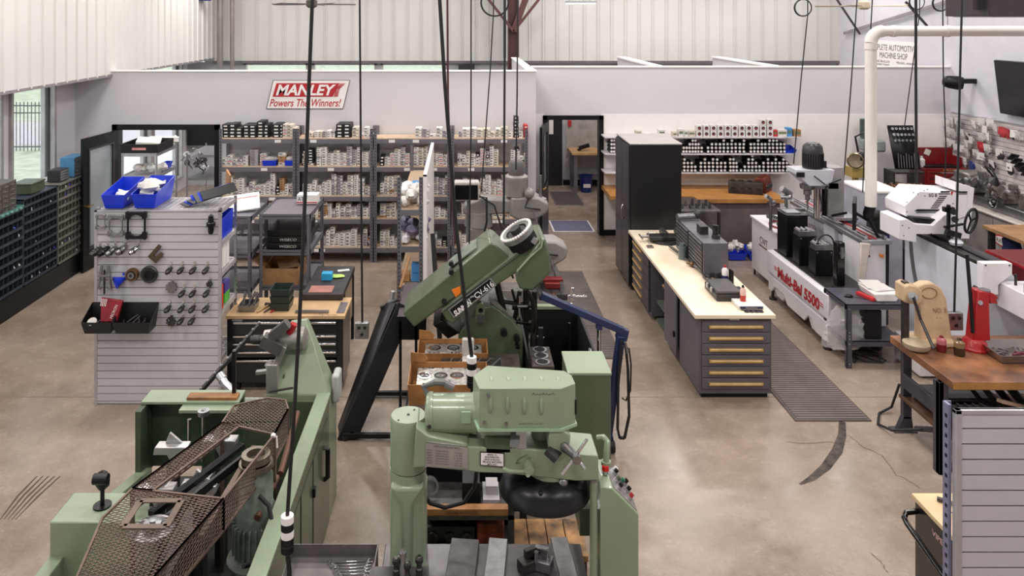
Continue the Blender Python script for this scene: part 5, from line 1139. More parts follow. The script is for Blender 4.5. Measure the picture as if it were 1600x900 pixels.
MB().lathe(W(1494, 378, 8.4), (0, 0, 1), [(.06, -.03), (.07, 0), (.05, .02)], 18).build('dial', cwp, t)
o = MB().box(5.45, 6.1, 7.42, 7.83, .97, 1.22).build('tool_console', cw, t, bevel=.008); MB().box(5.83, 6.05, 7.45, 7.8, .0, .97).build('console_stand', cwp, o)
m = MB(); rnd = random.Random(13)
for k in range(12): x = 5.5+.05*k; MB().cyl((x, 7.5+.2*(k % 2), 1.22), (x, 7.5+.2*(k % 2), 1.29+.06*rnd.random()), .013).build('collet', dsteel, o); MB().cyl((5.56, 7.47, 1.22), (5.56, 7.47, 1.33), .02).cyl((5.56, 7.47, 1.3), (5.6, 7.5, 1.34), .012).build('red_tool', redp, o)
t = thing('inspection_lamp', 'black square lamp head on a thin bent arm beside the red jack', 'lamp', (5.12, 7.55, 1.15))
MB().obox((5.0, 7.45, 1.23), (.12, .05, .1), (0, .6, 0)).build('lamp_head', blackm, t, bevel=.004); MB().tube([(5.03, 7.47, 1.2), (5.1, 7.5, 1.15), (5.16, 7.5, 1.12), (5.2, 7.6, 1.13)], .01).sph((5.08, 7.45, 1.13), .025).build('arm', blackm, t)
# ================================================================ wooden workbench, right
t = thing('wooden_workbench', 'heavy worn brown wooden workbench on steel legs, right foreground', 'workbench', (4.9, 6.9, 0))
wb = M('worn_bench_wood', 'a87450', .32, var=.3, scale=3.5, col2='4a3228')
MB().box(4.1, 5.9, 6.41, 7.36, .79, .86).build('top', wb, t, bevel=.006); MB().box(4.1, 5.9, 6.405, 6.41, .8, .85).build('edge_band', M('edge_amber', 'a3743c', .4, var=.2), t)
lg = M('leg_steel', '56525a', .45, .5, var=.15)
for y in (6.55, 7.24):
    m = MB()
    if y < 7: m.box(4.07, 4.15, y, y+.05, 0, .79).box(4.07, 4.11, y, y+.09, 0, .79)
    else: m.box(4.16, 4.24, y, y+.05, .12, .79).prism([(4.1, 0), (4.26, 0), (4.24, .14), (4.16, .14)], y, y+.05).box(4.06, 4.28, y-.03, y+.08, 0, .012)
    m.build('leg', lg, t, bevel=.003)
MB().box(5.6, 5.68, 6.55, 6.6, 0, .79).box(5.6, 5.68, 7.24, 7.29, 0, .79).build('leg', lg, t)
MB().box(4.15, 4.18, 6.6, 7.24, .42, .55).build('cross_member', lg, t, bevel=.003)
MB().box(4.15, 5.7, 6.55, 7.3, .3, .33).build('lower_shelf', M('shelf_wood_dark', '5a4030', .6, var=.2), t)
MB().bar((4.2, 6.6, .02), (4.7, 6.62, .3), .05, .05).bar((4.25, 7.2, .05), (4.6, 6.7, .28), .04, .04).build('brace', lg, t)
solo(MB().box(4.25, 4.9, 6.95, 7.25, .331, .45), 'steel_bars', dsteel, 'stack of dark steel fixtures on the lower shelf of the wooden bench', 'fixtures', bevel=.02)
t = thing('tool_box', 'ribbed dark case on the lower shelf near the front leg of the wooden bench', 'case', (4.6, 6.8, .33)); MB().box(4.26, 4.72, 6.62, 6.9, .332, .4).box(4.28, 4.7, 6.63, 6.89, .4, .44).build('case', M('case_brown', '4a3b33', .5, .3), t, bevel=.02)
m = MB()
for k in range(6): m.box(4.28+.07*k, 4.3+.07*k, 6.64, 6.88, .44, .45)
m.build('ribs', dsteel, t)
for k in range(4): solo(MB().tube([(4.5+.15*k, 7.0, .7-.04*k), (4.55+.15*k, 6.75, .55-.04*k), (4.7+.12*k, 6.6, .5)], .02+.006*k, 8), 'hose_length', (blackm, dsteel, blackm, M('dark_green_tray'))[k], 'dark hose stored under the wooden bench, %s from left' % NUM[k], 'hose')
solo(MB().bar((4.55, 6.5, .66), (4.95, 6.75, .48), .05, .03), 'pry_bar', M('pale_wood', 'b79c80', .6), 'pale wooden bar propped under the wooden bench', 'bar', bevel=.004)
# arbor press
Ya = 7.12
t = thing('arbor_press', 'tan cast iron arbor press marked NO. 3 on the wooden bench', 'press', (Xp(1450, Ya), Ya, .86))
tan = M('press_tan', 'c9ad8c', .5, var=.12, scale=10)
o = MB().prism(WX([(1433, 449), (1445, 443), (1460, 443), (1472, 452), (1479, 468), (1483, 495), (1487, 522), (1489, 533), (1437, 533), (1438, 484), (1433, 476)], Ya), Ya, Ya+.1).build('frame', tan, t, bevel=.012)
m = MB(); text_mb(m, 'NO. 3', W(1468, 485, Ya-.003), (1, 0, 0), (0, 0, 1), .045, .12); text_mb(m, '7 12', W(1467, 497, Ya-.003), (1, 0, 0), (0, 0, 1), .015, .05); m.build('lettering', M('press_shade', '8a6c4c', .6), o, smooth=False)
e0 = W(1452, 458, Ya-.002); MB().tube([e0+Vector((.07*math.cos(a), 0, .05*math.sin(a))) for a in [2*PI*i/24 for i in range(24)]], .004, 6, True).build('oval_badge', M('press_shade'), o)
MB().prism(WX([(1412, 447), (1420, 444), (1432, 447), (1440, 455), (1440, 470), (1432, 476), (1412, 472)], Ya-.03), Ya-.05, Ya+.12).build('ram_housing', tan, t, bevel=.012)
MB().box(Xp(1413, Ya), Xp(1421, Ya), Ya-.0, Ya+.06, Zp(540, Ya), Zp(441, Ya)).build('ram', dsteel, t, bevel=.003)
MB().cyl(W(1427, 464, Ya-.1), W(1427, 464, Ya+.0), .04).cyl(W(1424, 461, Ya-.16), W(1424, 461, Ya-.1), .025).build('pinion', alum, t)
MB().tube([W(1427, 464, Ya-.13), W(1439, 500, Ya-.16), W(1459, 545, Ya-.35)], .014).build('lever', dsteel, t)
MB().box(Xp(1424, Ya), Xp(1490, Ya), Ya-.06, Ya+.18, .862, .92).build('base', tan, t, bevel=.015)
MB().lathe((Xp(1424, Ya), Ya-.08, .875), (0, 0, 1), [(.1, 0), (.115, .02), (.115, .05), (.09, .06), (0, .06)], 24).build('table_plate', M('press_pale', 'b8a78e', .5, .3), t)
def bottle2(lb, px, py, r, h, c1, c2):
    p = W(px, py, YF(py, .86)); return bottle('squeeze_bottle', lb, p.x, p.y, .86, r, h, (M(c1, c1, .2), M(c2, c2, .2), M(c1, c1, .2)))
bottle2('pink squeeze bottle of red fluid in front of the arbor press', 1471, 549, .04, .14, '7a1f2c', 'c07078'); bottle2('dark brown squeeze bottle to the right of the pink one', 1499, 555, .045, .15, '3d2a1e', '8a7050')
# red jack
Yj = 7.0
t = thing('bottle_jack_stand', 'bright red tapering jack with a long black handle on the wooden bench', 'jack', (Xp(1530, Yj), Yj, .86))
MB().prism(WX([(1529, 455), (1546, 456), (1547, 500), (1548, 533), (1521, 533), (1524, 500)], Yj), Yj, Yj+.12).build('body', redp, t, bevel=.01)
MB().lathe((Xp(1529, Yj), Yj+.06, .862), (0, 0, 1), [(.118, 0), (.118, .015), (.105, .03), (.1, .07), (.075, .1), (.0, .105)], 28).build('foot', redp, t)
MB().prism(WX([(1545, 456), (1555, 460), (1561, 466), (1556, 468), (1560, 475), (1548, 474), (1546, 466)], Yj), Yj, Yj+.1).build('saddle', redp, t, bevel=.005)
MB().cyl(W(1532, 473, Yj-.03), W(1532, 473, Yj), .02).build('valve', chrome, t); MB().tube([W(1511, 398, Yj+.1), W(1516, 460, Yj+.05), W(1520, 520, Yj)], .016).build('handle', blackm, t)
MB().cyl(W(1538, 455, Yj+.05), W(1538, 452, Yj+.05), .05).build('cap', steel, t)
t = thing('steel_pan', 'stainless steel pan of small parts on the wooden bench, right of the red jack', 'pan', (5.05, 6.9, .86))
bin_mb(4.72, 5.3, 6.72, 7.08, .862, .94, tp=.03).build('pan', M('stainless', 'a09a95', .22, .9), t, smooth=False); m = MB(); rnd = random.Random(1)
for k in range(8): m.obox((4.82+.05*k, 6.9+.04*(k % 3), .885), (.08, .02, .015), (0, 0, rnd.random()*3))
m.mat(1).obox((4.95, 6.85, .9), (.1, .02, .02), (0, 0, .4)).obox((5.0, 6.87, .9), (.1, .02, .02), (0, 0, -.5)).build('parts', [steel, M('maroon')], t)
# ================================================================ right wall: slatwall with bags, counter, lathe
t = thing('slatwall_panel', 'long white slatwall panel on the right wall hung with bagged parts', 'slatwall', (8.74, 11.7, 1.0))
MB().box(8.75, 8.768, 9.6, 13.7, 1.0, 2.22).build('backing', slatgap, t, smooth=False); m = MB(); z = 2.2
while z > 1.02: m.box(8.735, 8.752, 9.6, 13.7, z-.068, z); z -= .0765
m.build('slats', M('slat_warm', 'd3cbca', .5), t, smooth=False); MB().box(8.73, 8.765, 9.6, 13.72, 2.2, 2.225).build('edge_trim', alum, t, smooth=False)
rnd = random.Random(31); cards = [white_card, M('bag_steel', 'c2bdbb', .3, .2, var=.4, scale=30), white_card, M('bag_dark', '3a3537', .4, var=.4, scale=20), M('bag_red', 'b5303a', .4, var=.3, scale=20), M('bag_blue', '40509a', .4, var=.3)]
BG = [(1481, 193), (1489, 189), (1499, 190), (1484, 204), (1492, 207), (1505, 208), (1514, 213), (1524, 195), (1536, 191), (1541, 203), (1550, 193), (1557, 200), (1536, 214), (1545, 214), (1512, 225), (1518, 219), (1512, 238), (1527, 240), (1535, 245), (1568, 205, 4), (1576, 207, 4), (1587, 210), (1593, 212), (1490, 225), (1497, 231), (1505, 233), (1483, 222), (1564, 240, 3), (1520, 258, 5), (1508, 252), (1530, 262), (1541, 270), (1552, 257), (1514, 272), (1580, 262, 3), (1592, 255, 3), (1535, 228, 4), (1545, 232)]
for k, e in enumerate(BG):
    px, py = e[0], e[1]; c = e[2] if len(e) > 2 else rnd.choice((0, 0, 1, 1, 3, 0)); X = 8.66; Y = X*F/(px-VX); z = Zp(py, Y)
    t = thing('hanging_bag', '%s bag of parts on the right slatwall, %s row, %s from the back' % ({0: 'white-carded', 1: 'clear', 2: 'white', 3: 'dark', 4: 'red', 5: 'blue'}[c], 'top' if z > 2.0 else 'upper' if z > 1.8 else 'middle' if z > 1.6 else 'lower', NUM[min(29, int((13.8-Y)/.1))]), 'bag', (X, Y, z-.08), 'bags hung on the right slatwall')
    MB().blob((X-.01, Y, z-.03), (.05, .17, .15), .3, k, 10).build('contents', cards[c] if c else cards[1], t)
    MB().obox((X-.03, Y, z+.01), (.006, .13, .12), (0, rnd.uniform(-.3, .1), rnd.uniform(-.3, .3))).build('header_card', cards[c] if c in (4, 5) else white_card, t); MB().tube([(X+.08, Y, z+.08), (X-.04, Y, z+.08)], .004, 5).build('hook', alum, t)
t = thing('counter_cabinet', 'grey base cabinet with a pale rounded worktop and red oval sticker under the lathe', 'cabinet', (8.3, 11.6, 0))
MB().box(8.0, 8.7, 10.9, 12.8, .05, .92).build('case', M('cab_warm', '99928f', .5), t, bevel=.004); MB().box(7.94, 8.72, 10.85, 12.83, .92, .96).build('worktop', M('counter_pale', 'bcb5ae', .35), t, bevel=.015)
for k in range(3): o = MB().box(7.985, 8.0, 10.93+.64*k, 11.55+.64*k, .1, .88).build('door', M('cab_warm'), t, bevel=.004); MB().cyl((7.96, 11.0+.64*k, .66), (7.96, 11.0+.64*k, .76), .012).build('door_handle', chrome, o)
pts = [(11.35+.2*math.cos(a), .6+.085*math.sin(a)) for a in [2*PI*i/24 for i in range(24)]]
MB().prism(pts, 7.98, 7.984, 'x').build('sticker_border', red_m, t, smooth=False); MB().prism([(11.35+(a-11.35)*.84, .6+(b-.6)*.74) for a, b in pts], 7.976, 7.98, 'x').build('sticker_face', white_card, t, smooth=False)
m = MB(); text_mb(m, 'RACE', (7.974, 11.35, .6), (0, -1, 0), (0, 0, 1), .06, .22); m.build('sticker_lettering', print_m, t, smooth=False)
def rnd_machine(t, c, d, seed, n, mats, r=(.03, .09)):
    rn = random.Random(seed)
    for k in range(n):
        p = Vector((c[0]+rn.uniform(-d[0], d[0]), c[1]+rn.uniform(-d[1], d[1]), c[2]+rn.uniform(0, d[2]))); rr = rn.uniform(*r); ax = rn.choice(((1, 0, 0), (0, 1, 0), (0, 0, 1))); L = rn.uniform(.08, .25)
        MB().lathe(p, ax, [(rr, 0), (rr, L*.3), (rr*.7, L*.32), (rr*.7, L*.7), (rr*.9, L*.72), (rr*.9, L)], 14).build('fitting', mats[k % len(mats)], t)
t = thing('bench_lathe', 'dark bench lathe with chucks and handwheels on the pale counter', 'lathe', (8.2, 11.6, .96))
MB().prism([(10.95, .962), (12.6, .962), (12.6, 1.0), (12.5, 1.1), (11.05, 1.1), (10.95, 1.0)], 8.1, 8.35, 'x').build('bed', steel, t, bevel=.01)
MB().box(8.05, 8.4, 12.2, 12.6, 1.1, 1.42).build('headstock', M('lathe_grey', '837d78', .35, .5, var=.3), t, bevel=.03); MB().cyl((8.2, 12.2, 1.28), (8.2, 12.05, 1.28), .12, n=24).cyl((8.2, 12.05, 1.28), (8.2, 11.95, 1.28), .08).build('chuck', steel, t)
MB().box(8.1, 8.35, 11.5, 11.75, 1.1, 1.22).box(8.15, 8.3, 11.05, 11.25, 1.1, 1.33).build('carriage', M('lathe_grey'), t, bevel=.02); MB().ring((8.02, 11.6, 1.12), (-1, 0, 0), .07, .09, .02).cyl((8.0, 11.6, 1.12), (8.1, 11.6, 1.12), .02).cyl((8.2, 11.0, 1.27), (8.2, 10.9, 1.27), .06).build('handwheel', chrome, t)
rnd_machine(t, (8.12, 11.75, 1.1), (.12, .6, .25), 5, 26, (steel, alum, M('lathe_grey'), steel), (.025, .07))
MB().tube([(8.3, 12.0, 1.42), (8.1, 11.9, 1.6), (8.0, 11.6, 1.62), (8.0, 11.5, 1.5)], .015).lathe((8.0, 11.5, 1.5), (0, .3, -1), [(.02, 0), (.07, .1), (.06, .1)]).build('work_lamp', blackm, t)
t = thing('dial_gauge_stand', 'black angled clamp rack on the slatwall at the right edge', 'tool', (8.55, 11.9, 1.4))
m = MB()
for k in range(5): m.obox((8.55-.01*k, 11.62+.06*k, 1.55+.05*k), (.12, .025, .12), (.7, .2, 0))
m.build('clamps', blackm, t)
t = thing('side_workbench', 'wood-topped steel bench in front of the grey counter at the right edge', 'workbench', (7.9, 10, 0))
MB().box(7.3, 8.7, 9.3, 10.78, .95, 1.0).build('top', M('bench_wood2', 'a07a56', .5, var=.2), t, bevel=.004); MB().box(7.4, 8.7, 9.35, 10.7, .55, .58).box(7.4, 8.7, 9.35, 10.7, .2, .22).build('shelf', M('bench_wood2'), t)
for y in (9.35, 10.68): MB().box(7.35, 7.42, y, y+.06, 0, .95).build('leg', dsteel, t)
solo(MB().blob((7.55, 10.55, .75), (.25, .25, .3), .2, 2), 'blue_cloth', M('cloth_navy', '1d2a55', .8), 'dark blue cloth stuffed under the bench top at the right edge', 'cloth')
t = thing('tool_box', 'long dark red tool box behind the grinder base at the right edge', 'tool box', (6.6, 8.6, 0)); MB().box(6.35, 6.9, 8.0, 9.3, .6, 1.1).build('case', M('tool_red', '6a1a1e', .4), t, bevel=.01); MB().box(6.4, 6.85, 8.05, 9.25, 0, .6).build('stand', dsteel, t); MB().box(6.34, 6.91, 7.99, 9.31, 1.06, 1.09).build('lid', redp, t)
# back right bench with red chest, socket board, drill press
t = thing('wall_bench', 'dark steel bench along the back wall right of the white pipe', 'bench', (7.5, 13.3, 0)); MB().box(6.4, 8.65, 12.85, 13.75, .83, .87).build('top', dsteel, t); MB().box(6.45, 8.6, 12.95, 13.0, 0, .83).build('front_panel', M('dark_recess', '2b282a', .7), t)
t = thing('tool_chest', 'red tool chest with its lid raised on the back bench', 'tool chest', (8.2, 13.3, .87))
cr = M('chest_red', '7e1a20', .3, .1, coat=.3)
MB().box(7.86, 8.6, 13.05, 13.5, .872, 1.34).build('case', cr, t, bevel=.006)
for k in range(4): o = MB().box(7.9, 8.56, 13.035, 13.05, .9+.1*k, .985+.1*k).build('drawer', M('chest_red2', '8e2228', .3, .1), t, bevel=.003); MB().box(7.92, 8.54, 13.02, 13.037, .965+.1*k, .98+.1*k).build('pull', chrome, o)
MB().box(7.86, 8.6, 13.46, 13.5, 1.34, 1.63).box(7.86, 7.88, 13.2, 13.5, 1.34, 1.5).box(8.58, 8.6, 13.2, 13.5, 1.34, 1.5).build('lid', cr, t, bevel=.004); MB().obox((8.15, 13.45, 1.55), (.1, .005, .1), (0, .4, 0)).build('sticker', white_card, t)
m = MB(); text_mb(m, 'WILLIAMS', (8.3, 13.03, 1.32), (1, 0, 0), (0, 0, 1), .03, .3); m.build('lettering', M('gold_print', 'c9b070', .5), t, smooth=False); MB().box(7.9, 8.5, 13.1, 13.3, 1.34, 1.37).build('tray_tools', blackm, t)
solo(MB().lathe((7.9, 13.2, 1.345), (0, 0, 1), [(.05, 0), (.05, .12), (.02, .15), (.02, .18)], 14), 'white_bottle', white_m, 'small white bottle at the left end of the red tool chest', 'bottle')
t = thing('socket_board', 'black leaning board of ring sockets and hanging tools left of the red chest', 'tool rack', (7.55, 13.2, .87))
MB().add([(7.3, 12.95, 1.35), (7.74, 12.95, 1.35), (7.74, 13.2, 2.05), (7.3, 13.2, 2.05)], [(0, 1, 2, 3)]).build('board', blackm, t, solid=.02)
m = MB()
for r in range(3):
    for c in range(6): m.ring((7.36+.065*c, 13.15-.045*r, 2.0-.095*r), (0, -1, .4), .012, .024, .02, 12)
m.build('sockets', chrome, t); m = MB()
for c in range(9): m.cyl((7.34+.045*c, 12.93, 1.62-.02*(c % 3)), (7.34+.045*c, 12.9, 1.38), .008, n=8)
m.build('hanging_tools', steel, t); MB().box(7.28, 7.76, 12.88, 13.2, 1.28, 1.31).build('shelf', dsteel, t); MB().box(7.3, 7.33, 13.0, 13.3, .872, 1.3).box(7.7, 7.73, 13.0, 13.3, .872, 1.3).build('support', dsteel, t)
solo(MB().cyl((7.42, 13.05, .872), (7.42, 13.05, 1.1), .07).cyl((7.6, 13.05, .872), (7.6, 13.05, 1.08), .07), 'paper_rolls', cardb, 'pair of brown paper rolls under the socket board', 'rolls')
t = thing('drill_press', 'grey-green drill press behind the white pipe', 'drill press', (7.15, 13.3, .87))
MB().cyl((7.2, 13.45, .872), (7.2, 13.45, 2.0), .045).build('column', steel, t); MB().box(7.0, 7.32, 13.25, 13.6, 1.58, 1.78).build('head', M('press_green', '8d9a94', .4), t, bevel=.03)
MB().cyl((7.1, 13.5, 1.8), (7.1, 13.5, 2.12), .1, n=22).build('motor', M('press_green_dark', '3f5350', .4), t); MB().cyl((7.1, 13.25, 1.55), (7.1, 13.25, 1.3), .03).build('quill', M('copper', '9a5f3c', .35, .8), t); MB().box(6.95, 7.4, 13.1, 13.6, .872, .92).build('base', dsteel, t)
t = thing('valve_machine', 'dark machine carrying a copper-toned row of camshaft lobes beside the white pipe', 'machine', (7.0, 11.9, 0))
MB().box(6.3, 7.4, 11.6, 12.3, .0, .95).build('base', M('dark_teal_cover', '2c3432', .6), t, bevel=.03)
m = MB().cyl((6.25, 11.75, 1.3), (7.1, 11.75, 1.3), .03)
for k in range(18): m.lathe((6.28+.045*k, 11.75, 1.3+.012*(-1)**k), (1, 0, 0), [(.06, 0), (.06, .022)], 14)
m.build('camshaft', M('camshaft_bronze', '8a6552', .35, .7, var=.2), t); MB().box(6.25, 7.3, 11.65, 11.95, 1.12, 1.2).box(6.35, 6.41, 11.7, 11.8, .95, 1.28).box(7.0, 7.06, 11.7, 11.8, .95, 1.28).build('cradle', dsteel, t, bevel=.005)
rnd_machine(t, (7.0, 12.0, .96), (.4, .2, .25), 8, 12, (dsteel, steel, M('copper')), (.02, .06)); MB().prism([(6.56, .6), (6.9, .66), (7.1, .6), (7.38, .66), (7.38, .4), (6.56, .4)], 11.57, 11.6).build('olive_cover', M('olive_cover', '4b5142', .7), t)
solo(MB().obox((7.05, 11.56, .62), (.18, .02, .04), (0, -.2, 0)), 'yellow_bar', M('yellow', 'd99a20', .5), 'small yellow-orange bar on the dark machine beside the pipe', 'bar')
t = thing('gauge_stand', 'brass-rimmed round lamp with yellow body on a stand left of the white pipe', 'gauge', (6.45, 12.6, 0))
MB().cyl((6.45, 12.6, 0), (6.45, 12.6, 1.3), .05).box(6.35, 6.6, 12.5, 12.75, 1.3, 1.45).build('stand', M('gauge_yellow', 'c3ab62', .4, .3), t); MB().lathe((6.4, 12.5, 1.58), (-.5, -1, .1), [(.12, 0), (.13, .03), (.11, .05), (.1, .03), (0, .02)], 22).build('reflector', M('brass_rim', 'a0937a', .3, .8), t); MB().lathe((6.55, 12.5, 1.62), (0, -1, 0), [(.1, -.05), (.1, .06), (.06, .08)], 20).build('motor', blackm, t)
MB().tube([(6.5, 12.6, 1.7), (6.45, 12.6, 1.95), (6.65, 12.6, 2.05), (6.75, 12.6, 1.8)], .018).build('hose', rubber, t)
m = MB(); rnd_ = random.Random(17)
t = thing('parts_cart', 'black cart heaped with loose steel parts between the balancer and the white grinder', 'cart', (6.3, 10.9, 0))
MB().box(5.98+.05, 6.6, 10.5, 11.2, .1, .75).build('body', blackm, t, bevel=.01); MB().box(6.06, 6.1, 10.55, 11.15, 0, .1).box(6.53, 6.57, 10.55, 11.15, 0, .1).build('skid', rubber, t); rnd_machine(t, (6.3, 10.75, .76), (.2, .15, .1), 9, 14, (steel, alum, dsteel), (.03, .06)); m = MB(); text_mb(m, 'HEAD SHOP', (6.3, 10.49, .7), (1, 0, 0), (0, 0, 1), .05, .4); m.build('lettering', white_card, t, smooth=False)
# ================================================================ green cylinder hone (centre)
YS = 6.9
def PW(pts, Y): return [(Xp(a, Y), Zp(b, Y)) for a, b in pts]
def PR(m, pts, Y0_, Y1_): return m.prism(PW(pts, Y0_), Y0_, Y1_)
t = thing('cylinder_hone', 'large dark green tilted cylinder hone with a black CV-616 name plate', 'machine', (Xp(760, YS), 7.15, 0))
arm = PR(MB(), [(629, 490), (636, 482), (765, 379), (773, 381), (797, 403), (647, 512)], YS, YS+.46).build('arm_cover', dgreen, t, bevel=.015)
PR(MB(), [(700, 421), (703, 418), (744, 386), (746, 389)], YS+.1, YS+.36).build('raised_lid', green3, arm, bevel=.01)
band = PR(MB(), [(690, 485), (810, 392), (822, 378), (848, 372), (852, 384), (832, 400), (806, 427), (775, 447), (707, 507), (697, 500)], YS-.05, YS+.42).build('lower_arm', dgreen, t, bevel=.012)
m = MB(); p0, p1 = W(694, 485, YS-.052), W(838, 378, YS-.052); m.tube([p0, p1], .006, 6); m.build('seam_rod', M('seam_dark', '28332a', .5), band)
hd = PR(MB(), [(806, 425), (848, 372), (853, 376), (859, 398), (861, 425), (848, 440), (833, 455), (812, 452), (807, 440)], YS-.1, YS+.4).build('drive_head', dgreen, t, bevel=.03)
MB().tube([W(848, 374, YS-.11), W(846, 386, YS-.11), (W(828, 402, YS-.11)), W(808, 424, YS-.11)], .008, 6).build('edge_bead', M('seam_light', '90a088', .4), hd)
ax = Vector((-.5, -.12, .8)).normalized(); c = W(816, 376, YS+.05)
MB().lathe(c, ax, [(.135, -.05), (.14, .05), (.145, .07)], 32).build('black_band', blackm, t)
rg = MB().ring(c+ax*.06, ax, .105, .155, .05, 32).build('dial_ring', M('ring_grey', '8c8b88', .35, .6), t)
m = MB(); R = rotm(ax)
for k in range(36): a = 2*PI*k/36; m.sph(c+ax*.115+R@Vector((math.cos(a)*.148, math.sin(a)*.148, 0)), .015, 8)
m.build('bead_teeth', M('bead_white', 'e6e4df', .4), rg)
MB().cyl(c+ax*.02, c+ax*.1, .09).cyl(c+ax*.1, c+ax*.14, .05).build('spindle_nose', dsteel, rg); MB().obox(c+Vector((.1, -.11, .03)), (.05, .02, .05), (0, .6, 0)).build('band_label', alum, t)
pl = [(700, 484), (766, 434), (776, 446), (709, 497)]
def inset(P, k): cx = sum(p[0] for p in P)/4; cy = sum(p[1] for p in P)/4; return [(cx+(a-cx)*k, cy+(b-cy)*k) for a, b in P]
PR(MB(), pl, YS-.058, YS-.052).build('plate_border', alum, band, smooth=False)
np_ = PR(MB(), [(702.5, 484.5), (765, 436.5), (772.5, 445.5), (709.5, 494)], YS-.062, YS-.058).build('name_plate', blackm, band, smooth=False)
u = (W(772, 440, YS)-W(706, 490, YS)).normalized(); v = Vector((-u.z, 0, u.x))
m = MB(); text_mb(m, 'SUNNEN', W(723, 481, YS-.063), u, v, .05, .19, .25, .04); text_mb(m, 'CV-616', W(756, 453, YS-.063), u, v, .05, .2, 0, .01); text_mb(m, 'Cylinder King', W(733, 467, YS-.063), u, v, .022, .1, .3); m.build('lettering', white_m, np_, smooth=False)
PR(MB(), [(705.5, 453), (719, 447.5), (720, 458), (712, 464.5)], YS-.008, YS-.001).build('warning_label', M('orange_label', 'e8791e', .5), arm, smooth=False)
m = MB()
for a, b in ((694, 470), (705, 412), (705, 425)): p = W(a, b, YS-.0); m.cyl(p+Vector((0, .03 if b < 450 else 0, 0)), p-Vector((0, .05, -.01)), .022)
m.build('knob', blackm, t)
st = PR(MB(), [(716, 524), (745, 482), (770, 478), (800, 500), (817, 524), (817, 640), (716, 640)], YS+.05, YS+.55).build('stand', dgreen, t, bevel=.01)
MB().box(Xp(716, 7)-.02, Xp(817, 7)+.02, YS, YS+.6, 0, .35).build('base', dgreen, t, bevel=.01)
PR(MB(), [(743, 505), (743, 481), (746, 475), (751, 473), (756, 475), (758, 481), (758, 505)], YS-.02, YS+.05).build('pivot_lug', dgreen, st, bevel=.006)
PR(MB(), [(745, 504), (745, 492), (757, 492), (757, 504)], YS-.025, YS-.02).build('worn_patch', print_m, st, smooth=False)
m = MB()
for a, b, r in ((751, 481, .02), (787, 517, .03), (807, 526, .028), (808, 538, .02)): p = W(a, b, YS+.04); m.cyl(p, p-Vector((0, .06, 0)), r).cyl(p-Vector((0, .06, 0)), p-Vector((0, .075, 0)), r*.5)
m.build('bolt', blackm, st)
PR(MB(), [(764, 470), (774, 469), (806, 503), (806, 510)], YS+.1, YS+.5).build('scale_panel', M('scale_panel', '8d8a84', .4, .3, var=.3, scale=30), st)
PR(MB(), [(676, 508), (690, 500), (720, 520), (700, 530)], YS+.05, YS+.4).build('pivot_casting', oil, t, bevel=.01)
m = MB(); rnd = random.Random(9)
for a, b, c2, d2, r in ((776, 440, 790, 500, .03), (800, 452, 812, 500, .012), (812, 455, 800, 520, .02), (822, 452, 822, 500, .03), (835, 455, 836, 560, .025), (780, 470, 830, 478, .02), (800, 478, 826, 478, .035), (785, 500, 830, 505, .02)): m.cyl(W(a, b, YS+.15), W(c2, d2, YS+.15), r)
m.tube([W(822, 452, YS), W(832, 470, YS), W(836, 500, YS), W(832, 520, YS)], .022)
m.build('linkage', oil, t); MB().cyl(W(808, 478, YS+.1), W(824, 478, YS+.1), .02).cyl(W(812, 462, YS+.1), W(811, 497, YS+.1), .008).build('chrome_linkage', chrome, t)
# leaning black drip frame and pan at its left
t = thing('drip_frame', 'black steel frame leaning down to the floor left of the green hone', 'frame', (-.85, 7.4, 0))
MB().bar(W(540, 692, 7.1), W(634, 478, 7.62), .17, .05, (0, 1, 0)).bar(W(528, 690, 7.2), W(618, 474, 7.8), .05, .09, (0, 1, 0)).build('sloping_rail', blackm, t, bevel=.004)
q0, q1, q2, q3 = W(532, 690, 7.1), W(618, 474, 7.7), W(600, 474, 7.95), W(524, 680, 7.3); MB().add([q0, q1, q2, q3], [(0, 1, 2, 3)]).build('sheet', blackm, t, solid=.01)
MB().box(-1.1, -.5, 7.08, 7.12, .02, .06).box(-1.0, -.5, 7.88, 7.92, .02, .06).box(-.56, -.52, 7.08, 7.92, .02, .06).box(-1.04, -1.0, 7.1, 7.9, .02, .06).build('floor_bar', blackm, t)
for x in (-.6, -.45):
    MB().box(x, x+.025, 7.3, 7.33, .03, 1.02).build('leg', blackm, t)
MB().box(-.62, -.34, 7.32, 8.3, .98, 1.04).build('pan', M('pan_brown', '40353a', .5, .3), t, bevel=.004); MB().box(-.62, -.34, 7.3, 7.33, .84, 1.06).build('end_plate', blackm, t)
for p in ((-1.08, 7.1), (-1.02, 7.9)): MB().cyl((p[0], p[1], 0), (p[0], p[1], .04), .03).build('foot', rubber, t)
t = thing('steel_tube_tool', 'pale steel tube with a clamp leaning on the black frame', 'tube', (-.95, 7.9, .5))
MB().tube([W(595, 535, 7.95), W(612, 470, 7.95)], .035).tube([W(612, 470, 7.95), W(614, 455, 7.95)], .025).build('tube', alum, t); MB().cyl(W(594, 480, 7.9), W(622, 468, 7.9), .02).build('clamp', dsteel, t)
solo(MB().tube([W(625, 450, 8.2), W(640, 400, 8.6)], .016), 'wooden_stick', M('stick', '8a6238', .6), 'brown wooden stick standing against the narrow rack', 'stick')
solo(MB().bar(W(676, 365, 8.9), Vector((-.22, 8.4, .02)), .05, .03), 'black_bar', blackm, 'black flat bar leaning beside the slatwall panel', 'bar')
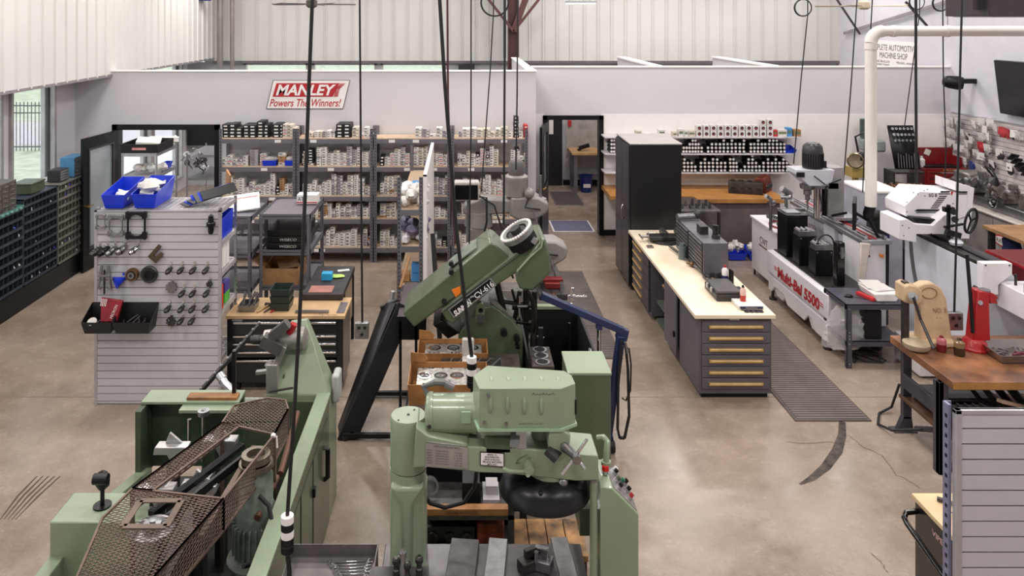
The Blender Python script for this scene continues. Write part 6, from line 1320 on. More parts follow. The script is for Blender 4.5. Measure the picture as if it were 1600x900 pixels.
# open black tank
t = thing('coolant_tank', 'open black tank with a green rim right of the hone', 'tank', (.85, 7.2, 0))
x0, x1, y0, y1, z1 = .575, 1.2, 6.35, 7.92, .9
m = MB().box(x0, x1, y0, y1, .02, .06).box(x0, x0+.02, y0, y1, .06, z1).box(x1-.02, x1, y0, y1, .06, z1).box(x0, x1, y0, y0+.02, .06, z1).box(x0, x1, y1-.02, y1, .06, z1).build('tub', M('tank_black', '0c0b0c', .6), t)
MB().box(x0-.2, x1-.1, y1-.03, y1+.04, z1, z1+.04).box(x1-.05, x1+.01, y0, y0+.5, z1-.02, z1+.02).build('rim', green, t, bevel=.006)
MB().box(.88, 1.2, 6.36, 6.48, .9, .915).build('ledge', steel, t)
solo(MB().box(.68, .72, 6.8, 6.84, .08, 1.15).box(.72, .9, 6.86, 6.9, .4, .43).cyl((1.02, 7.3, .55), (1.02, 7.3, 1.0), .012).cyl((1.02, 7.3, .5), (1.02, 7.3, .58), .035), 'hanging_rods', M('rod_black', '222024', .4, .5), 'dark rods and a small knob hanging inside the open tank', 'rods')
t = thing('engine_block', 'dark iron three-bore engine block at the near left of the open tank', 'engine part', (.68, 6.5, .5))
blk = MB().box(.585, .77, 6.4, 6.78, .72, 1.0); blk.build('casting', M('block_iron', '4d4440', .45, .5, var=.35, scale=25), t, bevel=.008)
for k in range(3): MB().ring((.678, 6.47+.12*k, 1.0), (0, 0, 1), .046, .062, .006, 24).build('bore_edge', steel, t); MB().lathe((.678, 6.47+.12*k, 1.0065), (0, 0, 1), [(.046, 0), (.0, 0.0005)], 24).build('bore', M('bore_black', '0b0a0a', .8), t)
MB().box(.6, .76, 6.42, 6.76, .06, .72).build('support', oil, t)
t = thing('test_tubes', 'chrome and black upright honing tools standing in the tank', 'tools', (.66, 7.05, .06))
for a, b, c2, mm in ((829, 520, 548, chrome), (834, 510, 550, dsteel), (842, 525, 552, dsteel), (847, 527, 548, chrome)): MB().cyl(W(a, c2+8, 6.95), W(a, b, 6.95), .02).build('tool', mm, t)
m = MB(); rnd = random.Random(8)
for k in range(7): m.cyl((.92+.035*k, 6.4+.02*(k % 3), .92), (.93+.035*k, 6.42+.02*(k % 3), .955), .012)
solo(m, 'loose_fittings', chrome, 'row of small chrome fittings in front of the tank', 'fittings')
# blue crane
bl = M('crane_blue', '1f2d56', .35, .1, coat=.2)
t = thing('engine_crane', 'dark blue hydraulic engine crane with straps over its post', 'crane', (1.3, 7.0, 0))
MB().bar(W(845, 461, 7.0), W(974, 517, 7.0), .06, .075, (0, 1, 0)).build('boom', bl, t, bevel=.006); MB().bar(W(974, 513, 7.0), W(970, 530, 7.0), .1, .07, (0, 1, 0)).build('knuckle', bl, t, bevel=.005)
MB().bar(W(970, 524, 7.0), W(949, 683, 7.0), .07, .08, (0, 1, 0)).build('post', bl, t, bevel=.006)
MB().cyl(W(936, 508, 7.0), W(936, 560, 7.0), .018).build('ram_rod', chrome, t); MB().cyl(W(936, 562, 7.0), W(936, 600, 7.0), .045).build('cylinder', alum, t); MB().bar(W(936, 503, 7.0), W(936, 514, 7.0), .05, .06, (0, 1, 0)).build('clevis', bl, t)
MB().box(1.3, 1.36, 6.9, 8.0, .07, .13).build('leg', bl, t)
for y in (6.9, 7.95): MB().cyl((1.3, y, .05), (1.37, y, .05), .05).build('wheel', rubber, t)
MB().cyl(W(922, 545, 6.9), W(926, 598, 6.6), .014).build('pump_handle', chrome, t)
t = thing('strap', 'long black webbing strap looped over the blue crane post', 'strap', (1.45, 6.9, .1))
def ribbon(pts, wd=.02, th=.004):
    m = MB()
    for a, b in zip(pts, pts[1:]): m.bar(a, b, wd, th, (0, 1, 0))
    return m
ribbon([W(971, 532, 6.92), W(966, 600, 6.92), W(965, 670, 6.92), W(968, 684, 6.92), W(976, 684, 6.92), W(983, 650, 6.92), W(981, 575, 6.92), W(977, 535, 6.92)], .02, .025).build('webbing', rubber, t)
MB().tube([W(972, 540, 6.88), W(983, 545, 6.88), W(986, 570, 6.88), W(985, 610, 6.88), W(978, 626, 6.88), W(972, 622, 6.88)], .008).build('cord', rubber, t); MB().cyl(W(977, 535, 6.88), W(980, 552, 6.88), .012).build('hook', steel, t)
# ================================================================ grey turret mills behind the hone
mg = M('mill_grey', '8b8683', .42, .15, var=.08, scale=3)
def turret_mill(lb, x, y, z, rx=-.22, upper=True):
    t = thing('milling_machine', lb, 'milling machine', (x, y, 0), local=True)
    MB().box(-.25, .2, -.25, .25, 0, .12).prism([(-.2, .12), (.18, .12), (.12, z-.3), (-.16, z-.3)], -.17, .17).build('column', mg, t, bevel=.02)
    MB().cyl((0, 0, z-.3), (0, 0, z-.12), .19, .17, 24).build('turret', mg, t)
    MB().prism([(rx, z-.08), (rx+.04, z), (rx+.25, z+.08), (.5, z+.06), (.5, z-.12), (rx+.15, z-.16), (rx+.02, z-.14)], -.11, .11).build('ram', mg, t, bevel=.03)
    h = MB().prism([(.4, z-.14), (.42, z+.1), (.78, z+.1), (.92, z+.02), (.9, z-.1), (.74, z-.2), (.5, z-.2)], -.15, .15).build('head', mg, t, bevel=.03)
    if upper: MB().lathe((.5, 0, z+.1), (0, 0, 1), [(.15, 0), (.15, .2), (.155, .21), (.155, .25), (.13, .27), (0, .27)], 26).build('belt_housing', mg, h); MB().lathe((.5, 0, z+.37), (0, 0, 1), [(.1, 0), (.105, .02), (.105, .16), (.08, .19), (0, .19)], 22).build('motor', M('mill_motor', '5f5b5a', .4), h)
    if upper: MB().sph((.66, -.16, z+.16), .07).build('switch_ball', mg, h); MB().cyl((.82, 0, z+.02), (.82, 0, z+.36), .02).build('draw_post', steel, h); MB().cyl((.82, 0, z+.04), (.82, 0, z+.055), .08).build('plate', alum, h)
    MB().cyl((.72, 0, z-.2), (.72, 0, z-.42), .07, .06).cyl((.72, 0, z-.42), (.72, 0, z-.5), .035).build('quill', mg, h); MB().cyl((.7, -.2, z-.05), (.78, -.22, z-.3), .01).build('quill_lever', steel, h)
    MB().prism([(.15, .5), (.6, .75), (.75, .8), (.75, .85), (.15, .85)], -.13, .13).build('knee', mg, t, bevel=.02)
    tb = MB().box(.55, .85, -.6, .5, .9, .97).build('table', dsteel, t, bevel=.006); m = MB()
    for k in range(3): m.box(.59+.09*k, .605+.09*k, -.6, .5, .969, .972)
    m.build('t_slots', blackm, tb, smooth=False)
    MB().cyl((.7, -.6, .93), (.7, -.68, .93), .05).cyl((.7, -.7, .93), (.85, -.72, .9), .012).sph((.87, -.72, .9), .022).sph((.66, -.72, .95), .02).build('handwheel', chrome, tb); MB().ring((.95, -.2, .8), (1, 0, 0), .08, .1, .02).cyl((.85, -.2, .8), (1.02, -.2, .8), .015).cyl((1.0, -.2, .8), (1.12, -.2, .8), .014).build('cross_wheel', chrome, tb)
    MB().tube([(0, -.1, z+.1), (.1, -.16, z+.1), (.1, -.22, z-.2), (.05, -.2, z-.45)], .014).tube([(.0, -.13, z+.12), (.2, -.16, z+.0), (.3, -.2, z-.3)], .012).tube([(.66, -.17, z+.12), (.6, -.2, z-.02), (.8, -.18, z-.05)], .012).build('cable', cabm, t)
    return t
turret_mill('grey turret milling machine behind the green hone, the farther of two', .22, 10.2, 1.45)
turret_mill('grey turret milling machine directly behind the green hone, the nearer of two', .27, 8.75, 1.3, -.3, False)
solo(MB().box(.9, 1.06, 8.3, 8.5, .973, 1.03).box(.88, 1.1, 8.35, 8.45, 1.03, 1.06), 'red_vise', M('red_vise', '7d2b2b', .4, .3), 'small dark red vise on the near mill table', 'vise', bevel=.005)
t = thing('readout_screen', 'dark readout screen in a pale housing on an arm above the far mill', 'monitor', (.05, 10.0, 1.4))
MB().box(Xp(710, 10), Xp(748, 10), 9.7, 9.87, Zp(305, 10), Zp(277, 10)).build('housing', M('housing_pale', 'b5b1ac', .5), t, bevel=.015); MB().box(Xp(711, 10), Xp(746, 10), 9.685, 9.7, Zp(303.5, 10), Zp(281, 10)).build('screen', blackg, t, bevel=.006); MB().cyl((.08, 9.78, .5), (.08, 9.78, 1.6), .02).box(-.05, .16, 9.68, 9.86, .0, .5).build('stand', M('mill_motor'), t)
# ================================================================ table with boxed cylinder heads
t = thing('steel_table', 'worn steel table carrying boxed cylinder heads in front of the green hone', 'table', (.05, 6.2, 0))
MB().box(-.42, .5, 5.55, 6.82, .87, .92).build('top', M('worn_steel', '5f5752', .4, .5, var=.3, scale=10), t, bevel=.004)
for x in (-.4, .42):
    for y in (5.58, 6.74): MB().box(x, x+.05, y, y+.05, 0, .87).build('leg', dsteel, t)
MB().box(-.4, .46, 5.6, 6.75, .3, .33).build('lower_shelf', dsteel, t)
headm = M('head_alu', 'c6c2bd', .32, .7, var=.25, scale=30)
def boxed_head(lb1, lb2, x0, x1, y0, y1, z, hgt, n, hm):
    t = thing('cardboard_tray', lb1, 'box', ((x0+x1)/2, (y0+y1)/2, z)); bin_mb(x0, x1, y0, y1, z+.001, z+hgt, tp=.01).build('tray', M('amber_card', '9c6b3c', .6, var=.3, scale=7), t, smooth=False)
    MB().prism([(x0, z+hgt), (x0+.12, z+hgt), (x0+.14, z+hgt+.03), (x0+.1, z+hgt+.07), (x0, z+hgt+.08)], y1-.01, y1).build('torn_flap', M('amber_card'), t)
    t = thing('engine_head_casting', lb2, 'engine part', ((x0+x1)/2, (y0+y1)/2, z+.03)); a, b = x0+.06, x1-.05; c, d = y0+.05, y1-.05; zt = z+hgt*.85
    MB().box(a, b, c, d, z+.02, zt).build('casting', hm, t, bevel=.01)
    for k in range(n):
        cx = a+(b-a)*(k+.5)/n; cy = (c+d)/2; MB().ring((cx, cy, zt), (0, 0, 1), .04, .055, .006, 22).build('chamber_rim', chrome, t); m = MB()
        m.lathe((cx, cy, zt+.001), (0, 0, 1), [(.04, 0), (0, .0005)], 20); m.build('chamber', M('chamber_dark', '6b6461', .4, .5), t)
        for s in (-1, 1): MB().lathe((cx+s*.018, cy, zt+.003), (0, 0, 1), [(.014, 0), (.014, .003), (0, .004)], 12).build('valve', steel, t)
    m = MB(); rn = random.Random(n)
    for k in range(16): m.lathe((rn.uniform(a+.01, b-.01), c+.015 if k % 2 else d-.015, zt), (0, 0, 1), [(.009, 0), (.009, .002), (0, .002)], 8)
    m.build('bolt_holes', print_m, t)
boxed_head('open amber cardboard tray with torn edges holding a cylinder head, nearer of two', 'bright aluminium four-chamber cylinder head in the nearer cardboard tray', -.42, .2, 5.9, 6.3, .92, .16, 4, headm)
boxed_head('brown cardboard tray at the back of the steel table under the hone', 'grey cylinder head with large chambers in the farther cardboard tray', -.38, .22, 6.5, 6.8, .92, .14, 3, M('head_dull', '98928d', .4, .6, var=.3, scale=20))
t = thing('steel_pan', 'stainless pan of tools between the two boxed cylinder heads', 'pan', (.05, 6.38, .92)); bin_mb(-.18, .33, 6.32, 6.48, .925, 1.03, tp=.02).build('pan', M('stainless'), t, smooth=False); m = MB()
for k in range(6): m.cyl((-.12+.07*k, 6.36, 1.0), (-.08+.08*k, 6.45, 1.04), .009)
m.build('tools', dsteel, t)
solo(MB().box(.0, .1, 6.45, 6.5, 1.0, 1.2).box(.0, .1, 6.36, 6.46, 1.03, 1.06), 'plastic_wrap', M('wrap', 'b9b4ae', .3), 'grey plastic wrapped strip standing over the steel pan', 'wrap', bevel=.01)
# rack and crate beneath/behind the near mill
t = thing('steel_rack', 'dark steel rack with a plank shelf seen under the arm of the near green mill', 'rack', (.05, 5.2, 0))
for z in (.66, .36): MB().box(-.3, .34, 5.0, 5.4, z-.03, z).build('shelf', dsteel, t); MB().box(-.28, .3, 5.0, 5.06, z, z+.04).build('plank', M('plank_amber', '8d5f34', .55, var=.3, scale=8), t)
for x in (-.3, .3):
    for y in (5.0, 5.36): MB().box(x, x+.04, y, y+.04, 0, .8).build('post', dsteel, t)
MB().box(-.3, .34, 5.36, 5.4, .1, .8).build('back_sheet', blackm, t)
m = MB(); text_mb(m, 'ENGINE PRODUCTS', (.0, 4.997, .68), (1, 0, 0), (0, 0, 1), .018, .2); m.build('stencil', print_m, t, smooth=False)
solo(MB().ring((-.22, 5.2, .74), (.2, -1, .3), .04, .055, .05), 'bearing_ring', steel, 'polished bearing ring at the left of the dark rack', 'ring')
solo(MB().box(.0, .12, 5.12, 5.3, .66, .8), 'black_box', blackm, 'small black box on the dark rack under the mill arm', 'box', bevel=.005); solo(MB().box(.16, .24, 5.15, 5.25, .7, .76).box(.14, .25, 5.1, 5.3, .66, .7), 'white_carton', M('grey_card'), 'small white carton beside the black box on the dark rack', 'box')
solo(MB().box(.1, .28, 5.1, 5.32, .4, .54), 'red_box', M('rust_red'), 'dull red box on the lower level of the dark rack', 'box', bevel=.01); engine_head('exhaust_manifold', 'black cast manifold on the lower level of the dark rack', (-.08, 5.2, .4), .34, .16, .1, 0, oil, 3)
t = thing('wooden_crate', 'stained wooden crate top on the floor under the near green mill', 'crate', (.6, 5.25, 0)); pk = M('crate_plank', 'b88a58', .5, var=.4, scale=8, col2='2f1e13')
for k in range(4): MB().box(.33+.128*k, .452+.128*k, 5.08, 5.46, .3, .34).build('plank', pk, t, bevel=.003)
MB().box(.35, .83, 5.1, 5.44, 0, .3).build('body', M('crate_dark', '3f2b1c', .7), t)
# ================================================================ light green head milling machine, centre foreground
YM = 4.1
t = thing('head_milling_machine', 'pale green head and block milling machine in the centre foreground', 'milling machine', (.15, 4.3, 0))
cx = Xp(638, 4.25); cy = 4.25
col = MB().lathe((cx, cy, 1.42), (0, 0, 1), [(.098, 0), (.1, .01), (.1, .27), (.094, .285), (0, .285)], 36).build('column_cap', green, t)
MB().cyl((cx, cy, 1.7), (cx, cy, 1.709), .008).cyl((cx-.05, cy-.06, 1.7), (cx-.05, cy-.06, 1.708), .006).cyl((cx+.03, cy+.05, 1.7), (cx+.03, cy+.05, 1.708), .006).build('cap_screws', dsteel, col)
lc = MB().lathe((cx, cy, .0), (0, 0, 1), [(.17, 0), (.16, .8), (.11, .86), (.098, .9), (.095, 1.3), (.1, 1.38), (.1, 1.415)], 30).build('lower_column', green, t)
MB().box(cx-.1, cx+.1, cy-.02, cy+.16, .8, 1.3).prism([(cx-.095, 1.37), (cx+.095, 1.37), (cx+.035, 1.28), (cx+.03, .86), (cx-.03, .86), (cx-.035, 1.28)], cy-.115, cy).build('column_rib', green, lc, bevel=.02)
armo = MB().prism(PW([(650, 668), (670, 682), (731, 694), (731, 698), (827, 702), (935, 712), (936, 751), (900, 752), (786, 740), (752, 739), (665, 730), (645, 732)], YM), YM, YM+.22).build('arm', green, t, bevel=.012)
MB().lathe((Xp(858, 4.2), 4.22, Zp(758, 4.2)), (0, 0, 1), [(.105, .015), (.118, .03), (.118, .2), (.1, .235)], 30).build('spindle_boss', green, armo)
MB().cyl((Xp(846, 4.25), 4.25, 1.5), (Xp(846, 4.25), 4.25, 1.76), .06).build('spindle_post', green, armo)
MB().lathe((Xp(850, 4.2), 4.2, Zp(771, 4.2)), (0, 0, 1), [(.07, 0), (.085, .02), (.085, .12)], 26).build('spindle_housing', green, t)
plt = MB().prism(PW([(665, 692), (731, 700), (731, 732), (665, 729)], YM-.004), YM-.006, YM-.001).build('data_plate', M('plate_alu', 'a9a5a3', .35, .6, var=.08), armo, smooth=False)
MB().add([W(664, 689.5, YM-.002), W(731, 697.5, YM-.002), (Xp(731, YM+.12), YM+.12, 1.615), (Xp(668, YM+.12), YM+.12, 1.655)], [(0, 1, 2, 3)]).build('data_plate_top', M('plate_alu'), armo, solid=.003)
m = MB(); xr = Vector((1, 0, -.09))
for r, (s, px, py, hh, ww) in enumerate((('BERCO-STYLE DATA', 0, 0, 0, 0),)): pass
text_mb(m, 'SURFACING FEEDS AND SPEEDS', W(698, 699, YM-.008), xr, (0, 0, 1), .009, .14)
for r in range(6): text_mb(m, ('CUTTER', 'FEED', 'SPEED', 'DEPTH', 'WHEEL', 'STROKE')[r], W(671, 703+4*r, YM-.008), xr, (0, 0, 1), .006, .03); text_mb(m, ('INCHES PER MIN', 'TABLE TRAVEL', 'REVS PER MIN', 'FINE FINISH', 'ROUGH CUT', 'IRON ALUMINUM')[r], W(691, 705+4*r, YM-.008), xr, (0, 0, 1), .006, .07); text_mb(m, ('12 IN', '14 IN', '150', '.002', '.010', '36 IN')[r], W(716, 708+4*r, YM-.008), xr, (0, 0, 1), .006, .04)
m.build('lettering', print_m, plt, smooth=False)
lbp = MB().prism(PW([(750, 706), (788, 708), (788, 730), (750, 727)], YM-.004), YM-.006, YM-.001).build('label_border', blackm, armo, smooth=False)
MB().prism(PW([(751.3, 707.3), (786.7, 709.2), (786.7, 728.5), (751.3, 725.8)], YM-.006), YM-.008, YM-.006).build('label_face', white_m, lbp, smooth=False)
m = MB()
for r, s in enumerate(('MODEL 175', 'BLOCKMASTER', 'HEAD & BLOCK', 'MILLING MACHINE', 'MFG NO.')): text_mb(m, s, W(769, 710.4+3.8*r, YM-.009), (1, 0, -.05), (0, 0, 1), .0088, (.05, .075, .085, .1, .05)[r], 0, .02)
m.build('lettering', print_m, lbp, smooth=False)
m = MB().tube([W(806, 724, YM-.002), W(812, 716, YM-.002), W(824, 710, YM-.002)], .002, 5).tube([W(806, 724, YM-.002), W(809, 718, YM-.002)], .002, 5).tube([W(806, 724, YM-.002), W(813, 723, YM-.002)], .002, 5); text_mb(m, 'UP', W(826, 716, YM-.002), (1, 0, 0), (0, 0, 1), .012, .03); m.build('arrow_mark', M('mark_green', '4f6648', .6), armo, smooth=False)
# drive motor
zc = Zp(648, 4.22); xm0 = Xp(664, 4.22); mo = MB().lathe((xm0, 4.24, zc), (1, 0, 0), [(.06, 0), (.1, .008), (.108, .02), (.108, .042), (.102, .045), (.102, .26), (.106, .262), (.106, .285), (.08, .295), (.05, .31)], 34).build('drive_motor', green, t)
MB().box(xm0+.2, xm0+.25, 4.13, 4.14, zc+.0, zc+.06).build('motor_plate', M('plate_green', '9bb598', .4), mo); MB().tube([(xm0+.02, 4.26, zc+.08), (xm0-.01, 4.27, zc+.13), (xm0+.05, 4.28, zc+.15), (xm0+.14, 4.28, zc+.145)], .017).build('conduit', M('conduit_grey', '5e605e', .5), mo)
MB().cyl((xm0+.11, 4.28, zc+.145), (xm0+.16, 4.27, zc+.125), .022).build('conduit_nut', steel, mo); MB().cyl((xm0+.02, 4.15, zc-.02), (xm0+.03, 4.13, zc-.02), .012).build('screw', dsteel, mo)
MB().box(Xp(752, 4.12), Xp(800, 4.12), 4.12, 4.3, Zp(686, 4.12), Zp(663, 4.12)).build('motor_bracket', green, t, bevel=.005); MB().box(Xp(757, 4.1), Xp(800, 4.1), 4.1, 4.3, 1.57, 1.66).build('bracket_foot', M('shade_green', '4b5f47', .4), t, bevel=.01)
MB().bar(W(806, 670, 4.15), W(804, 697, 4.05), .05, .02).box(Xp(806, 4.12), Xp(822, 4.12), 4.1, 4.3, 1.6, 1.72).build('slide_bracket', alum, t)
# belt cover
HX = [(.091, 4.05), (.52, 4.05), (.606, 4.107), (.60, 4.2), (.567, 4.255), (.144, 4.32), (.06, 4.2)]
cv = MB().prism(HX, 1.735, 1.946, 'z').build('belt_cover', green, t, bevel=.004)
MB().prism([(a+(.008 if a > .3 else -.008), b-.008) for a, b in HX], 1.722, 1.736, 'z').build('cover_flange', M('plate_green'), cv)
for k in range(4):
    px = 766+26.5*k; a = W(px, 620+.7*k, 4.05); b = W(px+1, 645+.9*k, 4.05); MB().sph(((a.x+b.x)/2, 4.05, (a.z+b.z)/2), .05, 12, (.24, .25, .95)).build('louver', green, cv)
for k in range(5): MB().sph((.16+.09*k, 4.16, 1.946), .035, 12, (.35, .9, .2)).build('top_louver', green, cv)
m = MB(); 
for a, b in ((757, 660), (791, 662), (763, 617)): p = W(a, b, 4.045); m.cyl(p, p-Vector((0, .01, 0)), .009, n=8)
m.build('cover_bolt', steel, cv); MB().box(.606, .612, 4.1, 4.16, 1.78, 1.86).build('latch', blackm, cv)
m = MB(); text_mb(m, '# REG-NO. 15-10-1', W(830, 662, 4.049), (1, 0, 0), (0, 0, 1), .008, .13); [m.tube([W(832+5*k, 617, 4.049), W(834+5*k, 614+k % 3, 4.049), W(836+5*k, 617, 4.049)], .0012, 4) for k in range(7)]; m.build('pen_marks', print_m, cv, smooth=False)
# crank handle, star wheel and feed box
MB().tube([W(786, 732, YM-.04), W(795, 736, YM-.05), W(812, 737, YM-.05), W(826, 736, YM-.04)], [.011, .013, .009, .012], 10).lathe(W(827, 735, YM-.06), (0, 1, 0), [(.025, 0), (.028, .03), (.02, .06)], 18).cyl(W(825, 742, YM-.06), W(825, 742, YM-.02), .012).build('clamp_lever', green, t)
fb = MB().prism([(a, b) for a, b in PW([(858, 672), (880, 672), (892, 680), (889, 712), (872, 722), (856, 700)], YM-.05)], YM-.05, YM+.1).build('feed_box', green, t, bevel=.01)
MB().bar(W(856, 701, YM-.05), W(872, 716, YM-.08), .07, .03).build('feed_slide', dsteel, fb)
c = W(899, 713, 3.95); MB().cyl(W(882, 698, 4.05), c, .026, .02).cyl(c, c+Vector((.005, -.03, -.005)), .024).build('hub', steel, fb)
for a, b in ((917, 687), (878, 741), (914, 733), (881, 694)): MB().cyl(c, W(a, b, 3.93), .0085, n=10).build('spoke', chrome, fb)
# splash guard dish
MB().lathe((Xp(851, 4.25), 4.25, 1.3), (0, 0, 1), [(.085, .125), (.15, .12), (.2, .095), (.232, .06), (.243, .02), (.25, .0), (.25, -.008), (.238, -.008), (.225, .045), (.19, .08), (.08, .1)], 44).build('splash_guard', M('guard_black', '19171a', .3, .3), t)
MB().lathe((Xp(851, 4.25), 4.25, 1.33), (0, 0, 1), [(.08, .05), (.08, .12), (0, .12)], 26).build('cutter_hub', dsteel, t); MB().sph((Xp(845, 4.05), 4.055, 1.388), .014).build('guard_hole', blackm, t)
MB().sph((Xp(880, 4.1), 4.12, Zp(757, 4.1)), .03).build('knob', steel, t)
# right pillar, pipe and control pod
MB().cyl((Xp(928.5, YM), YM+.02, .3), (Xp(928.5, YM), YM+.02, Zp(752, YM)), .021).build('guide_pipe', green, t)
MB().cyl((Xp(928, YM), YM+.02, Zp(754, YM)), (Xp(928, YM), YM+.02, Zp(750, YM)), .026).build('pipe_collar', steel, t)
MB().tube([W(934, 684, 4.3), W(943, 683, 4.28), W(949, 690, 4.26), W(948, 702, 4.24), W(947, 722, 4.24)], .017).lathe(W(947, 723, 4.24), (0, 0, 1), [(.028, -.01), (.028, .01)], 14).build('elbow_pipe', green, t)
P = PW([(938, 761), (957, 763), (998, 804)], YM); pod = MB().prism([(P[0][0], P[0][1]), P[1], P[2], (P[2][0], 0), (P[0][0], 0)], YM, YM+.27).build('control_pod', green, t, bevel=.006)
a0 = Vector((P[1][0], YM, P[1][1])); a1 = Vector((P[2][0], YM, P[2][1])); ud = (a1-a0).normalized(); nn = Vector((-ud.z, 0, ud.x)); Lp = (a1-a0).length
def pp(s, y, h): return a0+ud*s*Lp+Vector((0, y, 0))+nn*h
pnl = MB().add([pp(.04, .02, .001), pp(.96, .02, .001), pp(.96, .25, .001), pp(.04, .25, .001), pp(.04, .02, .004), pp(.96, .02, .004), pp(.96, .25, .004), pp(.04, .25, .004)], [(0, 3, 2, 1), (4, 5, 6, 7), (0, 1, 5, 4), (1, 2, 6, 5), (2, 3, 7, 6), (3, 0, 4, 7)]).build('control_panel', M('plate_alu'), pod, smooth=False)
for s, y, c_ in ((.3, .2, blackm), (.3, .13, dgreen), (.3, .07, blackm), (.3, .22, white_card), (.7, .2, blackm), (.7, .13, blackm), (.7, .07, redp), (.5, .16, M('btn_green', '2f7a55', .4))):
    MB().cyl(pp(s, y, .004), pp(s, y, .018), .017).build('button_ring', alum, pod); MB().cyl(pp(s, y, .018), pp(s, y, .035), .012).build('button', c_, pod)
es = Vector((Xp(947, 4.2), 4.22, P[0][1])); MB().cyl(es, es+Vector((0, 0, .02)), .016).build('stop_collar', alum, pod); MB().cyl(es+Vector((0, 0, .02)), es+Vector((0, 0, .045)), .019).build('stop_button', M('stop_red', 'd01c1c', .4), pod)
MB().box(.69, .965, 4.98, 5.3, .98, 1.58).build('electrical_cabinet', dgreen, t, bevel=.006); MB().box(.685, .97, 4.975, 5.305, 1.58, 1.6).build('cabinet_lid', green, t, bevel=.004)
MB().box(.66, .72, 4.3, 5.1, 1.0, 1.15).build('rear_link', dgreen, t)
MB().box(-.42, .68, 3.5, 4.42, .0, .85).box(-.5, .75, 3.45, 4.46, 0, .12).build('bed', green, t, bevel=.01); MB().box(-.44, .68, 3.48, 4.42, .85, .875).build('table', M('table_steel', '5d5a5b', .35, .7, var=.2, scale=8), t, bevel=.004)
MB().tube([W(745, 735, 4.35), W(742, 760, 4.4), W(725, 785, 4.4), W(695, 793, 4.4), W(672, 786, 4.35), W(660, 770, 4.35)], .012).build('black_hose', rubber, t)
for k, (a, b, c2, d2, rz, lb) in enumerate(((700, 745, 858, 900, -.1, 'long flat steel plate on the mill table, left of the blocks'), (760, 790, 856, 900, -.12, 'narrow flat steel plate beside the long plate on the mill table'), (868, 895, 853, 900, .05, 'upright-looking flat steel parallel at the right of the mill table'))):
    Y = YF((c2+d2)/2, .89); solo(MB().obox((Xp((a+b)/2, Y), Y, .89), (Xp(b, Y)-Xp(a, Y), .35, .03), (0, 0, rz)), 'steel_plate', steel if k else dsteel, lb, 'plate', bevel=.003)
for k, (px, py, s, rz, lb) in enumerate(((826, 882, .07, .5, 'dark steel fixture block on the mill table, left of two'), (845, 880, .08, -.4, 'steel fixture block with a bolt on the mill table, right of two'))):
    Y = YF(py, .9); x = Xp(px, Y); u_ = thing('fixture_block', lb, 'fixture', (x, Y, .876)); MB().obox((x, Y, .905), (s*1.6, s, .055), (0, 0, rz)).obox((x+.01, Y+.02, .95), (s, s*.4, .05), (0, 0, rz)).build('block', dsteel if k == 0 else steel, u_, bevel=.004); MB().cyl((x+.04, Y-.02, .93), (x+.04, Y-.02, .985), .012).build('bolt', chrome, u_)
for k, (px, py, h, lb) in enumerate(((629, 862, .14, 'tall bright tool standing at the foot of the left mill column'), (619, 874, .1, 'dark knurled tool left of the bright tool by the mill column'), (636, 880, .12, 'black cylindrical tool right of the bright tool by the mill column'), (655, 872, .1, 'short chromed tool nearest the mill table edge'))):
    Y = 3.8; x = Xp(px, Y); z0 = Zp(py, Y)-h; u_ = thing('boring_tool', lb, 'tool', (x, Y, z0)); MB().lathe((x, Y, z0), (0, 0, 1), [(.018, 0), (.018, h*.5), (.013, h*.55), (.013, h*.8), (.02, h*.82), (.02, h)], 14).build('body', steel if k % 2 == 0 and k != 2 else dsteel, u_)
    MB().cyl((x, Y, z0+h), (x, Y, z0+h+.012), .01).build('tip', chrome, u_)
solo(MB().box(-.46, -.17, 3.7, 3.9, .7, Zp(876, 3.8)-.1), 'tool_ledge', dsteel, 'dark ledge holding the upright tools at the left mill column', 'ledge')
# ================================================================ green machine with mesh belt guard, left foreground
t = thing('engine_machine', 'light green machine bed with an expanded-mesh belt guard, left foreground', 'machine', (-1.6, 4.8, 0))
MB().box(-1.12, -1.03, 3.3, 5.95, .0, .97).build('right_wall', dgreen, t, bevel=.004); MB().box(-1.125, -1.02, 3.3, 5.97, .97, .99).build('right_rim', green, t, bevel=.004)
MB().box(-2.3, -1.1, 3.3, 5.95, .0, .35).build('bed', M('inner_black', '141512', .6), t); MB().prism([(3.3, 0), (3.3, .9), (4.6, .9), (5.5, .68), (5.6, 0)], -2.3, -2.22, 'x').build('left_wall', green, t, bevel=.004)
MB().box(-2.0, -1.1, 5.9, 5.97, .0, .95).build('rear_wall', dgreen, t)
# seam lines of the access doors
MB().box(-1.032, -1.026, 4.9, 4.91, .1, .85).box(-1.032, -1.026, 5.3, 5.31, .1, .85).box(-1.032, -1.026, 4.5, 5.85, .85, .856).build('door_seam', M('seam_dark'), t, smooth=False)
MB().box(-1.03, -1.01, 5.28, 5.32, .6, .66).build('catch', blackm, t); MB().tube([(-1.03, 5.72, .7), (-1.0, 5.72, .69), (-1.0, 5.72, .48), (-1.03, 5.72, .46)], .018).build('grab_handle', blackm, t)
# tall open back hood
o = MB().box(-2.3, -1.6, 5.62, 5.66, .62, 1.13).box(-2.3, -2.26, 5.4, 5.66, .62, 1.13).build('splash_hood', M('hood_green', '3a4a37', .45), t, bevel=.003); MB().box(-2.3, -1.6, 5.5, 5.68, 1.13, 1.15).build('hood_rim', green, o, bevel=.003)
MB().box(-2.0, -1.6, 5.42, 5.52, 1.11, 1.13).build('shelf_plate', green, o); solo(MB().box(-1.98, -1.62, 5.52, 5.6, 1.15, 1.17), 'wooden_strip', M('plank_amber'), 'wooden strip lying on the green hood rim', 'strip')
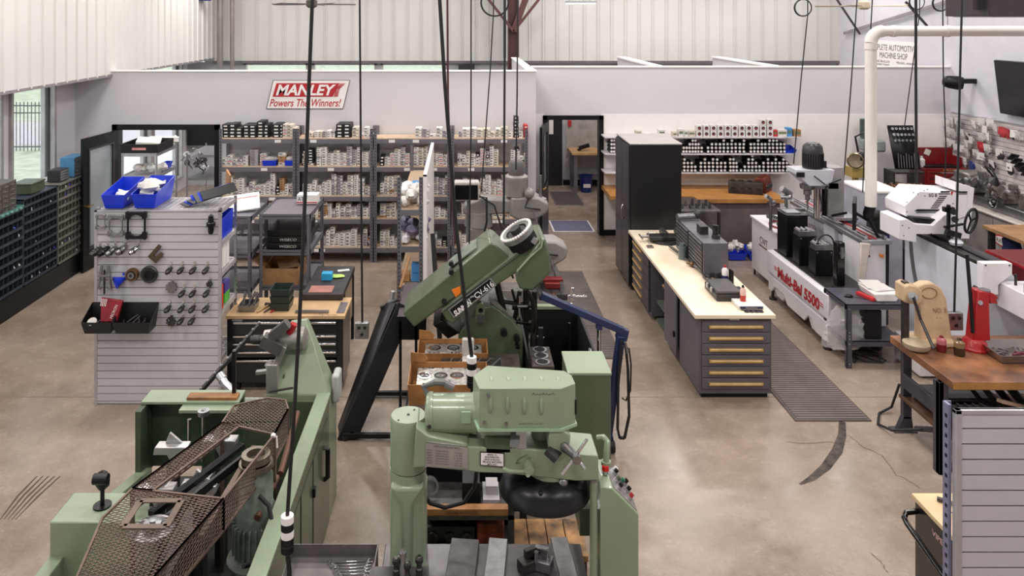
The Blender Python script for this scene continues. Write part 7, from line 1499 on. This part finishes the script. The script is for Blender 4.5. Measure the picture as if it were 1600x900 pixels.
# left front box with handle
MB().box(-2.3, -1.75, 4.28, 4.55, 0, 1.09).build('drive_box', green, t, bevel=.008)
o = MB().cyl((-2.07, 4.42, 1.09), (-2.07, 4.42, 1.1), .05).cyl((-2.07, 4.42, 1.1), (-2.07, 4.42, 1.2), .012).build('lever_post', blackm, t); MB().blob((-2.07, 4.42, 1.24), (.09, .07, .11), .08, 3).cyl((-2.1, 4.38, 1.27), (-2.02, 4.38, 1.27), .03).build('lever_grip', blackm, o)
# rear pyramid wing
wg = MB(); A = [(-1.52, 5.95, .98), (-1.03, 5.95, .98), (-1.03, 6.2, .98), (-1.5, 6.2, .98)]; Bt = [(-1.40, 6.25, 1.42), (-1.27, 6.25, 1.44), (-1.26, 6.3, 1.44), (-1.40, 6.3, 1.42)]
wg.add(A+Bt, [(0, 3, 2, 1), (4, 5, 6, 7), (0, 1, 5, 4), (1, 2, 6, 5), (2, 3, 7, 6), (3, 0, 4, 7)]).box(-1.52, -1.03, 5.95, 6.3, 0, .98).build('column_wing', green, t, bevel=.004)
m = MB().tube([W(421, 612, 5.9), W(458, 606, 5.9)], .009); m.build('wing_rod', dsteel, t); MB().tube([W(440, 590, 6.02), W(448, 594, 6.02), W(455, 591, 6.02)], .003).tube([W(444, 585, 6.02), W(443, 592, 6.02)], .008).build('hook_marks', chrome, t)
MB().box(-1.03, -.97, 6.05, 6.22, .86, 1.08).build('switch_box', M('switch_grey', 'b3b3b0', .5), t, bevel=.02)
# grey drill motor on top
d0 = MB().lathe(W(480, 528, 6.1), (-1, 0, 0), [(.05, 0), (.085, .02), (.09, .1), (.09, .2), (.07, .26), (.06, .34)], 24).build('drill_motor', M('motor_pale', 'a5a19c', .35, .5), t)
MB().cyl(W(412, 531, 6.05), W(392, 531, 6.05), .03).cyl(W(406, 531, 6.05), W(396, 531, 6.05), .035).build('chuck', dsteel, d0); MB().bar(W(425, 525, 6.0), W(450, 505, 6.0), .08, .07).bar(W(410, 530, 6.0), W(440, 545, 6.0), .1, .09).build('gear_case', M('case_mixed', '5f5b58', .4, .4), d0)
MB().cyl(W(452, 520, 6.05), W(460, 506, 6.05), .03).build('red_grip', redp, d0); MB().bar(W(444, 540, 6.0), W(430, 575, 6.0), .05, .05, (0, 1, 0)).bar(W(430, 572, 6.0), W(418, 578, 6.0), .04, .1).box(Xp(418, 6), Xp(436, 6), 5.95, 6.05, Zp(610, 6), Zp(566, 6)).bar(W(400, 582, 6.0), W(418, 580, 6.0), .04, .03).build('support_arm', M('motor_pale'), d0, bevel=.006)
# long black bar, grey pipe, post
MB().bar(W(314, 611, 5.75), W(405, 508, 6.2), .025, .03).build('threaded_bar', dsteel, t); m = MB()
for k in range(10): u_ = k/9; p = W(314, 611, 5.75).lerp(W(405, 508, 6.2), u_); m.sph(p+Vector((0, 0, .018)), .014, 8)
m.build('bar_nuts', steel, t); MB().tube([W(345, 588, 5.85), W(352, 600, 5.8), W(378, 626, 5.7)], .03).cyl(W(343, 586, 5.86), W(349, 594, 5.83), .036).build('grey_pipe', alum, t); MB().bar(W(366, 548, 5.6), W(366, 632, 5.6), .025, .03, (0, 1, 0)).build('black_post', blackm, t)
for px, y0_, y1_ in ((296, 655, 690), (318, 640, 700)): MB().cyl(W(px, y1_+20, 5.3), W(px, y0_, 5.3), .014).build('guide_rod', chrome, t)
MB().cyl(W(318, 648, 5.3), W(318, 641, 5.3), .04).build('rod_knob', steel, t)
# V blocks
vb = M('bright_steel', 'b5b2b2', .3, .6)
for k, (px, py, Y) in enumerate(((270, 700, 5.0), (345, 690, 5.0), (245, 765, 4.45), (312, 760, 4.5))):
    c = W(px, py, Y); s = .11; MB().prism([(c.x-s, c.z-.02), (c.x-s*.9, c.z+.03), (c.x+s, c.z+.03), (c.x+s, c.z-.01), (c.x+.02, c.z-.1), (c.x-.02, c.z-.02)], c.y-.05, c.y+.03).prism([(c.x-.05, c.z+.03), (c.x-.02, c.z+.1), (c.x+.06, c.z+.03)], c.y, c.y+.02).build('v_block', vb, t, bevel=.004)
    MB().box(c.x-.03, c.x+.03, c.y-.03, c.y+.05, .35, c.z-.02).build('block_support', dsteel, t)
MB().bar(W(288, 795, 4.5), W(330, 735, 4.75), .06, .02).build('slide_bar', vb, t)
# vertical motor
mx_, my_ = -1.24, 4.62
vm = MB().lathe((mx_, my_, .45), (0, 0, 1), [(.19, 0), (.19, .04), (.15, .06), (.14, .18), (.17, .2), (.17, .22), (.12, .24), (.115, .44), (.12, .46), (.12, .5), (.1, .54), (.1, .7), (.085, .73), (.085, .78), (.06, .78)], 26).build('vertical_motor', green3, t)
MB().ring((mx_, my_, 1.2), (0, 0, 1), .06, .1, .03, 26).ring((mx_, my_, 1.24), (0, 0, 1), .055, .085, .04, 26).build('pulley_ring', M('ring_bronze', '7d7468', .35, .7), vm); m = MB()
for k in range(24): a = 2*PI*k/24; m.obox((mx_+.125*math.cos(a), my_+.125*math.sin(a), .8), (.03, .006, .18), (0, 0, a))
m.build('cooling_fins', green3, vm, smooth=False); MB().box(mx_+.1, mx_+.19, my_-.13, my_-.02, .68, .84).build('terminal_box', dsteel, vm, bevel=.01)
MB().tube([W(405, 775, 4.5), W(420, 790, 4.5), W(426, 820, 4.45), W(422, 855, 4.4), W(405, 878, 4.3), W(380, 885, 4.2)], .013).build('motor_hose', rubber, t)
MB().box(-1.75, -1.62, 3.4, 4.9, .5, .8).box(-2.1, -1.85, 3.6, 5.2, .42, .6).build('inner_castings', oil, t, bevel=.01); MB().lathe((-1.25, 3.75, .5), (.1, 0, 1), [(.2, 0), (.2, .3), (.16, .34)], 24).build('lower_housing', green3, t)
for p0_, p1_ in (((-1.16, 4.9, .99), (-1.2, 5.6, 1.02)), ((-1.2, 4.5, .97), (-1.17, 4.85, 1.0))): MB().tube([p0_, p1_], .02).build('stored_bar', M('bar_rusty', '6a4a3c', .5, .5), t)
# expanded mesh belt guard
gm = M('guard_mesh', '6e5b52', .5, .5, var=.2)
def lattice(m, P, pitch_u=.026, pitch_v=.011, r=.0024, hole=None):
    P = [Vector(p) for p in P]; u = (P[1]-P[0]).normalized(); n = u.cross(P[-1]-P[0]).normalized(); v = n.cross(u); Q = [((p-P[0]).dot(u), (p-P[0]).dot(v)) for p in P]
    for sg in (1, -1):
        dx, dy = pitch_u, sg*pitch_v; L = math.hypot(dx, dy); dx /= L; dy /= L; nx, ny = -dy, dx; ds = [q[0]*nx+q[1]*ny for q in Q]; step = 2*pitch_u*pitch_v/L*.5*2
        k = math.floor(min(ds)/step)
        while k*step < max(ds):
            d = k*step; k += 1; hits = []
            for i in range(len(Q)):
                a, b = Q[i], Q[(i+1) % len(Q)]; da, db = a[0]*nx+a[1]*ny-d, b[0]*nx+b[1]*ny-d
                if da*db < 0: tt = da/(da-db); hits.append(((a[0]+(b[0]-a[0])*tt)*dx+(a[1]+(b[1]-a[1])*tt)*dy))
            if len(hits) == 2:
                s0, s1 = sorted(hits); pa = P[0]+u*(nx*d+dx*s0)+v*(ny*d+dy*s0); pb = P[0]+u*(nx*d+dx*s1)+v*(ny*d+dy*s1)
                segs = [(pa, pb)]
                if hole:
                    hx0, hx1, hy0, hy1 = hole; A_, B_ = 0., 1.; ok = True
                    for q0, q1, lo, hi in ((pa.x, pb.x, hx0, hx1), (pa.y, pb.y, hy0, hy1)):
                        if abs(q1-q0) < 1e-6: ok = ok and lo < q0 < hi; continue
                        t0, t1 = sorted(((lo-q0)/(q1-q0), (hi-q0)/(q1-q0))); A_ = max(A_, t0); B_ = min(B_, t1)
                    if ok and A_ < B_: segs = [(pa, pa.lerp(pb, A_)), (pa.lerp(pb, B_), pb)]
                for s_, e_ in segs:
                    if (e_-s_).length > .004: m.bar(s_, e_, r*1.6, r*1.2, n)
    return m
def edge(m, P, r=.005, closed=True):
    for i in range(len(P) if closed else len(P)-1): m.bar(P[i], P[(i+1) % len(P)], .012, .012)
ZG = 1.3; gd = MB()
low = [(-1.75, 3.25, ZG), (-1.42, 3.25, ZG), (-1.42, 4.2, ZG), (-1.83, 4.24, ZG)]
low = [(-1.72, 3.2, ZG), (-1.52, 3.2, ZG), (-1.29, 4.15, ZG), (-1.82, 4.24, ZG), (-1.87, 3.99, ZG)]
upp = [(-1.54, 4.93, ZG), (-1.17, 4.79, ZG), (-1.155, 5.1, ZG), (-1.2, 5.22, ZG), (-1.33, 5.25, ZG), (-1.53, 5.15, ZG)]
lefts = [(-1.82, 4.24, ZG), (-1.70, 4.22, ZG), (-1.42, 4.88, ZG), (-1.54, 4.93, ZG)]
g = lattice(MB(), low, hole=(-1.72, -1.52, 3.93, 4.12)); edge(g, low); gl = g.build('lower_mesh_plate', gm, t, smooth=False)
g = lattice(MB(), upp); edge(g, upp); g.build('upper_mesh_plate', gm, t, smooth=False)
lz = [(-1.82, 4.24, ZG), (-1.54, 4.93, ZG), (-1.54, 4.93, ZG-.12), (-1.82, 4.24, ZG-.12)]
g = lattice(MB(), lefts); edge(g, lefts); lattice(g, lz); edge(g, lz); g.build('side_mesh_strip', gm, t, smooth=False)
g = MB()
for a, b in (((-1.52, 3.2), (-1.29, 4.15)), ((-1.29, 4.15), (-1.17, 4.79)), ((-1.17, 4.79), (-1.155, 5.1))):
    q = [(a[0], a[1], ZG), (b[0], b[1], ZG), (b[0], b[1], ZG-.17), (a[0], a[1], ZG-.17)]; lattice(g, q); edge(g, q)
g.build('right_mesh_skirt', gm, t, smooth=False)
q = [(-1.40, 4.2, ZG), (-1.33, 4.35, ZG), (-1.2, 4.72, ZG)]
m = MB(); 
for a, b in (((-1.73, 3.92), (-1.51, 3.92)), ((-1.51, 3.92), (-1.51, 4.13)), ((-1.51, 4.13), (-1.73, 4.13)), ((-1.73, 4.13), (-1.73, 3.92))): m.bar((a[0], a[1], ZG+.004), (b[0], b[1], ZG+.004), .035, .006)
m.build('inspection_frame', M('frame_brown', '6b5a50', .5, .4), gl, smooth=False); MB().lathe((-1.62, 4.02, ZG-.09), (0, 0, 1), [(.11, 0), (.11, .02), (.05, .02), (.045, .05), (.015, .05), (.015, .06), (0, .06)], 26).build('pulley', steel, gl)
MB().bar((-1.68, 4.15, 1.22), (-1.38, 4.82, 1.22), .045, .03).bar((-1.6, 4.12, 1.2), (-1.3, 4.8, 1.2), .02, .05).build('drive_belt', blackm, t); MB().bar((-1.36, 4.0, 1.2), (-1.3, 4.8, 1.22), .03, .02).build('guard_support', M('frame_brown'), t)
m = MB()
for p in ((-1.54, 4.93), (-1.82, 4.24), (-1.17, 4.79), (-1.5, 3.3)): m.bar((p[0], p[1], .35), (p[0], p[1], ZG), .02, .02)
m.build('guard_post', M('frame_brown'), t)
MB().sph((-1.175, 4.78, ZG+.0), .016).tube([(-1.16, 4.79, 1.29), (-1.155, 4.79, 1.22)], .008).build('white_tape', white_m, t)
# ================================================================ steel tray cart with wrenches
t = thing('tray_cart', 'dark steel tray cart holding a row of wrenches, bottom edge of the view', 'cart', (-.75, 4.0, 0))
sh = M('tray_steel', '75706f', .35, .6, var=.25, scale=5); x0, x1, y0, y1 = -.95, -.47, 3.55, 4.3
m = MB().box(x0, x1, y0, y1, .885, .89).box(x0, x1, y1-.004, y1, .885, .955).box(x0, x1, y0, y0+.004, .885, .955).box(x0, x0+.004, y0, y1, .885, .955).box(x1-.004, x1, y0, y1, .885, .955)
m.build('tray', sh, t, smooth=False)
for x in (x0, x1-.04):
    for y in (y0, y1-.04): MB().box(x, x+.04, y, y+.04, .05, .885).build('leg', dsteel, t); MB().cyl((x, y+.02, .04), (x+.04, y+.02, .04), .04).build('caster', rubber, t)
MB().box(x0, x1, y0, y1, .3, .31).build('lower_shelf', sh, t)
wr_len = [.22, .2, .17, .17, .155, .14]
for k in range(6):
    L = wr_len[k]; c = Vector((-.62+.006*k, 4.245-.024*k, .897)); t2 = thing('combination_wrench', 'polished combination wrench in the steel tray, %s from the back' % NUM[k], 'wrench', c, 'wrenches laid out in the steel tray', local=True); t2.rotation_euler = (0, 0, .07-.01*k)
    MB().bar((-L/2+.015, 0, 0), (L/2-.015, 0, 0), .01, .006).build('shank', chrome, t2, bevel=.0015); MB().ring((-L/2, 0, -.005), (0, 0, 1), .009, .016, .01, 16).build('ring_end', chrome, t2)
    m = MB()
    for s in (-1, 1): m.obox((L/2+.002, s*.01, 0), (.03, .008, .008), (0, 0, s*.35))
    m.build('open_jaw', chrome, t2, bevel=.001)
# ================================================================ right foreground slatwall stand and cart
t = thing('display_stand', 'grey slatwall stand end cut off by the bottom right corner of the view', 'slatwall', (3.05, 3.9, 0))
slat_panel('', '', 2.44, 3.66, 3.8, .0, 1.96, .0765, parent=t)
m = MB().box(2.425, 2.44, 3.83, 3.87, 0, 1.97).box(2.425, 2.465, 3.87, 3.875, 0, 1.97); m.mat(1); z = .05
while z < 1.95: m.box(2.423, 2.426, 3.84, 3.855, z, z+.018); z += .05
m.build('perforated_post', [M('post_lilac', '8784a0', .45, .3), blackm], t, smooth=False)
for z in (1.5, .9, .4): MB().box(2.8, 3.64, 3.87, 4.12, z-.02, z).build('shelf', alum, t)
t = thing('tool_cart', 'black tool cart with a pale wooden top and side handle behind the corner slatwall', 'tool cart', (3.1, 4.48, 0))
MB().box(2.8, 3.7, 4.2, 4.75, .08, .92).build('case', M('chest_black'), t, bevel=.006); MB().box(2.79, 3.71, 4.19, 4.77, .92, .95).build('wooden_top', M('cart_top', 'd9bd93', .5, var=.1, scale=4), t, bevel=.004)
MB().tube([(2.8, 4.72, .87), (2.73, 4.72, .86), (2.705, 4.7, .84), (2.7, 4.66, .83), (2.7, 4.3, .77), (2.705, 4.26, .765), (2.73, 4.24, .77), (2.8, 4.24, .78)], .016, 12).build('handle', blackg, t)
m = MB(); text_mb(m, 'VIPER', (2.797, 4.5, .845), (0, -1, 0), (0, 0, 1), .035, .14, 0, .02); m.build('lettering', M('logo_pink', 'c9a0a0', .4), t, smooth=False)
for x in (2.86, 3.64):
    for y in (4.26, 4.7): MB().cyl((x-.02, y, .04), (x+.02, y, .04), .04).build('caster', rubber, t)
t = thing('pliers', 'dark gripping pliers on the wooden top of the black cart', 'pliers', (3.02, 4.62, .95)); MB().bar((2.94, 4.66, .965), (3.1, 4.58, .965), .02, .014).bar((2.98, 4.62, .962), (3.12, 4.54, .962), .012, .012).build('handles', steel, t); MB().bar((2.9, 4.69, .965), (2.95, 4.66, .965), .025, .016).build('jaws', dsteel, t)
t = thing('screwdriver', 'screwdriver with a blue-violet handle on the wooden top of the black cart', 'screwdriver', (2.99, 4.5, .95)); MB().lathe((2.95, 4.53, .966), (1, -.5, 0), [(.008, 0), (.015, .01), (.015, .08), (.01, .1)], 12).build('grip', M('violet', '3c3f8f', .4), t); MB().cyl((2.9, 4.56, .966), (2.95, 4.53, .966), .004).build('blade', steel, t)
# ================================================================ overhead: pipe, heater, television, speakers, fans, lamps
Yp = 9.3; pv = M('pvc_white', 'e3dcd6', .4, var=.02)
t = thing('exhaust_pipe', 'thick white pipe dropping from an elbow and running to the right wall', 'pipe', (4.95, Yp, 1.6))
MB().cyl((4.95, Yp, 1.62), (4.95, Yp, 3.6), .066, n=24).build('drop_pipe', pv, t); pts = [(4.95, Yp, 3.6)]+[(4.95+.14-.14*math.cos(a), Yp, 3.6+.14*math.sin(a)) for a in [PI/2*k/6 for k in range(1, 7)]]
MB().tube(pts, .072, 24).build('elbow', pv, t); MB().cyl((5.09, Yp, 3.74), (8.76, Yp, 3.74), .062, n=24).build('run_pipe', pv, t)
for x in (5.2, 5.85): MB().cyl((x, Yp, 3.74), (x+.05, Yp, 3.74), .07, n=24).build('coupling', pv, t)
MB().cyl((4.95, Yp, 3.52), (4.95, Yp, 3.6), .074, n=24).build('elbow_collar', pv, t); MB().cyl((5.88, Yp, 3.8), (5.88, Yp, 6.5), .004).build('hanger_rod', steel, t)
t = thing('dust_collector', 'black drum with a blue band under the end of the white pipe', 'collector', (4.98+.35, 9.6, .5))
MB().lathe((5.33, 9.85, .0), (0, 0, 1), [(.12, 0), (.13, .9), (.13, 1.25), (.1, 1.4), (.0, 1.4)], 22).build('drum', M('drum_black', '1a1b20', .4), t); MB().ring((5.33, 9.85, 1.1), (0, 0, 1), .12, .135, .05).build('blue_band', M('navy_bin'), t)
MB().tube([(4.95, 9.3, 1.64), (4.97, 9.4, 1.5), (5.15, 9.7, 1.4), (5.33, 9.85, 1.38)], .06, 16).build('inlet', rubber, t)
t = thing('unit_heater', 'dark brown hanging heater housing at the top right corner of the view', 'heater', (5.9, 8.0, 3.9))
hb = M('heater_brown', '3b3337', .4, .2); MB().box(5.22, 7.4, 7.6, 8.3, 3.915, 4.6).build('housing', hb, t, bevel=.008); MB().box(5.6, 5.605, 7.593, 7.6, 3.93, 4.6).box(6.1, 6.105, 7.593, 7.6, 3.93, 4.6).build('seam', blackm, t); MB().box(5.12, 5.2, 7.7, 7.75, 3.98, 4.6).build('bracket', hb, t); MB().box(5.24, 7.4, 7.65, 8.2, 3.905, 3.915).build('bottom_pan', alum, t)
for x in (5.5, 7.0): MB().cyl((x, 8, 4.6), (x, 8, 6.5), .012).build('hanger_rod', steel, t)
t = thing('television', 'black flat television tilted down on the right wall', 'television', (8.6, 11.6, 2.35))
m = MB(); m.T = Matrix.Translation((8.63, 11.62, 2.8)) @ Matrix.Rotation(-.12, 4, 'Y'); m.box(-.04, .02, -.72, .72, -.43, .43).build('housing', blackm, t, bevel=.006); m = MB(); m.T = Matrix.Translation((8.63, 11.62, 2.8)) @ Matrix.Rotation(-.12, 4, 'Y'); m.box(-.043, -.04, -.7, .7, -.41, .41).build('screen', blackg, t, smooth=False); MB().box(8.66, 8.765, 11.4, 11.8, 2.7, 2.9).build('wall_bracket', dsteel, t)
t = thing('wall_speaker', 'black angled speaker high in the back right corner', 'loudspeaker', (8.45, 13.1, 2.65))
m = MB(); m.T = Matrix.Translation((8.38, 13.1, 2.8)) @ Euler((0, .1, -.4)).to_matrix().to_4x4(); m.lathe((-.16, 0, 0), (1, 0, 0), [(.05, 0), (.09, .03), (.11, .1), (.12, .24), (.1, .3), (.0, .31)], 18).build('body', blackm, t); MB().box(8.55, 8.77, 13.08, 13.16, 2.78, 2.86).build('arm', blackm, t)
def fan(lb, x, y, z, R_, mm, rot):
    t = thing('ceiling_fan', lb, 'ceiling fan', (x, y, z), local=True); t.rotation_euler = (0, 0, rot)
    MB().lathe((0, 0, -.06), (0, 0, 1), [(.05, 0), (.09, .03), (.09, .12), (.04, .15)], 22).build('motor', mm, t); MB().cyl((0, 0, .09), (0, 0, 6.5-z), .014).build('downrod', mm, t)
    for k in range(5):
        a = 2*PI*k/5; m = MB(); m.T = Matrix.Rotation(a, 4, 'Z') @ Matrix.Rotation(.12, 4, 'X'); m.prism([(.12, -.03), (.22, -.06), (R_, -.075), (R_+.02, 0), (R_, .075), (.22, .06), (.12, .03)], -.004, .004, 'z').build('blade', mm, t)
    MB().cyl((0, 0, -.06), (0, 0, -.25), .002).build('pull_chain', mm, t)
fan('dark ceiling fan at the top of the view left of centre', Xp(487, 12.4), 12.4, 4.12, .7, M('fan_dark', '4a4540', .5), .3)
fan('cream ceiling fan at the top of the view on the right', Xp(1350, 12.2), 12.2, 4.09, .7, M('fan_cream', 'cdbfa8', .5), .1)
t = thing('ceiling_lamp', 'lit linear lamp hanging before the back siding', 'lamp', (2.3, 15.0, 4.17)); MB().box(Xp(884, 15), Xp(931, 15), 14.95, 15.05, 4.19, 4.23).build('housing', alum, t); MB().box(Xp(885, 15), Xp(930, 15), 14.96, 15.04, 4.17, 4.19).build('diffuser', M('lamp_glow', 'fff6ea', .5, emit=6), t)
for x in (2.1, 2.5): MB().cyl((x, 15, 4.23), (x, 15, 6.5), .004).build('hanger_rod', steel, t)
solo(MB().lathe((Xp(318, 17.0), 17.0, 4.28), (0, 0, 1), [(0, 0), (.16, .0), (.17, .05), (.05, .12), (0, .12)], 22).cyl((Xp(318, 17), 17.0, 4.4), (Xp(318, 17), 17.0, 6.5), .02), 'pendant_lamp', M('navy_bin'), 'dark blue pendant seen at the top near the corner columns', 'lamp')
t = thing('roof_braces', 'dark angled steel braces and a grey ledge shade line on the upper right wall', 'brace', (8.6, 16, 3.6)); MB().bar((8.7, 17.5, 3.55), (8.7, 11.4, 4.6), .03, .06).build('rail', M('ledge_shade_grey', '8a8487', .5), t); MB().bar((8.6, 16.6, 3.55), (7.9, 16.6, 4.6), .035, .035, (0, 1, 0)).build('strut', M('strut_dark', '2e2626', .5), t); MB().bar((8.6, 14.2, 3.75), (8.2, 14.2, 4.2), .035, .035, (0, 1, 0)).build('strut', M('strut_dark'), t)  # sloping grey rail: ledge and beam shade on the wall, built as a bar
# ---------------------------------------------------------------- hanging cables
def cable(lb, pts, Y, r, extra=None, name='hanging_cable', mm=None):
    P_ = [W(a, b, Y) for a, b in pts]; top = P_[0]; d = (P_[0]-P_[1]).normalized(); P_ = [Vector((top.x, top.y, 6.5))]+P_
    t = thing(name, lb, 'cable', P_[-1]); MB().tube(P_, r, 8).build('cord', mm or cabm, t)
    if extra: extra(t, P_[-1], Y)
    return t
def outlet(t, p, Y):
    MB().box(p.x-.075, p.x+.07, Y-.03, Y+.03, p.z-.17, p.z).build('junction_box', M('galv_box', 'a8a7a8', .3, .8, var=.2, scale=30), t, bevel=.008); m = MB()
    for a, b in ((-.03, -.05), (.03, -.05), (.0, -.12)): m.ring((p.x+a, Y-.032, p.z+b), (0, -1, 0), .012, .018, .003, 12)
    m.build('knockouts', dsteel, t)
def grip(px, y0_, y1_, Yg, wd=.03):
    def f(t, p, Y):
        z0, z1 = Zp(y1_, Y), Zp(y0_, Y); x = p.x; n = 5
        for k in range(n):
            a = z1+(z0-z1)*k/n; b = z1+(z0-z1)*(k+1)/n; MB().cyl((x, Y, a), (x, Y, b), wd, n=18).build('grip_band', white_m if k in (0, 2) else blackm, t, bevel=.002)
        MB().tube([(x, Y, z0), (x+.01, Y, z0-.1), (x-.01, Y, .9)], .012).build('tail_cord', cabm, t)
    return f
cable('thick black cable ending in a black and white grip over the left green machine', [(488, 0), (482, 150), (477, 300), (470, 460), (460, 640), (449, 805)], 3.75, .0095, grip(447, 805, 862, 4.4, .031))
cable('thin black cable holding a galvanised junction box left of the hone', [(562, 0), (564, 250), (566, 503)], 8.0, .011, outlet)
cable('thick dark cable slanting down to a black and white grip behind the belt cover', [(687, 0), (695, 130), (712, 350), (737, 557)], 5.2, .013, grip(737, 557, 604, 5.2, .033))
cable('dark red air line beside the slanting cable', [(699, 0), (700, 150), (705, 300), (712, 380)], 8.6, .012, mm=M('hose_maroon', '4a1a22', .4))
cable('thin straight black cable over the hone arm', [(736, 0), (736, 200), (733, 400)], 7.6, .007)
cable('straight black cable falling behind the hone ring', [(789, 0), (788, 200), (787, 350)], 7.6, .011)
cable('thin black cable reaching the far mill motor', [(809, 0), (808, 150), (806, 265)], 9.9, .01)
def coil(lb, px, py, r, pts, Y, rr=.008):
    c = W(px, py, Y); t = cable(lb, pts, Y, rr); m = MB()
    for j in range(2): m.tube([c+Vector((r*math.cos(a)*(1+.05*j), .01*j, r*math.sin(a)*(1+.03*j))) for a in [2*PI*i/24 for i in range(24)]], rr, 8, True)
    m.build('coil', cabm, t)
coil('thin black cable with a coiled loop beside the brown column', 773, 4, .17, [(771, 20), (766, 110), (757, 230), (752, 300)], 9.8)
coil('thin black cable with a small coil reaching the balancer motor', 1255, 12, .11, [(1262, 24), (1252, 120), (1240, 256)], 10.2)
cable('thin black cable falling to the left of the white pipe', [(1339, 0), (1330, 130), (1318, 283)], 10.9, .009)
cable('thin black cable crossing behind the white pipe', [(1363, 0), (1352, 200), (1348, 300)], 10.0, .008)
cable('thick black cable right of the white pipe', [(1431, 0), (1431, 120), (1432, 288)], 9.0, .016)
coil('thin cable with a coil slanting towards the socket board', 1433, 3, .12, [(1437, 20), (1425, 110), (1413, 200)], 12.6)
coil('thin cable with a loop nearest the corner speaker', 1470, 5, .1, [(1473, 10), (1474, 120), (1478, 230), (1476, 300)], 10.0)
cable('black cable ending in a galvanised junction box beside the arbor press', [(1503, 0), (1500, 120), (1496, 300), (1491, 487)], 7.3, .01, outlet)
